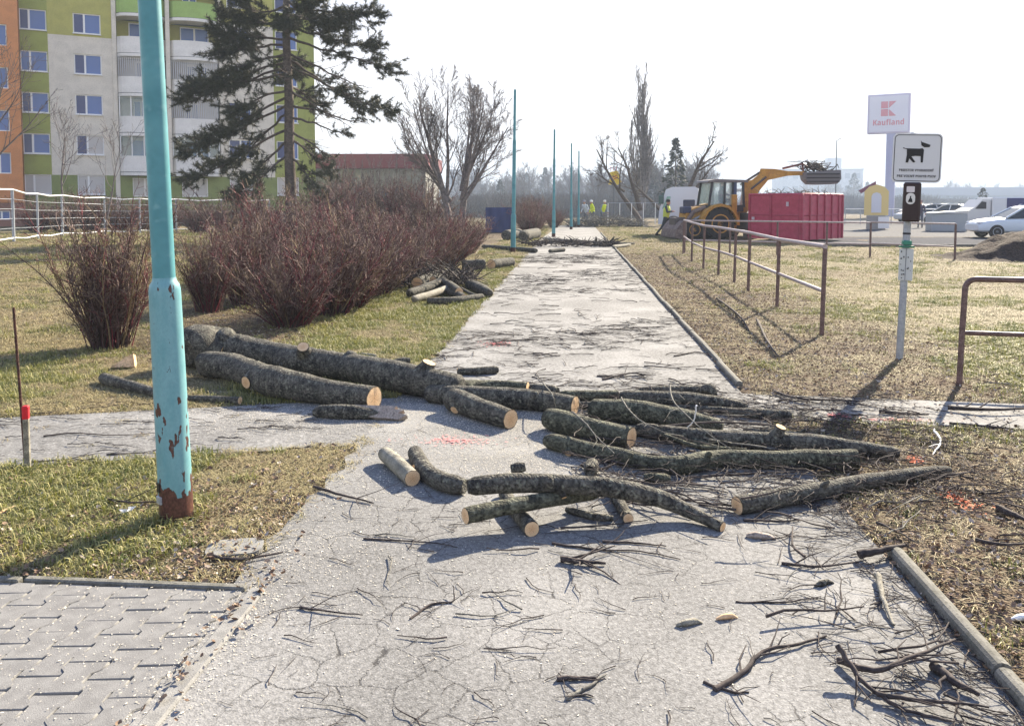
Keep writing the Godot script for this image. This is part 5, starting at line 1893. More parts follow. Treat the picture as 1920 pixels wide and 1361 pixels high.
func build_railings() -> void:
	# along the path
	var t := thing("railing", "long rusty two rail handrail along the right side of the path", "railing", Vector3(3.1, 0, -10.4))
	var posts := [Vector3(3.073, 0, -10.377), Vector3(3.178, 0, -13.061), Vector3(3.234, 0, -15.449), Vector3(3.291, 0, -17.064), Vector3(3.266, 0, -18.778), Vector3(3.185, 0, -20.385), Vector3(3.257, 0, -22.897), Vector3(3.486, 0, -26.394)]
	var hs := [1.085, 1.06, 1.07, 1.06, 1.05, 1.05, 1.05, 1.06]
	var at := t.position
	var top := []
	var mid := []
	for i in posts.size():
		var m := MB.new()
		m.bar(posts[i] - at + Vector3(0, -0.1, 0), posts[i] - at + Vector3(0.02, hs[i] - 0.01, 0), 0.028, 12)
		obj("post", m, M.rail, t)
		top.append(posts[i] - at + Vector3(0.02, hs[i] + 0.012 + R(-0.012, 0.012), 0))
		mid.append(posts[i] - at + Vector3(0.02, hs[i] * 0.51 + R(-0.01, 0.01), 0.0))
	for i in posts.size() - 1:
		var m := MB.new()
		m.bar(top[i], top[i + 1], 0.030, 12)
		obj("top_rail", m, M.rail_pale, t)
		m = MB.new()
		m.bar(mid[i], mid[i + 1], 0.024, 10)
		obj("middle_rail", m, M.rail_pale, t)
	# across the field
	t = thing("railing", "far rusty railing crossing the field in front of the red container", "railing", posts[7] + Vector3(0.1, 0, -0.4))
	at = t.position
	var a := Vector3(0, 1.03, 0)
	var ends := [Vector3.ZERO, Vector3(8.76, 0, -25.034) - at, Vector3(10.647, 0, -23.85) - at]
	for e in [Vector3.ZERO, ends[1] * 0.26, ends[1] * 0.52, ends[1] * 0.78, ends[1], ends[2]]:
		var m := MB.new()
		m.bar(e + Vector3(0, -0.1, 0), e + a, 0.03, 10)
		obj("post", m, M.rail, t)
	for h in [1.05, 0.42]:
		for i in 2:
			var m := MB.new()
			m.bar(ends[i] + Vector3(0, h - (0.28 if i == 0 and h > 2.0 else 0.0), 0), ends[i + 1] + Vector3(0, h - 0.02, 0), 0.026, 10)
			obj("top_rail" if h > 0.8 else "lower_rail", m, M.rail_pale, t)
	# near, at the right edge
	t = thing("railing", "near rusty pipe railing with rounded corner at the right edge", "railing", Vector3(3.48, 0, -7.636))
	at = t.position
	var m := MB.new()
	var pts := []
	var rad := []
	pts.append(Vector3(0, -0.1, 0))
	pts.append(Vector3(0.012, 0.45, 0))
	for i in 8:
		var an := PI / 2 * i / 7.0
		pts.append(Vector3(0.025 + 0.09 * (1 - cos(an)), 0.87 + 0.09 * sin(an), 0))
	for i in pts.size():
		rad.append(0.0255)
	var dir := Vector3(0.985, 0.0, 0.17)
	for i in range(2, pts.size()):
		pts[i] = Vector3(pts[i].x * dir.x, pts[i].y, pts[i].x * dir.z)
	pts.append(pts[-1] + dir * 2.4)
	rad.append(0.0255)
	m.tube(pts, rad, 14)
	obj("frame", m, M.rail, t)
	m = MB.new()
	m.bar(Vector3(0.02, 0.475, 0), Vector3(0.02, 0.475, 0) + dir * 2.4, 0.021, 12)
	obj("middle_rail", m, M.rail, t)
	m = MB.new()
	m.bar(dir * 2.45 + Vector3(0, -0.1, 0), dir * 2.45 + Vector3(0, 0.955, 0), 0.0255, 12)
	obj("post", m, M.rail, t)

func build_site_fence() -> void:
	var t := thing("site_fence", "light mobile site fence with white top tape across the lawn at left", "fence", Vector3(-20.597, 0, -27.566))
	var at := t.position
	var spots := [Vector3(-20.641, 0, -24.554), Vector3(-22.967, 0, -32.405), Vector3(-23.575, 0, -34.867), Vector3(-24.035, 0, -37.34), Vector3(-23.722, 0, -40.371), Vector3(-22.461, 0, -41.466), Vector3(-21.537, 0, -43.54), Vector3(-19.924, 0, -45.663), Vector3(-17.934, 0, -47.815)]
	var tall := [2.2, 2.15, 2.0, 1.95, 1.85, 1.8, 1.78, 1.75, 1.75]
	for i in spots.size():
		var m := MB.new()
		m.bar(spots[i] - at, spots[i] - at + Vector3(0, tall[i], 0), 0.06 if i < 2 else 0.045, 8)
		obj("post", m, M.galv, t)
		if i == 0:
			continue
		var lo: Vector3 = spots[i - 1] - at
		var hi: Vector3 = spots[i] - at
		m = MB.new()
		var sag := (lo + hi) / 2 + Vector3(0, (tall[i] + tall[i - 1]) / 2 - 0.07, 0)
		m.tube([lo + Vector3(0, tall[i - 1], 0), sag, hi + Vector3(0, tall[i], 0)], [0.038, 0.034, 0.038], 6)
		obj("top_tape", m, M.white, t)
		m = MB.new()
		m.tube([lo + Vector3(0, 0.16, 0), (lo + hi) / 2 + Vector3(0, 0.10, 0), hi + Vector3(0, 0.16, 0)], [0.032, 0.03, 0.032], 6)
		obj("bottom_tape", m, M.white, t)
		for k in 4:
			m = MB.new()
			var f := (k + 1) / 5.0
			m.bar(lo + Vector3(0, lerpf(0.16, tall[i - 1], f), 0), hi + Vector3(0, lerpf(0.16, tall[i], f), 0), 0.010, 4)
			obj("wire", m, M.galv, t)

# ---------------------------------------------------------------- machines
func plate(m: MB, pts: Array, z: float, thick: float) -> void:
	var q := PackedVector2Array()
	for e in pts:
		q.append(Vector2(e[0], e[1]))
	m.prism(q, thick, Vector3(0, 0, z))

func wheel(parent: Node, at: Vector3, r: float, w: float, rim: Material) -> void:   # axle along z
	var turn := Basis(Vector3.RIGHT, PI / 2)
	var m := MB.new()
	m.lathe([[r * 0.6, -w / 2], [r * 0.9, -w / 2], [r, -w * 0.36], [r, w * 0.36], [r * 0.9, w / 2], [r * 0.6, w / 2]], Vector3.ZERO, 24, turn)
	if r > 0.4:
		for k in 20:
			var a := TAU * k / 20
			m.box(Vector3(cos(a), sin(a), 0) * r, Vector3(0.09, 0.05, w * 0.8), Basis(Vector3(0, 0, 1), a))
	var o := obj("wheel", m, M.tyre, parent)
	o.position = at
	m = MB.new()
	m.lathe([[r * 0.2, w * 0.42], [r * 0.62, w * 0.52], [r * 0.6, w * 0.44]], Vector3.ZERO, 20, turn)
	m.lathe([[r * 0.18, -w * 0.5], [r * 0.2, w * 0.5]], Vector3.ZERO, 12, turn)
	m.lathe([[r * 0.62, -w * 0.52], [r * 0.2, w * 0.3]], Vector3.ZERO, 20, turn)
	obj("rim", m, rim, o)

func build_machines() -> void:
	# backhoe loader, seen side on: x to the right, y up, drawn at 0.0245 m
	var yellow := textured(mottled(256, lin(.42, .21, .035), lin(.52, .28, .05), lin(.25, .14, .05), 0.02, 0.1, 0.25, 0.15, 701), 0.6, 0.5)
	var t := thing("backhoe_loader", "yellow digger with dark cab lifting its rear arm over the red container", "digger", Vector3(6.658, 0, -37.789), -0.073 + 0.30)
	var m := MB.new()
	var steel := mat(L(.09, .075, .07), 0.6)
	var rusty := textured(mottled(128, lin(.12, .085, .075), lin(.2, .15, .13), lin(.26, .2, .18), 0.02, 0.1, 0.3, 0.3, 705), 1.0, 0.7)
	wheel(t, Vector3(-0.42, 0.68, 0.75), 0.68, 0.42, yellow)
	wheel(t, Vector3(-0.42, 0.68, -0.75), 0.68, 0.42, yellow)
	wheel(t, Vector3(-1.56, 0.42, 0.72), 0.42, 0.3, yellow)
	wheel(t, Vector3(-1.56, 0.42, -0.72), 0.42, 0.3, yellow)
	m.box(Vector3(-0.8, 0.75, 0), Vector3(3.0, 0.4, 0.8), Basis.IDENTITY, 0.04)
	obj("chassis", m, steel, t)
	m = MB.new()
	plate(m, [[-1.85, 0.75], [-0.95, 0.75], [-0.95, 1.45], [-1.3, 1.42], [-1.8, 1.2]], 0, 0.85)
	obj("hood", m, yellow, t)
	for z in [0.78, -0.78]:   # rear mudguards
		m = MB.new()
		var q := PackedVector2Array()
		for i in 9:
			var a := deg_to_rad(-5 + 190.0 * i / 8)
			q.append(Vector2(-0.42 + 0.88 * cos(a), 0.68 + 0.88 * sin(a)))
		for i in 9:
			var a := deg_to_rad(185 - 190.0 * i / 8)
			q.append(Vector2(-0.42 + 0.76 * cos(a), 0.68 + 0.76 * sin(a)))
		m.prism(q, 0.46, Vector3(0, 0, z))
		obj("mudguard", m, yellow, t)
	m = MB.new()
	m.box(Vector3(0.32, 1.22, 0.6), Vector3(0.26, 1.5, 0.25), Basis.IDENTITY, 0.03)
	obj("side_tank", m, yellow, t)
	# cab
	m = MB.new()
	plate(m, [[-0.95, 1.2], [0.75, 1.2], [0.75, 1.5], [-0.95, 1.5]], 0, 1.4)
	var cab := obj("cab", m, M.dark, t)
	for z in [0.66, -0.66]:
		m = MB.new()
		for pr in [[Vector3(-0.85, 1.45, z), Vector3(-0.70, 2.55, z)], [Vector3(-0.15, 1.4, z), Vector3(-0.12, 2.55, z)], [Vector3(0.25, 1.3, z), Vector3(0.25, 2.55, z)], [Vector3(0.78, 1.4, z), Vector3(0.72, 2.55, z)]]:
			m.box((pr[0] + pr[1]) / 2, Vector3(0.09, pr[0].distance_to(pr[1]), 0.08), Basis(Vector3(0, 0, 1), -atan2(pr[1].x - pr[0].x, pr[1].y - pr[0].y)))
		obj("cab_post", m, M.dark, cab)
		m = MB.new()
		plate(m, [[-0.83, 1.45], [0.74, 1.45], [0.70, 2.5], [-0.68, 2.5]], z * 0.99, 0.012)
		obj("window", m, M.glass, cab)
	m = MB.new()
	m.box(Vector3(0.32, 1.55, 0.68), Vector3(0.20, 1.9, 0.04))
	obj("door", m, mat(L(.03, .05, .12), 0.3), cab)
	m = MB.new()
	plate(m, [[-0.95, 2.5], [0.95, 2.5], [0.9, 2.6], [-0.5, 2.64], [-0.9, 2.58]], 0, 1.5)
	obj("cab_roof", m, mat(L(.15, .13, .13), 0.5), cab)
	m = MB.new()
	m.box(Vector3(0.25, 1.65, 0), Vector3(0.5, 0.12, 0.5), Basis.IDENTITY, 0.03)
	m.box(Vector3(0.05, 1.95, 0), Vector3(0.12, 0.6, 0.5), Basis.IDENTITY, 0.03)
	obj("seat", m, M.black, cab)
	# front loader
	for z in [0.52, -0.52]:
		m = MB.new()
		m.tube([Vector3(-0.95, 1.4, z), Vector3(-1.5, 1.2, z), Vector3(-1.85, 0.7, z), Vector3(-1.98, 0.45, z)], [0.09, 0.1, 0.1, 0.08], 6)
		obj("loader_arm", m, rusty, t)
		m = MB.new()
		m.bar(Vector3(-1.1, 1.05, z), Vector3(-1.8, 0.7, z), 0.05, 8)
		obj("ram", m, M.galv, t)
	m = MB.new()
	plate(m, [[-1.95, 0.10], [-1.95, 0.82], [-2.05, 0.84], [-2.2, 0.75], [-2.42, 0.45], [-2.5, 0.08], [-2.4, 0.05], [-2.05, 0.03]], 0, 1.9)
	obj("loader_bucket", m, rusty, t)
	m = MB.new()
	m.box(Vector3(-1.75, 1.28, 0.2), Vector3(0.4, 0.3, 0.5), Basis.IDENTITY, 0.04)
	obj("head_guard", m, mat(L(.03, .04, .09), 0.5), t)
	# rear frame, stabilisers
	m = MB.new()
	m.box(Vector3(1.05, 0.78, 0), Vector3(0.5, 0.75, 2.1), Basis.IDENTITY, 0.03)
	m.box(Vector3(0.95, 0.2, 0.95), Vector3(0.5, 0.14, 0.35), Basis.IDENTITY, 0.02)
	m.box(Vector3(0.95, 0.2, -0.95), Vector3(0.5, 0.14, 0.35), Basis.IDENTITY, 0.02)
	m.bar(Vector3(0.95, 0.2, 0.95), Vector3(1.0, 0.9, 0.85), 0.07, 8)
	m.bar(Vector3(0.95, 0.2, -0.95), Vector3(1.0, 0.9, -0.85), 0.07, 8)
	m.box(Vector3(1.55, 0.5, 0), Vector3(0.5, 0.5, 0.7), Basis.IDENTITY, 0.03)
	obj("rear_frame", m, steel, t)
	# boom and stick of the rear arm
	m = MB.new()
	plate(m, [[0.62, 0.70], [0.98, 0.70], [1.28, 1.45], [1.72, 2.20], [2.05, 2.62], [1.75, 2.95], [1.35, 2.62], [0.98, 2.52], [0.85, 1.6]], 0.1, 0.3)
	var boom := obj("boom", m, yellow, t)
	swing(boom)
	m = MB.new()
	m.bar(Vector3(0.85, 2.4, 0.1), Vector3(1.68, 2.95, 0.1), 0.05, 8)
	m.bar(Vector3(1.3, 2.2, 0.3), Vector3(1.95, 2.75, 0.3), 0.045, 8)
	obj("ram", m, steel, boom)
	m = MB.new()
	plate(m, [[1.62, 2.78], [1.72, 3.12], [2.3, 3.10], [2.85, 3.00], [3.55, 2.98], [3.55, 2.82], [2.9, 2.80], [2.45, 2.70], [1.95, 2.58]], 0.1, 0.28)
	var stick := obj("stick", m, yellow, t)
	swing(stick)
	m = MB.new()
	m.bar(Vector3(2.65, 3.12, 0.1), Vector3(3.5, 3.32, 0.1), 0.05, 8)
	m.bar(Vector3(3.5, 3.32, 0.1), Vector3(3.55, 2.9, 0.1), 0.045, 8)
	m.bar(Vector3(3.5, 3.32, 0.1), Vector3(3.95, 3.05, 0.1), 0.045, 8)
	obj("bucket_linkage", m, mat(L(.17, .07, .07), 0.5), stick)
	m = MB.new()
	plate(m, [[3.48, 2.92], [3.55, 2.62], [3.75, 2.42], [4.2, 2.40], [4.85, 2.42], [5.0, 2.62], [4.98, 3.0], [4.9, 3.02]], 0.1, 1.5)
	var bk := obj("digging_bucket", m, mat(L(.15, .15, .16), 0.6), t)
	swing(bk)
	m = MB.new()
	for k in 3:
		m.box(Vector3(4.25, 2.52 + k * 0.16, 0.87), Vector3(1.35, 0.05, 0.05))
	obj("wear_strip", m, M.dark, bk)
	m = MB.new()
	for k in 46:
		var s := Vector3(4.1 + R(-0.6, 0.6), 3.0 + R(-0.1, 0.1), 0.1 + R(-0.6, 0.6))
		m.tube([s, s + Vector3(R(-0.4, 0.3), R(0.1, 0.4), R(-0.2, 0.2)), s + Vector3(R(-0.9, 0.5), R(0.1, 0.45), R(-0.4, 0.4))], [0.03, 0.02, 0.012], 4)
	var ld := obj("brush_load", m, M.twig, self)
	ld.transform = t.transform * bk.transform
	ld.set_meta("kind", "stuff")
	tag(ld, "tangle of cut branches heaped in the digger bucket", "brush")
	# lorry behind the digger
	t = thing("lorry", "white lorry cab facing left behind the digger", "lorry", Vector3(5.36, 0, -41.504), -0.073 - 0.1)
	var wp := mat(L(.62, .66, .72), 0.35)
	m = MB.new()
	plate(m, [[-1.05, 0.55], [0.85, 0.55], [0.85, 2.28], [0.7, 2.36], [-0.35, 2.36], [-0.68, 2.24], [-0.98, 1.3]], 0, 2.2)
	var c2 := obj("cab", m, wp, t)
	m = MB.new()
	plate(m, [[-0.86, 1.3], [-0.52, 1.3], [-0.45, 1.9], [-0.62, 1.9]], 0, 2.23)
	obj("window", m, mat(L(.25, .42, .36), 0.15), c2)
	m = MB.new()
	m.prism(rounded(0.55, 0.38, 0.05), 2.24, Vector3(0.42, 1.55, 0))
	obj("window", m, mat(L(.02, .025, .07), 0.15), c2)
	m = MB.new()
	m.box(Vector3(-0.9, 1.75, 1.15), Vector3(0.25, 0.42, 0.1), Basis.IDENTITY, 0.03)
	m.box(Vector3(-0.74, 2.03, 0), Vector3(0.3, 0.06, 2.1), Basis.IDENTITY, 0.02)
	obj("visor", m, mat(L(.08, .13, .12), 0.5), c2)
	m = MB.new()
	m.box(Vector3(1.6, 0.75, 0), Vector3(5.2, 0.25, 0.9), Basis.IDENTITY, 0.03)
	obj("chassis", m, steel, t)
	for x in [-0.3, 2.4, 3.5]:
		wheel(t, Vector3(x, 0.5, 0.95), 0.5, 0.32, M.galv)
	m = MB.new()
	for k in 7:
		var a := PI * k / 6
		m.box(Vector3(2.7 + 0.9 * -cos(a) * 1.2, 0.95 + sin(a) * 1.25, 0), Vector3(0.9, 0.12, 1.9), Basis(Vector3(0, 0, 1), PI / 2 - a))
	obj("grey_hood", m, mat(L(.45, .47, .48), 0.6), t)
	# the container
	t = thing("skip_container", "big red ribbed steel skip container heaped with branches, on the grass", "container", Vector3(9.002, 0, -33.349), 0.0)
	var red := textured(mottled(256, lin(.36, .035, .075), lin(.44, .05, .10), lin(.25, .03, .05), 0.02, 0.1, 0.2, 0.1, 711), 0.6, 0.5)
	var rdark := textured(mottled(256, lin(.30, .025, .06), lin(.36, .035, .08), lin(.2, .03, .05), 0.02, 0.1, 0.2, 0.1, 715), 0.6, 0.5)
	var lo := (Vector3(7.458, 0, -35.642) - t.position)
	var hi := (Vector3(11.419, 0, -36.133) - t.position)
	var far := lo + hi
	var hh := 1.94
	m = MB.new()
	var sides := [[lo, Vector3.ZERO], [Vector3.ZERO, hi], [hi, far], [far, lo]]
	for s in sides:
		panel(m, s[0], s[1], 0.12, hh, 0.05)
	m.face(lo + Vector3(0, 0.13, 0), Vector3(0, 0.13, 0), hi + Vector3(0, 0.13, 0), far + Vector3(0, 0.13, 0))
	obj("wall", m, red, t)
	for f in [0.0, 0.18, 0.36, 0.54, 0.72, 0.90, 1.0]:
		m = MB.new()
		rib(m, hi * f, hi, 0.1, hh, 0.09 if f > 0.0 and f < 1.0 else 0.11)
		obj("rib", m, rdark, t)
	for f in [0.02, 0.56, 0.98]:
		m = MB.new()
		rib(m, lo * f, -lo, 0.1, hh, 0.10)
		obj("rib", m, rdark, t)
	for s in sides:
		m = MB.new()
		var a: Vector3 = s[0]
		var b: Vector3 = s[1]
		m.bar(a + Vector3(0, hh, 0), b + Vector3(0, hh, 0), 0.055, 6)
		obj("top_rim", m, red, t)
		m = MB.new()
		m.bar(a + Vector3(0, hh * 0.57, 0), b + Vector3(0, hh * 0.57, 0), 0.045, 6)
		obj("waist_rail", m, rdark, t)
	m = MB.new()
	var nrm := Vector3.UP.cross(lo).normalized()
	var face_n := nrm if nrm.z > 0 else -nrm
	m.box(lo * 0.24 + Vector3(0, 1.55, 0) + face_n * 0.06, Vector3(0.12, 0.18, 0.02), Basis(Vector3.UP, atan2(face_n.x, face_n.z)))
	m.box(lo * 0.9 + Vector3(0, 0.95, 0) + face_n * 0.06, Vector3(0.14, 0.12, 0.02), Basis(Vector3.UP, atan2(face_n.x, face_n.z)))
	obj("label_plate", m, mat(L(.5, .4, .45), 0.5), t)
	m = MB.new()
	for k in 170:
		var s := lo * R(0.05, 0.95) + hi * R(0.05, 0.95) + Vector3(0, R(1.55, 1.95), 0)
		var e := s + Vector3(R(-0.5, 0.5), R(0.05, 0.38), R(-0.5, 0.5))
		m.tube([s, s.lerp(e, 0.5) + Vector3(R(-0.1, 0.1), R(0, 0.1), 0), e], [0.02, 0.014, 0.006], 4, false)
	var heap := obj("brush_load", m, M.twig_grey, self)
	heap.position = t.position
	heap.set_meta("kind", "stuff")
	tag(heap, "cut branches and straw heaped above the rim of the red container", "brush")

func swing(o: Node3D) -> void:   # the rear arm is slewed round its king post
	var at := Vector3(0.85, 0, 0.1)
	o.rotation.y = -0.34
	o.position = at - Basis(Vector3.UP, -0.34) * at

func panel(m: MB, a: Vector3, b: Vector3, y0: float, y1: float, thick: float) -> void:
	var d := (b - a)
	var l := d.length()
	m.box((a + b) / 2 + Vector3(0, (y0 + y1) / 2, 0), Vector3(l, y1 - y0, thick), Basis(Vector3.UP, atan2(-d.z, d.x)))

func rib(m: MB, at: Vector3, along: Vector3, y0: float, y1: float, w: float) -> void:
	m.box(at + Vector3(0, (y0 + y1) / 2, 0), Vector3(w, y1 - y0 - 0.01, 0.16), Basis(Vector3.UP, atan2(-along.z, along.x)), 0.01)

func car_body(t: Node3D, paint: Material) -> void:   # 4.3 m hatchback, nose towards -x
	var prof := [[-2.1, 0.35, 0.62], [-2.05, 0.28, 0.74], [-1.6, 0.24, 0.86], [-1.0, 0.22, 0.94], [-0.3, 0.22, 0.97], [0.9, 0.22, 0.98], [1.7, 0.25, 1.0], [2.05, 0.3, 0.98], [2.15, 0.4, 0.9]]
	var m := MB.new()
	var nr := 10
	for s in prof:
		for j in nr:
			var a := TAU * (j + 0.5) / nr
			var hw := 0.86 if absf(s[0]) < 1.9 else 0.72
			var cy: float = (s[1] + s[2]) / 2
			var hy: float = (s[2] - s[1]) / 2
			var cx := signf(cos(a)) * pow(absf(cos(a)), 0.35)
			var sy := signf(sin(a)) * pow(absf(sin(a)), 0.45)
			m.p(Vector3(s[0], cy + hy * sy, hw * cx))
	for i in prof.size() - 1:
		for j in nr:
			var a := i * nr + j
			var b := i * nr + (j + 1) % nr
			m.quad(a, a + nr, b + nr, b)
	m.cap_ring(0, nr, false)
	m.cap_ring((prof.size() - 1) * nr, nr, true)
	var body := obj("body", m, paint, t)
	m = MB.new()
	var roof := [[-0.95, 0.93, 0.80], [-0.2, 1.36, 0.62], [0.25, 1.45, 0.60], [1.1, 1.44, 0.60], [1.65, 1.32, 0.62], [2.05, 0.97, 0.78]]
	for i in roof.size() - 1:   # roof skin
		var a = roof[i]
		var b = roof[i + 1]
		if i == 0 or i == roof.size() - 2:
			continue
		m.face(Vector3(a[0], a[1], a[2]), Vector3(b[0], b[1], b[2]), Vector3(b[0], b[1], -b[2]), Vector3(a[0], a[1], -a[2]))
	for z in [1.0, -1.0]:
		for pr in [[0, 1], [1, 2], [2, 3], [3, 4], [4, 5]]:
			var a = roof[pr[0]]
			var b = roof[pr[1]]
			m.bar(Vector3(a[0], a[1], a[2] * z), Vector3(b[0], b[1], b[2] * z), 0.045, 6)
		m.bar(Vector3(0.55, 0.95, 0.81 * z), Vector3(0.5, 1.42, 0.61 * z), 0.04, 6)
	obj("roof", m, paint, body)
	var gl := mat(L(.03, .04, .05), 0.08)
	m = MB.new()
	m.face(Vector3(-0.95, 0.93, 0.8), Vector3(-0.95, 0.93, -0.8), Vector3(-0.2, 1.36, -0.62), Vector3(-0.2, 1.36, 0.62))
	obj("windscreen", m, gl, body)
	m = MB.new()
	m.face(Vector3(2.05, 0.97, -0.78), Vector3(2.05, 0.97, 0.78), Vector3(1.65, 1.32, 0.62), Vector3(1.65, 1.32, -0.62))
	obj("rear_window", m, gl, body)
	for z in [1.0, -1.0]:
		m = MB.new()
		var f := []
		for r in roof:
			f.append(Vector3(r[0], r[1] - 0.03, r[2] * z * 0.99))
		f.append(Vector3(0.5, 0.95, 0.82 * z))
		for i in roof.size() - 1:
			if z > 0:
				m.face3(f[-1], f[i + 1], f[i])
			else:
				m.face3(f[-1], f[i], f[i + 1])
		obj("side_window", m, gl, body)
		for x in [-1.35, 1.35]:
			wheel(t, Vector3(x, 0.31, 0.78 * z), 0.31, 0.2, M.galv)
		m = MB.new()
		m.box(Vector3(-1.98, 0.68, 0.58 * z), Vector3(0.2, 0.13, 0.3), Basis.IDENTITY, 0.04)
		obj("headlight", m, mat(L(.5, .55, .6), 0.15), body)
		m = MB.new()
		m.box(Vector3(2.08, 0.85, 0.6 * z), Vector3(0.12, 0.16, 0.25), Basis.IDENTITY, 0.03)
		obj("tail_light", m, mat(L(.35, .02, .02), 0.2), body)

func car(label: String, at: Vector3, turn: float, c: Color, group := "") -> void:
	var t := thing("parked_car", label, "car", at, turn, group)
	var m := mat(c, 0.3)
	m.clearcoat_enabled = true
	car_body(t, m)

func build_cars() -> void:
	car("white hatchback facing left at the right edge, behind the earth mound", Vector3(20.296, 0, -39.091), -0.06, L(.58, .66, .72))
	car("second pale car nosing in behind the white hatchback at the right edge", Vector3(23.796, 0, -43.359), -0.35, L(.5, .55, .6))
	car("small white rounded car in the car park right of the brown dispenser", Vector3(26.54, 0, -60.105), -1.2, L(.7, .7, .68))
	car("silver car in the car park just right of the sign post", Vector3(26.801, 0, -65.138), 0.1, L(.4, .42, .45))
	car("dark car far back in the car park behind the sign post", Vector3(35.033, 0, -86.799), 0.3, L(.08, .07, .09))
	car("pale green car far back in the car park left of the dark evergreen", Vector3(38.412, 0, -89.052), 0.2, L(.35, .45, .42))
	car("white car partly hidden behind the lorry with the blue side", Vector3(29.767, 0, -64.353), -0.9, L(.7, .7, .75))
	# the box lorry with the blue side
	var t := thing("box_lorry", "white box lorry with a dark blue printed side at the right edge", "lorry", Vector3(26.74, 0, -52.098), -0.06)
	var m := MB.new()
	m.box(Vector3(0.9, 1.35, 0), Vector3(5.4, 1.1, 2.2), Basis.IDENTITY, 0.04)
	m.box(Vector3(0.9, 0.75, 0), Vector3(5.2, 0.3, 1.6), Basis.IDENTITY, 0.03)
	var bx := obj("box", m, mat(L(.62, .64, .66), 0.4), t)
	m = MB.new()
	plate(m, [[-1.0, 1.86], [0.9, 1.86], [1.5, 0.85], [-0.75, 0.85], [-1.0, 1.1]], 1.11, 0.02)
	var pr := obj("print", m, mat(L(.03, .035, .13), 0.4), bx)
	m = MB.new()
	for k in 4:
		var ring := []
		for i in 9:
			ring.append(Vector3(-0.25 + k * 0.28 + 0.11 * cos(TAU * i / 8), 1.42 + 0.08 * sin(TAU * i / 8), 1.13))
		var rr := []
		rr.resize(9)
		rr.fill(0.022)
		m.tube(ring, rr, 4)
	obj("lettering", m, mat(L(.5, .55, .6), 0.5), pr)
	m = MB.new()
	plate(m, [[-3.1, 0.45], [-1.85, 0.45], [-1.85, 1.75], [-2.3, 1.78], [-2.75, 1.3], [-3.05, 1.15]], 0, 2.0)
	var cb := obj("cab", m, mat(L(.55, .55, .55), 0.4), t)
	m = MB.new()
	plate(m, [[-2.72, 1.22], [-2.1, 1.22], [-2.1, 1.62], [-2.36, 1.66]], 0, 2.03)
	obj("window", m, M.dark, cb)
	for x in [-2.4, 2.4]:
		wheel(t, Vector3(x, 0.42, 0.85), 0.42, 0.28, M.galv)
	# earth mound at the right edge
	m = MB.new()
	var nn := noise_of(801, 0.9, FastNoiseLite.TYPE_SIMPLEX, 5)
	var w := 44
	for j in 25:
		for i in w:
			var x := -0.6 + i * 0.15
			var z := -1.8 + j * 0.15
			var h := 0.15 * smooth(-0.4, 0.5, x) + 0.68 * smooth(0.3, 2.6, x) + 0.3 * smooth(2.0, 5.0, x)
			h *= smooth(1.8, 0.5, absf(z + 0.15 * x * 0.3))
			h += (0.14 * nn.get_noise_2d(x, z) + 0.05 * nn.get_noise_2d(x * 4, z * 4)) * smooth(0.0, 0.2, h)
			m.p(Vector3(x, h - 0.03, z))
	for j in 24:
		for i in w - 1:
			var a := j * w + i
			m.quad(a, a + w, a + w + 1, a + 1)
	var e := obj("earth_mound", m, textured(mottled(256, lin(.020, .013, .010), lin(.05, .033, .025), lin(.10, .07, .055), 0.03, 0.15, 0.25, 0.6, 805), 0.9, 0.98, M.rough1, 3.0))
	e.position = Vector3(10.63, 0, -24.645)
	e.rotation.y = -0.02
	tag(e, "dark heap of dug earth on the grass at the right edge", "earth mound")

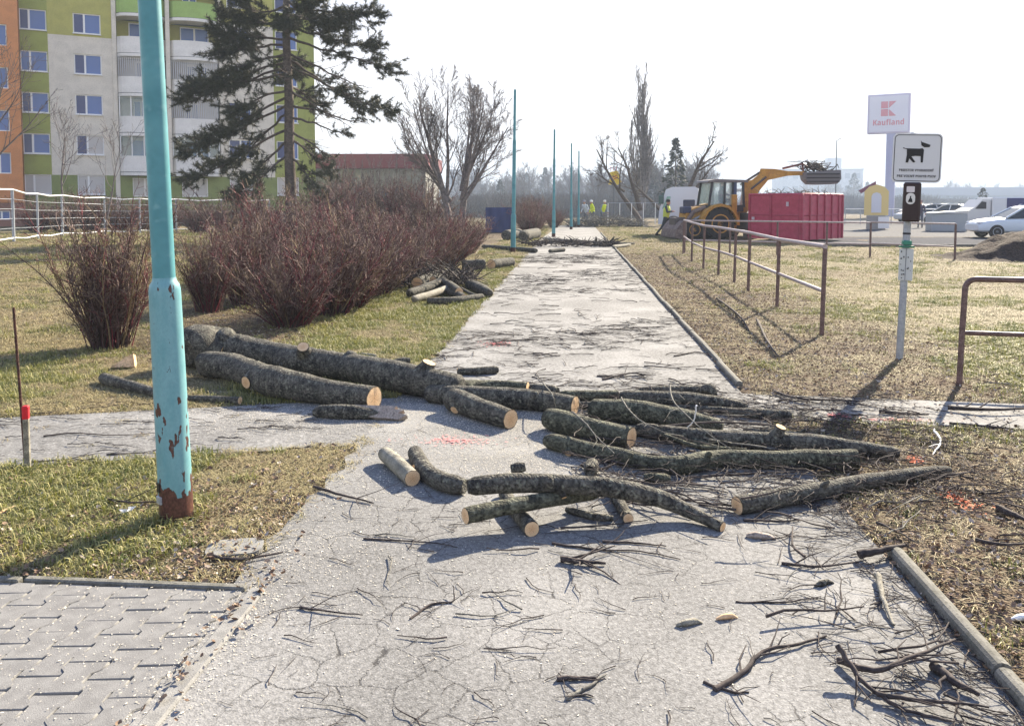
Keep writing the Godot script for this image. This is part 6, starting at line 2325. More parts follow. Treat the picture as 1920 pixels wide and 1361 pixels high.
# ---------------------------------------------------------------- people
# bones: [from, to, radius, radius, colour]; the body is one skin round all of them
func body_mesh(bones: Array, cell: float) -> MB:
	var lo := Vector3(9, 9, 9)
	var hi := -lo
	for b in bones:
		for k in 2:
			var r: float = b[2 + k] + 0.06
			lo = lo.min(b[k] - Vector3.ONE * r)
			hi = hi.max(b[k] + Vector3.ONE * r)
	var nx := int((hi.x - lo.x) / cell) + 2
	var ny := int((hi.y - lo.y) / cell) + 2
	var nz := int((hi.z - lo.z) / cell) + 2
	var f := PackedFloat32Array()
	f.resize(nx * ny * nz)
	f.fill(1.0)
	var near := PackedFloat32Array()
	near.resize(f.size())
	near.fill(9.0)
	var who := PackedInt32Array()
	who.resize(f.size())
	for bi in bones.size():
		var b = bones[bi]
		var a: Vector3 = b[0]
		var d: Vector3 = b[1] - a
		var ll := maxf(d.length_squared(), 1e-9)
		var reach: float = maxf(b[2], b[3]) + 0.06
		var p0: Vector3 = ((a.min(b[1]) - Vector3.ONE * reach - lo) / cell).floor().max(Vector3.ZERO)
		var p1: Vector3 = ((a.max(b[1]) + Vector3.ONE * reach - lo) / cell).ceil().min(Vector3(nx - 1, ny - 1, nz - 1))
		for z in range(int(p0.z), int(p1.z) + 1):
			for y in range(int(p0.y), int(p1.y) + 1):
				for x in range(int(p0.x), int(p1.x) + 1):
					var q := lo + Vector3(x, y, z) * cell
					var t := clampf((q - a).dot(d) / ll, 0.0, 1.0)
					var s := q.distance_to(a + d * t) - lerpf(b[2], b[3], t)
					var i := (z * ny + y) * nx + x
					if s < near[i]:
						near[i] = s
						who[i] = bi
					var k := 0.028
					var h := clampf(0.5 + 0.5 * (f[i] - s) / k, 0.0, 1.0)
					f[i] = lerpf(f[i], s, h) - k * h * (1.0 - h)
	var m := MB.new()
	m.tinted = true
	var id := {}
	for z in nz - 1:
		for y in ny - 1:
			for x in nx - 1:
				var i := (z * ny + y) * nx + x
				var sum := Vector3.ZERO
				var n := 0
				var inside := f[i] < 0.0
				var cross := false
				for c in 8:
					var v := f[i + (c & 1) + ((c >> 1) & 1) * nx + ((c >> 2) & 1) * nx * ny]
					if (v < 0.0) != inside:
						cross = true
				if not cross:
					continue
				for ax in 3:
					for c in 4:
						var o := [0, 0, 0]
						o[(ax + 1) % 3] = c & 1
						o[(ax + 2) % 3] = c >> 1
						var o2 := o.duplicate()
						o2[ax] = 1
						var va := f[i + o[0] + o[1] * nx + o[2] * nx * ny]
						var vb := f[i + o2[0] + o2[1] * nx + o2[2] * nx * ny]
						if (va < 0.0) != (vb < 0.0):
							var tt := va / (va - vb)
							sum += Vector3(o[0], o[1], o[2]).lerp(Vector3(o2[0], o2[1], o2[2]), tt)
							n += 1
				m.col = bones[who[i]][4]
				id[i] = m.p(lo + (Vector3(x, y, z) + sum / n) * cell)
	var step := [1, nx, nx * ny]
	for i in id.keys():
		for ax in 3:
			var j: int = i + step[ax]
			if (f[i] < 0.0) == (f[j] < 0.0):
				continue
			var s1: int = step[(ax + 1) % 3]
			var s2: int = step[(ax + 2) % 3]
			if not (id.has(i - s1) and id.has(i - s2) and id.has(i - s1 - s2)):
				continue
			if f[i] < 0.0:
				m.quad(id[i - s1 - s2], id[i - s2], id[i], id[i - s1])
			else:
				m.quad(id[i - s1 - s2], id[i - s1], id[i], id[i - s2])
	return m

func person(label: String, at: Vector3, turn: float, j: Dictionary, top: Color, legs: Color, vest: Color, hat: Color, cell: float) -> Node3D:
	var t := thing("person", label, "person", at, turn)
	var skin := lin(.42, .24, .17)
	var boot := lin(.03, .025, .022)
	var b := []
	b.append([j.hip + Vector3(0, 0.0, 0), j.chest, 0.125, 0.15, top])
	b.append([j.chest, j.neck, 0.14, 0.07, top])
	b.append([j.neck, j.head + Vector3(0, -0.06, 0), 0.055, 0.06, skin])
	b.append([j.head, j.head + Vector3(0.0, 0.03, 0), 0.088, 0.092, skin])
	b.append([j.head + Vector3(-0.02, -0.06, 0), j.head + Vector3(-0.05, -0.05, 0), 0.06, 0.055, skin])
	b.append([j.head + Vector3(-0.085, -0.01, 0), j.head + Vector3(-0.105, -0.025, 0), 0.018, 0.014, skin])
	for s in ["l", "r"]:
		var z := 0.17 if s == "l" else -0.17
		var sh: Vector3 = j.neck + Vector3(0, -0.07, z)
		b.append([sh, j[s + "elbow"], 0.062, 0.05, top])
		b.append([j[s + "elbow"], j[s + "hand"], 0.048, 0.036, top])
		var hd: Vector3 = (j[s + "hand"] - j[s + "elbow"]).normalized()
		var palm: Vector3 = j[s + "hand"] + hd * 0.05
		b.append([j[s + "hand"], palm, 0.034, 0.036, skin])
		for k in 4:
			var off := Vector3(0, 0, (k - 1.5) * 0.019)
			b.append([palm + off, palm + off + hd * (0.075 - absf(k - 1.3) * 0.012) + Vector3(-0.015, -0.01, 0), 0.011, 0.008, skin])
		b.append([j[s + "hand"] + hd * 0.02, palm + Vector3(-0.045, 0.0, 0.0) + hd * 0.02, 0.013, 0.009, skin])
		var hp: Vector3 = j.hip + Vector3(0, -0.05, z * 0.5)
		b.append([hp, j[s + "knee"], 0.092, 0.062, legs])
		b.append([j[s + "knee"], j[s + "foot"], 0.060, 0.042, legs])
		b.append([j[s + "foot"] + Vector3(0.03, -0.04, 0), j[s + "foot"] + Vector3(-0.15, -0.05 + 0.0, 0), 0.048, 0.036, boot])
	obj("body", body_mesh(b, cell), M.person, t)
	if vest.a > 0.0:
		var v := []
		v.append([j.hip + Vector3(0, 0.05, 0), j.chest, 0.145, 0.172, vest])
		v.append([j.chest, j.neck + Vector3(0, -0.07, 0), 0.165, 0.09, vest])
		v.append([j.neck + Vector3(0, -0.09, 0.13), j.neck + Vector3(0, -0.09, -0.13), 0.075, 0.075, vest])
		obj("vest", body_mesh(v, cell), M.person, t)
	var h := MB.new()
	h.tinted = true
	h.col = hat
	h.lathe([[0.10, -0.005], [0.105, 0.02], [0.102, 0.06], [0.08, 0.11], [0.04, 0.132], [0.01, 0.136]], j.head + Vector3(0.005, 0.015, 0), 14)
	obj("cap", h, M.person, t)
	return t

func standing(fwd := 0.0) -> Dictionary:
	return {"hip": Vector3(0, 0.95, 0), "chest": Vector3(-fwd, 1.25, 0), "neck": Vector3(-fwd * 1.6, 1.47, 0), "head": Vector3(-fwd * 2.0 - 0.02, 1.62, 0), "lelbow": Vector3(0.03 - fwd, 1.14, 0.25), "lhand": Vector3(-0.10 - fwd, 0.92, 0.27), "relbow": Vector3(0.03 - fwd, 1.14, -0.25), "rhand": Vector3(-0.1 - fwd, 0.92, -0.27), "lknee": Vector3(-0.02, 0.52, 0.1), "lfoot": Vector3(0, 0.09, 0.11), "rknee": Vector3(-0.02, 0.52, -0.1), "rfoot": Vector3(0, 0.09, -0.11)}

func build_people() -> void:
	M.person = tint_mat(0.85)
	var hi := lin(.62, .72, .05)
	# walking worker: figures face -x, so turn them
	var j := standing(0.04)
	j.lknee = Vector3(-0.16, 0.54, 0.1)
	j.lfoot = Vector3(-0.10, 0.09, 0.1)
	j.rknee = Vector3(0.12, 0.52, -0.1)
	j.rfoot = Vector3(0.42, 0.16, -0.1)
	j.hip = Vector3(0, 0.93, 0)
	j.lelbow = Vector3(0.16, 1.17, 0.24)
	j.lhand = Vector3(0.10, 0.94, 0.26)
	j.relbow = Vector3(-0.16, 1.18, -0.24)
	j.rhand = Vector3(-0.38, 1.20, -0.2)
	person("man in dark clothes and yellow green vest striding past the loader bucket", Vector3(4.328, 0, -38.821), PI - 0.5, j, lin(.05, .055, .07), lin(.035, .045, .06), Color(.55, .62, .10, 1), lin(.03, .03, .035), 0.018)
	j = standing(0.06)
	j.lhand = Vector3(-0.35, 1.08, 0.2)
	person("left worker in bright yellow jacket standing at the far brush pile", Vector3(1.376, 0, -56.252), 0.4, j, hi, lin(.08, .1, .12), Color(0, 0, 0, 0), lin(.75, .75, .72), 0.024)
	j = standing(0.10)
	j.rhand = Vector3(-0.3, 0.8, -0.2)
	person("right worker in yellow vest bending a little at the far brush pile", Vector3(2.06, 0, -57.305), 2.2, j, lin(.2, .25, .3), lin(.1, .12, .14), Color(.60, .70, .05, 1), lin(.6, .6, .6), 0.024)
	person("worker in pale jacket left of the two yellow ones at the far brush pile", Vector3(0.94, 0, -58.225), 1.0, standing(0.12), lin(.5, .55, .6), lin(.12, .15, .2), Color(0, 0, 0, 0), lin(.3, .3, .35), 0.026)
	j = standing(0.0)
	person("pedestrian in dark clothes standing by the road right of the sign post", Vector3(21.821, 0, -53.742), 1.2, j, lin(.06, .05, .08), lin(.08, .09, .12), Color(0, 0, 0, 0), lin(.3, .2, .2), 0.024)
	j = {"hip": Vector3(0, 0.12, 0), "chest": Vector3(-0.02, 0.45, 0), "neck": Vector3(-0.04, 0.66, 0), "head": Vector3(-0.06, 0.82, 0), "lelbow": Vector3(-0.15, 0.36, 0.26), "lhand": Vector3(-0.36, 0.32, 0.2), "relbow": Vector3(-0.15, 0.36, -0.26), "rhand": Vector3(-0.36, 0.32, -0.2), "lknee": Vector3(-0.42, 0.14, 0.12), "lfoot": Vector3(-0.44, -0.26, 0.12), "rknee": Vector3(-0.42, 0.14, -0.12), "rfoot": Vector3(-0.44, -0.26, -0.12)}
	var d := person("digger driver in dark clothes sitting in the cab behind the glass", Vector3(6.658, 0, -37.789) + Vector3(0, 1.62, 0), PI + 0.0, j, lin(.05, .05, .06), lin(.04, .045, .06), Color(0, 0, 0, 0), lin(.2, .06, .05), 0.024)

# ---------------------------------------------------------------- branches and twigs
func branch(label: String, pts: Array, r: float, mt: Material, side := 3, group := "", cat := "branch") -> void:
	var base := Vector3(pts[0].x, 0, pts[0].z)
	var q := []
	var rad := []
	var n := pts.size()
	for i in n - 1:
		var a: Vector3 = pts[maxi(i - 1, 0)]
		var d: Vector3 = pts[mini(i + 2, n - 1)]
		for j in 5:
			q.append(pts[i].cubic_interpolate(pts[i + 1], a, d, j / 5.0) - base + Vector3(R(-1, 1), R(-0.3, 0.3), R(-1, 1)) * 0.004)
			rad.append(r * (1.0 - 0.65 * (i + j / 5.0) / (n - 1)))
	q.append(pts[n - 1] - base)
	rad.append(r * 0.35)
	var m := MB.new()
	m.tube(q, rad, 7)
	var t := thing("branch", label, cat, base, 0.0, group)
	obj("stem", m, mt, t)
	var sm := MB.new()
	for k in side:
		var f := R(0.2, 0.9) * (q.size() - 2)
		var i := int(f)
		var ax: Vector3 = (q[i + 1] - q[i]).normalized()
		var out := (ax + ax.cross(Vector3.UP).normalized() * (1.0 if R(0, 1) > 0.5 else -1.0) * R(0.5, 1.2) + Vector3.UP * R(0.0, 0.5)).normalized()
		var ln := R(0.06, 0.26)
		var b: Vector3 = q[i]
		sm.tube([b, b + out * ln * 0.5, b + out * ln + Vector3(R(-1, 1), R(-0.4, 0.1), R(-1, 1)) * 0.04], [rad[i] * 0.5, rad[i] * 0.38, rad[i] * 0.2], 5)
	if sm.v.size() > 0:
		obj("side_twig", sm, mt, t)

func build_branches() -> void:
	rng.seed = 733
	branch("thick dark branch arching toward the near kerb, lower right corner", [Vector3(0.951, 0.02, -2.932), Vector3(1.036, 0.05, -2.819), Vector3(1.158, 0.07, -2.863), Vector3(1.396, 0.06, -3.028)], 0.013, M.twig, 4)
	branch("long forked branch curving to the bottom edge, lower right corner", [Vector3(0.932, 0.1, -2.881), Vector3(0.961, 0.06, -2.819), Vector3(0.992, 0.03, -2.753), Vector3(1.078, 0.02, -2.652), Vector3(1.196, 0.02, -2.601)], 0.011, M.twig, 5)
	branch("straight thin branch pointing at the kerb, lower right corner", [Vector3(1.008, 0.03, -2.715), Vector3(1.126, 0.03, -2.691), Vector3(1.232, 0.04, -2.666), Vector3(1.325, 0.05, -2.634)], 0.009, M.twig, 3)
	branch("short thick dark stick beside the near kerb", [Vector3(1.275, 0.02, -2.915), Vector3(1.305, 0.025, -2.809), Vector3(1.353, 0.02, -2.753)], 0.019, M.twig, 1)
	branch("peeled pale and pink stick beside the near kerb", [Vector3(1.334, 0.03, -3.611), Vector3(1.276, 0.03, -3.402), Vector3(1.251, 0.01, -3.215)], 0.015, M.bark_pale, 0)
	branch("dark stub stick lying on the head of the near kerb", [Vector3(1.317, 0.03, -3.816), Vector3(1.415, 0.05, -3.824), Vector3(1.553, 0.05, -3.893)], 0.022, M.twig, 0)
	branch("thin branch running to the right from the near kerb head", [Vector3(0.952, 0.01, -3.744), Vector3(1.116, 0.02, -3.701), Vector3(1.342, 0.02, -3.784)], 0.008, M.twig, 4)
	branch("lone forked twig on the asphalt beside the block pavement", [Vector3(-1.095, 0.01, -3.183), Vector3(-1.005, 0.012, -3.163), Vector3(-0.825, 0.012, -3.138)], 0.006, M.twig, 2)
	branch("kinked upright twig on the asphalt, centre foreground", [Vector3(-0.631, 0.005, -3.132), Vector3(-0.57, 0.01, -3.248), Vector3(-0.483, 0.01, -3.281), Vector3(-0.496, 0.04, -3.355)], 0.006, M.twig, 2)
	branch("dark branch stub with side shoots in the centre foreground below the arch", [Vector3(-0.046, 0.02, -3.693), Vector3(0.046, 0.02, -3.672), Vector3(0.156, 0.015, -3.675)], 0.016, M.twig, 6)
	branch("long thin branch on the asphalt just under the arching log shadow", [Vector3(-0.09, 0.01, -3.886), Vector3(0.123, 0.01, -3.834), Vector3(0.322, 0.01, -3.825), Vector3(0.501, 0.01, -3.756)], 0.006, M.twig, 4)
	branch("straight stick above the long thin branch", [Vector3(0.151, 0.01, -3.928), Vector3(0.304, 0.01, -3.921), Vector3(0.453, 0.01, -3.895)], 0.007, M.twig, 1)
	branch("thin forked twig left of centre under the front group", [Vector3(-1.01, 0.008, -3.88), Vector3(-0.842, 0.01, -3.868), Vector3(-0.615, 0.012, -3.836), Vector3(-0.539, 0.01, -3.809)], 0.005, M.twig, 3)
	branch("thick crooked twig chain toward the lower right corner", [Vector3(0.484, 0.01, -2.736), Vector3(0.596, 0.012, -2.836), Vector3(0.694, 0.02, -2.966), Vector3(0.846, 0.015, -3.04), Vector3(0.965, 0.01, -3.115)], 0.011, M.twig, 4)
	branch("pale yellowish bent stick near the bottom centre", [Vector3(-0.018, 0.006, -2.646), Vector3(0.05, 0.01, -2.71), Vector3(0.123, 0.012, -2.795)], 0.009, M.twig_grey, 1)
	branch("short dark straight stick near the bottom centre", [Vector3(-0.05, 0.012, -2.753), Vector3(0.018, 0.012, -2.764), Vector3(0.088, 0.012, -2.769)], 0.01, M.twig, 1)
	branch("branching twig right of centre on the cracked asphalt", [Vector3(0.677, 0.005, -3.368), Vector3(0.872, 0.01, -3.376), Vector3(1.036, 0.015, -3.424)], 0.005, M.twig, 4)
	branch("fine twig below the right foreground splinter", [Vector3(0.455, 0.006, -2.778), Vector3(0.536, 0.008, -2.731), Vector3(0.598, 0.006, -2.733)], 0.007, M.twig, 2)
	branch("long twig lying on the grass edge left of the front logs", [Vector3(-1.475, 0.02, -4.555), Vector3(-1.278, 0.02, -4.431), Vector3(-1.076, 0.012, -4.344)], 0.01, M.twig, 2)
	branch("thin dry stem arching over the orange ended log", [Vector3(-0.244, 0.16, -6.747), Vector3(-0.149, 0.22, -6.098), Vector3(-0.121, 0.12, -6.113)], 0.006, M.twig_grey, 1)
	branch("forked stem leaning from the plump log down to the snaking log", [Vector3(-0.001, 0.2, -5.652), Vector3(0.08, 0.2, -5.407), Vector3(0.17, 0.14, -5.226), Vector3(0.259, 0.12, -4.983)], 0.007, M.twig_grey, 3)
	branch("long thin shoot slanting across the pile from the orange end", [Vector3(0.365, 0.2, -6.101), Vector3(0.424, 0.2, -5.569), Vector3(0.581, 0.16, -5.357), Vector3(0.748, 0.08, -5.525)], 0.006, M.twig_grey, 2)
	branch("tall bent shoot rising from the pile and bending down to the right", [Vector3(0.702, 0.34, -5.911), Vector3(0.687, 0.3, -5.629), Vector3(0.768, 0.26, -5.234), Vector3(0.884, 0.2, -5.037), Vector3(1.004, 0.14, -4.972)], 0.006, M.twig_grey, 4)
	branch("white peeled twig standing bent in the pile", [Vector3(0.837, 0.28, -5.572), Vector3(0.823, 0.16, -5.611), Vector3(0.746, 0.06, -5.673)], 0.006, M.white, 0)
	branch("brown branch lying under the snaking log toward the left", [Vector3(0.06, 0.02, -5.053), Vector3(0.187, 0.03, -4.95), Vector3(0.298, 0.1, -4.923)], 0.01, M.twig, 3)
	branch("long twisting branch between the mossy log and the straight log", [Vector3(0.596, 0.06, -5.662), Vector3(0.782, 0.08, -5.321), Vector3(0.88, 0.08, -5.293), Vector3(1.123, 0.06, -5.331)], 0.017, M.bark_green, 4)
	branch("thin branch along the top of the straight log", [Vector3(0.616, 0.1, -5.68), Vector3(0.945, 0.13, -5.704), Vector3(1.291, 0.1, -5.799), Vector3(1.591, 0.06, -5.829)], 0.01, M.twig, 5)
	branch("bundle stem beneath the right half of the snaking log", [Vector3(0.687, 0.02, -4.87), Vector3(0.974, 0.03, -4.909), Vector3(1.303, 0.03, -4.982), Vector3(1.571, 0.02, -5.042)], 0.009, M.twig, 6)
	branch("dark stem crossing the bundle beneath the snaking log", [Vector3(0.579, 0.06, -4.887), Vector3(0.701, 0.03, -4.749), Vector3(0.877, 0.015, -4.715)], 0.008, M.twig, 4)
	branch("dark shoot lying on the lone right log", [Vector3(0.828, 0.2, -4.034), Vector3(0.96, 0.22, -4.055), Vector3(1.113, 0.24, -4.131)], 0.006, M.twig, 3)
	branch("stem in the bright gap below the lone right log", [Vector3(0.888, 0.01, -4.251), Vector3(1.032, 0.015, -4.235), Vector3(1.182, 0.01, -4.273)], 0.008, M.twig, 2)
	branch("broken stem fan below the arching log tip", [Vector3(0.689, 0.01, -4.463), Vector3(0.792, 0.015, -4.403), Vector3(0.897, 0.01, -4.362)], 0.006, M.twig, 3)
	branch("thin twig under the front group pointing left", [Vector3(-0.057, 0.02, -4.052), Vector3(0.156, 0.03, -4.077), Vector3(0.389, 0.03, -4.164)], 0.006, M.twig, 5)
	branch("dark branch at the back on the littered verge right of the kerb end", [Vector3(1.731, 0.02, -7.19), Vector3(1.853, 0.03, -6.885), Vector3(2.121, 0.03, -6.85), Vector3(2.393, 0.02, -6.874)], 0.015, M.twig, 3)
	branch("dark stick across the side path under the sign", [Vector3(2.393, 0.02, -6.546), Vector3(2.568, 0.02, -6.478), Vector3(2.733, 0.02, -6.474)], 0.017, M.twig, 0)
	branch("long dark branch along the back of the side path at right", [Vector3(2.958, 0.03, -6.665), Vector3(3.207, 0.04, -6.577), Vector3(3.534, 0.04, -6.634)], 0.02, M.twig, 4)
	branch("second long dark branch along the front of the side path at right", [Vector3(2.778, 0.02, -6.217), Vector3(3.04, 0.02, -6.149), Vector3(3.244, 0.02, -6.08)], 0.012, M.twig, 3)
	branch("bleached forked twig on the grass below the railing post", [Vector3(2.57, 0.03, -5.994), Vector3(2.492, 0.03, -5.7), Vector3(2.343, 0.01, -5.47)], 0.01, M.white, 1)
	branch("short dark log stick in the grass at the right edge", [Vector3(2.253, 0.03, -4.462), Vector3(2.288, 0.03, -4.383), Vector3(2.314, 0.03, -4.305)], 0.024, M.twig, 0)
	branch("thin dark branch on the right grass above the short stick", [Vector3(2.19, 0.02, -4.824), Vector3(2.317, 0.02, -4.72), Vector3(2.571, 0.03, -4.797)], 0.009, M.twig, 2)
	branch("dark branch with two shoots on the right grass in the middle", [Vector3(1.946, 0.02, -4.049), Vector3(2.035, 0.03, -3.982), Vector3(2.159, 0.03, -4.009)], 0.012, M.twig, 2)
	branch("thin stem slanting over the right grass near the lone log", [Vector3(1.551, 0.02, -4.239), Vector3(1.62, 0.02, -4.108), Vector3(1.651, 0.02, -3.996)], 0.008, M.twig, 1)
	branch("long thin twig lying along the left side path", [Vector3(-3.698, 0.008, -5.45), Vector3(-3.526, 0.01, -5.536), Vector3(-3.224, 0.01, -5.504), Vector3(-2.941, 0.012, -5.572)], 0.006, M.twig, 2)
	branch("twig along the front edge of the left side path", [Vector3(-3.404, 0.01, -4.893), Vector3(-3.222, 0.01, -4.95), Vector3(-3.103, 0.01, -5.093)], 0.006, M.twig, 3)
	branch("small forked twig on the left side path by the lamp post", [Vector3(-3.021, 0.006, -5.089), Vector3(-2.87, 0.01, -5.11), Vector3(-2.733, 0.01, -5.143)], 0.006, M.twig, 2)
	branch("pale split stick on the grass at the far left edge", [Vector3(-3.007, 0.01, -4.046), Vector3(-2.999, 0.015, -4.109), Vector3(-2.978, 0.02, -4.144)], 0.008, M.wood_side, 0)
	branch("thin dark stick lying on the grass left of the lamp foot", [Vector3(-2.548, 0.02, -4.279), Vector3(-2.386, 0.03, -4.207), Vector3(-2.222, 0.03, -4.235)], 0.008, M.twig, 2)
	branch("dry branch half buried below the lamp foot toward the path", [Vector3(-1.658, 0.01, -3.626), Vector3(-1.507, 0.02, -3.58), Vector3(-1.345, 0.015, -3.685)], 0.01, M.twig, 2)
	branch("thin twigs on the bright path behind the rear trunk, near the dark short log", [Vector3(0.237, 0.01, -7.74), Vector3(0.459, 0.02, -7.685), Vector3(0.791, 0.02, -7.805)], 0.01, M.twig, 6)
	branch("dark branch heap on the path in front of the kerb end", [Vector3(0.282, 0.01, -7.579), Vector3(0.54, 0.03, -7.788), Vector3(0.711, 0.02, -7.751)], 0.011, M.twig, 6)
	branch("dark stick on the middle path at left", [Vector3(-0.831, 0.01, -9.601), Vector3(-0.556, 0.01, -9.734), Vector3(-0.401, 0.01, -9.822)], 0.007, M.twig, 2)
	branch("forked twig at the right kerb on the middle path", [Vector3(1.086, 0.01, -8.8), Vector3(1.374, 0.015, -9.043), Vector3(1.489, 0.01, -8.709)], 0.009, M.twig, 4)
	branch("dark branch lying on the verge by the nearest railing post", [Vector3(2.544, 0.02, -11.537), Vector3(2.281, 0.02, -9.77), Vector3(2.174, 0.02, -8.826)], 0.02, M.twig, 2)
	branch("bent branch lying on the verge before the long railing", [Vector3(2.431, 0.02, -14.043), Vector3(2.38, 0.03, -11.992), Vector3(2.234, 0.02, -10.568)], 0.022, M.twig, 2)

func twig_mesh() -> ArrayMesh:
	var m := MB.new()
	var r := R(0.004, 0.0085)
	var d := Vector3.RIGHT
	var q := Vector3(-0.5, r, 0) * R(0.3, 0.55)
	q.y = r + 0.004
	var n := 5
	var long := -q.x * 2.0
	var pts := [q]
	var rad := [r]
	for i in n:
		d = (d + Vector3(0, 0, R(-0.45, 0.45))).normalized()
		q += d * long / n
		q.y = r + R(0.0, 0.022)
		pts.append(q)
		rad.append(r * (1.0 - 0.6 * (i + 1.0) / n))
	m.tube(pts, rad, 5)
	var shoots := rng.randi() % 4
	for k in shoots:
		var i := 1 + rng.randi() % (n - 1)
		var s := Vector3(R(0.3, 1.0), R(-0.02, 0.3), R(-1, 1)).normalized()
		var l := R(0.05, 0.16)
		var e1: Vector3 = pts[i] + s * l * 0.5
		var e2: Vector3 = e1 + (s + Vector3(0.3, -0.1, R(-0.4, 0.4))).normalized() * l * 0.5
		e2.y = maxf(e2.y, 0.004)
		m.tube([pts[i], e1, e2], [rad[i] * 0.7, rad[i] * 0.55, rad[i] * 0.3], 4)
	var am := m.mesh()
	am.set_meta("forked", shoots > 0)
	return am

func build_twigs() -> void:
	rng.seed = 1234
	var kinds := []
	var forks := []
	for k in 16:
		kinds.append(twig_mesh())
		forks.append(kinds[-1].get_meta("forked"))
	var zones := [
		[46, -0.9, 1.4, -4.2, -2.35, 0.44, "the cracked asphalt", "twigs on the cracked asphalt", 0.0],
		[14, 0.9, 1.45, -4.4, -2.6, 0.7, "the litter by the near kerb", "twigs along the near kerb", 0.01],
		[62, 0.1, 2.3, -6.9, -4.3, 0.9, "the tangle between logs", "twigs in the log tangle", 0.02],
		[46, 1.6, 4.2, -7.6, -3.2, 0.7, "the right littered grass", "twigs on the right grass", 0.01],
		[70, -1.3, 1.5, -14.0, -7.2, 0.75, "the path behind the logs", "twigs on the middle path", 0.0],
		[44, -1.4, 1.5, -26.0, -14.0, 1.1, "the distant path", "twigs on the far path", 0.0]]
	for zn in zones:
		for k in zn[0]:
			var x := R(zn[1], zn[2])
			var z := R(zn[3], zn[4])
			if k > 0 and zn[1] > 0.0 and zn[1] < 1.0 and zn[3] < -6.0:
				x = clampf(x, zn[1], zn[2])
			var o := MeshInstance3D.new()
			o.name = "twig"
			o.mesh = kinds[rng.randi() % 16]
			o.material_override = M.twig if R(0, 1) < 0.8 else M.twig_grey
			put(o, self)
			o.position = Vector3(x, 0.006 + R(0, 1) * zn[8] * 3.0, z)
			var flat := R(0, TAU)
			if R(0, 1) < 0.55:
				flat = R(-0.5, 0.5) + (PI if R(0, 1) < 0.5 else 0.0)
			o.rotation = Vector3(0, flat, R(-0.05, 0.12) if zn[8] > 0.0 else 0.0)
			o.scale = Vector3.ONE * zn[5] * R(0.55, 1.45)
			var third: float = clampf((x - zn[1]) / (zn[2] - zn[1]), 0.0, 0.999)
			var deep: float = (z - zn[3]) / (zn[4] - zn[3])
			var words: String = ("long " if o.scale.x > zn[5] else "short ") + ("dark" if o.material_override == M.twig else "grey") + (" forked twig" if forks[kinds.find(o.mesh)] else " unbranched twig")
			words += [" at the left", " in the middle", " at the right"][int(third * 3.0)] + [" rear of ", " centre of ", " front of "][clampi(int(deep * 3.0), 0, 2)] + zn[6]
			tag(o, words, "twig", zn[7])
	# the finer debris
	var where := []
	for k in 6500:
		var z := -7.0 - 21.0 * pow(R(0, 1), 1.1)
		var x := R(-1.42, 1.5)
		var band := 0.30 + 1.9 * field.get_noise_2d(x * 0.35, z * 0.8 + 200.0)
		if z < -11.0 and z > -24.0:
			band += 0.22
		if R(0, 1) > band:
			continue
		where.append(Transform3D(Basis(Vector3.UP, R(-1.2, 1.2) + (PI if k % 2 == 0 else 0.0)).scaled(Vector3.ONE * (0.08 + 0.8 * pow(R(0, 1), 2.2))), Vector3(x, 0.006, z)))
	for k in 420:
		where.append(Transform3D(Basis(Vector3.UP, R(0, TAU)).scaled(Vector3.ONE * (0.05 + 0.34 * pow(R(0, 1), 2.5))), Vector3(R(-1.2, 1.45), 0.006, R(-4.6, -2.3))))
	for k in 260:
		where.append(Transform3D(Basis(Vector3.UP, R(0, TAU)).scaled(Vector3.ONE * R(0.15, 0.55)), Vector3(1.5 - 0.7 * R(0, 1) * R(0, 1), 0.008, R(-4.6, -2.2))))
	for k in 1700:
		where.append(Transform3D(Basis(Vector3.UP, R(0, TAU)).scaled(Vector3.ONE * R(0.15, 0.65)), Vector3(R(0.0, 2.6), 0.006 + R(0, 0.12) * R(0, 1), R(-7.0, -4.4))))
	for k in 900:
		where.append(Transform3D(Basis(Vector3.UP, R(0, TAU)).scaled(Vector3.ONE * R(0.15, 0.5)), Vector3(1.5 + 3.5 * R(0, 1) * R(0, 1), 0.01 + R(0, 0.02), R(-14.0, -2.2))))
	for k in 160:
		where.append(Transform3D(Basis(Vector3.UP, R(-0.4, 0.4)).scaled(Vector3.ONE * R(0.15, 0.6)), Vector3(R(-4.4, -1.6), 0.008, R(-6.4, -4.9))))
	for q in 5:
		var part := []
		for i in range(q, where.size(), 5):
			part.append(where[i])
		stuff("twig_debris", kinds[q * 3], M.twig, part, [], "fine broken twigs and bark bits strewn over the path", "debris")

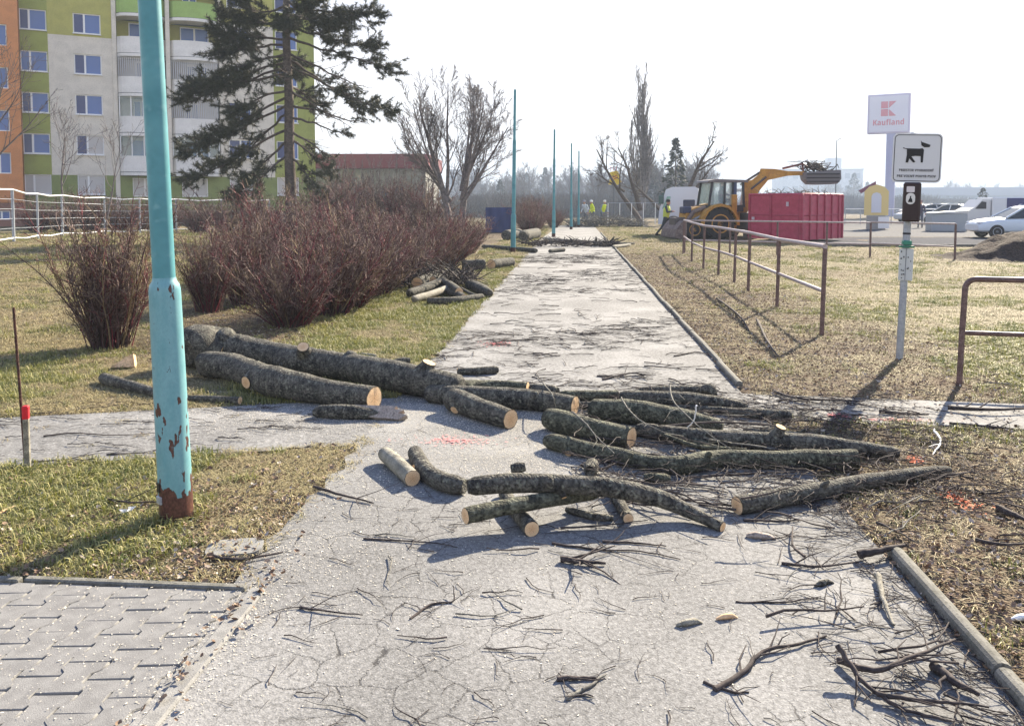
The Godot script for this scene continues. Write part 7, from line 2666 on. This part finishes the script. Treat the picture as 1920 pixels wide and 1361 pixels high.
func build_small() -> void:
	rng.seed = 4321
	# a scrap of white paper by the lamp foot
	var m := MB.new()
	for k in 9:
		var a := R(0, TAU)
		var c := Vector3(cos(a) * 0.018, 0.02 + R(-0.01, 0.01), sin(a) * 0.012)
		m.face3(c + Vector3(R(-1, 1), R(-0.3, 0.6), R(-1, 1)) * 0.03, c + Vector3(R(-1, 1), R(-0.3, 0.6), R(-1, 1)) * 0.03, c + Vector3(R(-1, 1), R(-0.3, 0.6), R(-1, 1)) * 0.03)
	var o := obj("paper_scrap", m, M.white)
	o.position = Vector3(-2.346, 0, -4.113)
	tag(o, "crumpled scrap of white paper on the grass left of the lamp foot", "litter")
	# a flat grey stone cover half buried in the dry grass
	m = MB.new()
	m.prism(rounded(0.26, 0.17, 0.06), 0.03, Vector3.ZERO, Basis(Vector3.RIGHT, -PI / 2))
	o = obj("stone_slab", m, M.concrete)
	o.position = Vector3(-1.596, 0, -3.731)
	o.rotation = Vector3(0.03, 0.2, 0.02)
	tag(o, "flat grey stone half buried in dry grass right of the lamp foot", "stone")
	# chunks of bark and wood on the asphalt
	var bits := [["dark chunk of bark alone on the asphalt near the right kerb", 1.085, -3.555, 0.05, M.bark], ["pale orange wood splinter on the cracked asphalt", 0.613, -3.229, 0.045, M.wood_side], ["grey bark piece on the cracked asphalt left of the wood splinter", 0.459, -3.172, 0.055, M.bark_pale], ["brown curled bark strip on the asphalt below the lone right log", 0.93, -4.041, 0.07, M.split], ["pale pink wood chip pile on the grass behind the far split rounds", -2.612, -25.422, 0.2, M.wood_side], ["white stone at the right edge of the picture in the grass", 1.777, -3.31, 0.05, M.white]]
	for b in bits:
		m = MB.new()
		var s: float = b[3]
		m.tube([Vector3(-s, 0.012, 0), Vector3(-s * 0.4, 0.02, s * 0.1), Vector3(s * 0.5, 0.018, 0), Vector3(s, 0.01, s * 0.15)], [s * 0.12, s * 0.26, s * 0.22, s * 0.07], 6, true, 0.6, noise_of(int(s * 1000), 0.05))
		o = obj("wood_chunk" if s < 0.1 else "chip_pile", m, b[4])
		o.position = Vector3(b[1], -0.004, b[2])
		o.rotation.y = R(-0.5, 0.5)
		tag(o, b[0], "wood chunk" if b[4] != M.white else "stone")
	# the brush pile and fallen crown at the far end of the path
	m = MB.new()
	for k in 520:
		var s := Vector3(R(-2.3, 2.6), R(0.0, 0.55), R(-0.8, 0.8))
		s.y *= smooth(3.0, 1.0, absf(s.x))
		var e := s + Vector3(R(-0.7, 0.7), R(-0.15, 0.5), R(-0.5, 0.5))
		e.y = maxf(e.y, 0.02)
		m.tube([s, s.lerp(e, 0.5) + Vector3(0, R(0, 0.08), 0), e], [R(0.015, 0.05), 0.018, 0.008], 4, false)
	o = obj("brush_pile", m, M.twig_grey)
	o.position = Vector3(2.021, 0, -54.294)
	o.set_meta("kind", "stuff")
	tag(o, "grey pile of cut brush across the far end of the path before the workers", "brush")
	m = MB.new()
	for k in 260:
		var s := Vector3(R(-1.9, 1.7), R(0.0, 0.2), R(-0.6, 0.6))
		var e := s + Vector3(R(-0.5, 0.5), R(-0.1, 0.25), R(-0.4, 0.4))
		e.y = maxf(e.y, 0.02)
		m.tube([s, e], [R(0.008, 0.03), 0.006], 4, false)
	var hm := MB.new()
	for k in 300:
		var s := Vector3(R(-0.75, 0.7), R(0.0, 0.30), R(-0.9, 0.7))
		var e := s + Vector3(R(-0.6, 0.5), R(-0.15, 0.45), R(-0.5, 0.5))
		e.y = maxf(e.y, 0.02)
		hm.tube([s, s.lerp(e, 0.5) + Vector3(R(-0.05, 0.05), R(0, 0.05), 0), e], [R(0.006, 0.018), 0.008, 0.004], 4, false)
	var hp := obj("brush_pile", hm, M.twig)
	hp.position = Vector3(-2.55, 0, -15.6)
	hp.set_meta("kind", "stuff")
	tag(hp, "dark tangle of branches heaped over the second log pile by the hedge", "brush")
	o = obj("brush_pile", m, M.twig)
	o.position = Vector3(0.026, 0, -30.508)
	o.set_meta("kind", "stuff")
	tag(o, "low scatter of cut branches round the limb fallen across the middle path", "brush")
	# tall thin site fence posts beyond the path end
	var t := thing("site_fence", "pale mesh fence posts beyond the brush pile before the poplar", "fence", Vector3(2.555, 0, -60.349))
	for k in 6:
		m = MB.new()
		m.bar(Vector3(k * 0.85, 0, 0), Vector3(k * 0.85, 1.55, 0), 0.03, 6)
		obj("post", m, M.white, t)
	m = MB.new()
	m.bar(Vector3(0, 1.55, 0), Vector3(4.25, 1.55, 0), 0.02, 6)
	obj("rail", m, M.galv, t)
	t = thing("site_fence", "low pale fence with long white rail along the car park at right", "fence", Vector3(19.734, 0, -61.611))
	for k in 12:
		m = MB.new()
		m.bar(Vector3(k * 1.1, 0, -0.05 * k), Vector3(k * 1.1, 1.15, -0.05 * k), 0.03, 6)
		obj("post", m, M.galv, t)
	m = MB.new()
	m.bar(Vector3(0, 1.12, 0), Vector3(12.1, 1.12, -0.55), 0.04, 6)
	obj("rail", m, M.white, t)
	m = MB.new()
	m.tube([Vector3.ZERO, Vector3(0, 8.6, 0), Vector3(0.5, 8.9, 0)], [0.09, 0.05, 0.04], 8)
	o = obj("street_lamp", m, M.dark)
	o.position = Vector3(30.085, 0, -97.465)
	tag(o, "thin dark street lamp before the hazy block above the container", "street lamp")

# ---------------------------------------------------------------- ground cover
func tuft(blades: int, h: float, lean: float, w: float, spread: float) -> ArrayMesh:
	var m := MB.new()
	m.tinted = true
	for k in blades:
		var a := R(0, TAU)
		var at := Vector3(cos(a), 0, sin(a)) * spread * sqrt(R(0, 1))
		var b := R(0, TAU)
		var out := Vector3(cos(b), 0, sin(b))
		var side := Vector3(-out.z, 0, out.x) * w * R(0.6, 1.2)
		var l := lean * R(0.3, 1.3)
		var hh := h * R(0.5, 1.2)
		var p1 := at + Vector3(0, hh * 0.6, 0) + out * hh * l * 0.4
		var p2 := at + Vector3(0, hh / (1.0 + l * 0.9), 0) + out * hh * l * 1.2
		m.col = Color.WHITE * R(0.7, 1.25)
		var i := m.p(at - side)
		m.p(at + side)
		m.p(p1 + side * 0.8)
		m.p(p1 - side * 0.8)
		m.p(p2)
		m.quad(i, i + 1, i + 2, i + 3)
		m.tri(i + 3, i + 2, i + 4)
	return m.mesh()

func build_grass() -> void:
	rng.seed = 90210
	var green := tint_mat(0.6, Color(0.55, 0.6, 0.25))
	var straw := tint_mat(0.75, Color(0.35, 0.33, 0.25))
	var g := [[], []]
	var gc := [[], []]
	var d := [[], []]
	var dc := [[], []]
	# [x0, x1, z0, z1, tufts per square metre, size]
	var areas := [[-5.2, -1.30, -5.75, -3.34, 700, 0.9], [1.5, 4.6, -9.0, -1.9, 620, 0.9], [-7.0, -1.38, -12.0, -5.4, 420, 1.0], [-6.0, -1.38, -20.0, -12.0, 240, 1.15], [1.5, 8.5, -16.0, -8.0, 300, 1.05], [4.0, 14.0, -24.0, -9.0, 150, 1.3], [1.5, 4.5, -30.0, -15.0, 170, 1.3], [4.5, 17.0, -34.0, -20.0, 70, 1.7], [-22.0, -6.0, -24.0, -9.0, 75, 1.6], [-30.0, -6.0, -45.0, -22.0, 22, 2.3], [-3.0, -1.3, -55.0, -20.0, 90, 1.6], [1.5, 5.0, -56.0, -30.0, 50, 2.0]]
	for ar in areas:
		var n := int((ar[1] - ar[0]) * (ar[3] - ar[2]) * ar[4])
		for k in n:
			var x := R(ar[0], ar[1])
			var z := R(ar[2], ar[3])
			if on_paving(x, z) and R(0, 1) > (0.4 if absf(x) > 1.37 and absf(x) < 1.46 and z > -40.0 and (x < 0.0 or (z < -4.0 and z > -7.4)) else 0.012):
				continue
			if x > 1.42 and x < 1.56 and (z > -4.0 or z < -7.2):
				continue
			if z < road_edge(x) and x > 9.0:
				continue
			var edge := on_paving(x, z)
			var s := greenness(x, z) + R(-0.35, 0.35)
			var l := litter(x, z)
			if R(0, 1) < l * 0.75:
				continue
			var sz: float = ar[5] * R(0.65, 1.25)
			var tr := Transform3D(Basis(Vector3.UP, R(0, TAU)).scaled(Vector3(sz, sz * R(0.7, 1.2), sz)), Vector3(x, -0.004, z))
			var v := rng.randi() % 2
			if s > 0.12:
				if edge:
					continue
				tr = tr.scaled_local(Vector3.ONE * (0.85 + 0.5 * clampf(s, 0.0, 0.8)))
				g[v].append(tr)
				gc[v].append(lin(.20, .21, .07).lerp(lin(.115, .145, .045), R(0, 1)).lerp(lin(.42, .36, .15), 0.8 * R(0, 1)))
			else:
				d[v].append(tr)
				dc[v].append(lin(.38, .31, .17).lerp(lin(.22, .17, .095), R(0, 1)).lerp(lin(.26, .27, .085), 0.35 * R(0, 1)))
	for v in 2:
		stuff("grass", tuft(13, 0.060, 0.8, 0.0022, 0.050), green, g[v], gc[v], "short green grass in patches beside the path", "grass")
		stuff("dry_grass", tuft(13, 0.040, 2.2, 0.0021, 0.055), straw, d[v], dc[v], "flattened straw coloured winter grass", "dry grass")
	# dead leaves
	var m := MB.new()
	m.tinted = true
	var ring := []
	for k in 7:
		var a := TAU * k / 7
		ring.append(Vector3(cos(a) * 0.020, 0.004 + 0.007 * absf(sin(a * 1.5 + 0.4)), sin(a) * 0.013))
	for k in 7:
		m.face3(Vector3(0, 0.001, 0), ring[(k + 1) % 7], ring[k])
	var leaf := m.mesh()
	var where := []
	var tint := []
	for k in 60000:
		var x := 0.0
		var z := 0.0
		var pick := R(0, 1)
		if pick < 0.6:
			x = R(1.42, 4.6)
			z = -2.0 - 26.0 * pow(R(0, 1), 1.5)
		elif pick < 0.7:
			x = R(-4.0, -1.2)
			z = R(-5.6, -3.30)
		elif pick < 0.7012:
			x = rng.randfn(-1.31, 0.05)
			z = R(-3.6, -2.2)
		else:
			x = R(-7.5, -2.0)
			z = R(-22.0, -7.6)
		var strip := pick >= 0.7 and pick < 0.7012
		if not strip and R(0, 1) > litter(x, z) + 0.02:
			continue
		if not strip and on_paving(x, z) and R(0, 1) > 0.1:
			continue
		var s := R(0.3, 0.9)
		where.append(Transform3D(Basis.from_euler(Vector3(R(-0.7, 0.7), R(0, TAU), R(-0.7, 0.7))).scaled(Vector3.ONE * s), Vector3(x, (0.016 if strip else 0.008) + R(0, 0.012), z)))
		var c := lin(.16, .10, .065).lerp(lin(.36, .27, .19), R(0, 1) * R(0, 1) * 1.4)
		if R(0, 1) < 0.18:
			c = lin(.42, .36, .30)
		tint.append(c)
	stuff("leaf_litter", leaf, tint_mat(0.8, Color(0.2, 0.15, 0.1)), where, tint, "dry brown leaves under the hedge and along the kerb", "leaf litter")
	# sawdust and chips
	m = MB.new()
	m.tinted = true
	m.box(Vector3(0, 0.0006, 0), Vector3(0.010, 0.0012, 0.005))
	var chip := m.mesh()
	where = []
	tint = []
	var heaps := [[-0.45, -6.3, 0.9, 0.6, 17000], [0.9, -5.9, 1.2, 0.7, 12000], [-0.2, -5.2, 0.8, 0.5, 11000], [-2.0, -6.2, 0.9, 0.45, 8000], [-1.3, -4.2, 0.35, 1.2, 2000], [-3.1, -6.9, 0.9, 0.5, 2500], [2.6, -6.6, 1.4, 0.35, 2500], [-0.1, -3.4, 1.1, 0.7, 1500], [-1.32, -2.9, 0.1, 0.5, 1100], [-1.9, -2.85, 0.6, 0.4, 700], [-1.6, -3.7, 0.6, 0.35, 2000], [-1.6, -8.5, 0.4, 1.6, 1800]]
	for h in heaps:
		for k in h[4]:
			var x: float = h[0] + rng.randfn(0.0, 1.0) * h[2] * 0.7
			var z: float = h[1] + rng.randfn(0.0, 1.0) * h[3] * 0.7
			if z > -1.8:
				continue
			var y := 0.006
			if x < -1.37 and z > -3.3:
				y = 0.0145
			where.append(Transform3D(Basis.from_euler(Vector3(R(-0.12, 0.12), R(0, TAU), R(-0.12, 0.12))).scaled(Vector3.ONE * (0.2 + 0.75 * R(0, 1) * R(0, 1)) * (1.6 if R(0, 1) < 0.05 else 1.0)), Vector3(x, y, z)))
			tint.append(lin(.60, .54, .43).lerp(lin(.74, .70, .60), R(0, 1)))
	stuff("sawdust", chip, tint_mat(0.95), where, tint, "pale sawdust and wood chips scattered round the sawn logs", "sawdust")
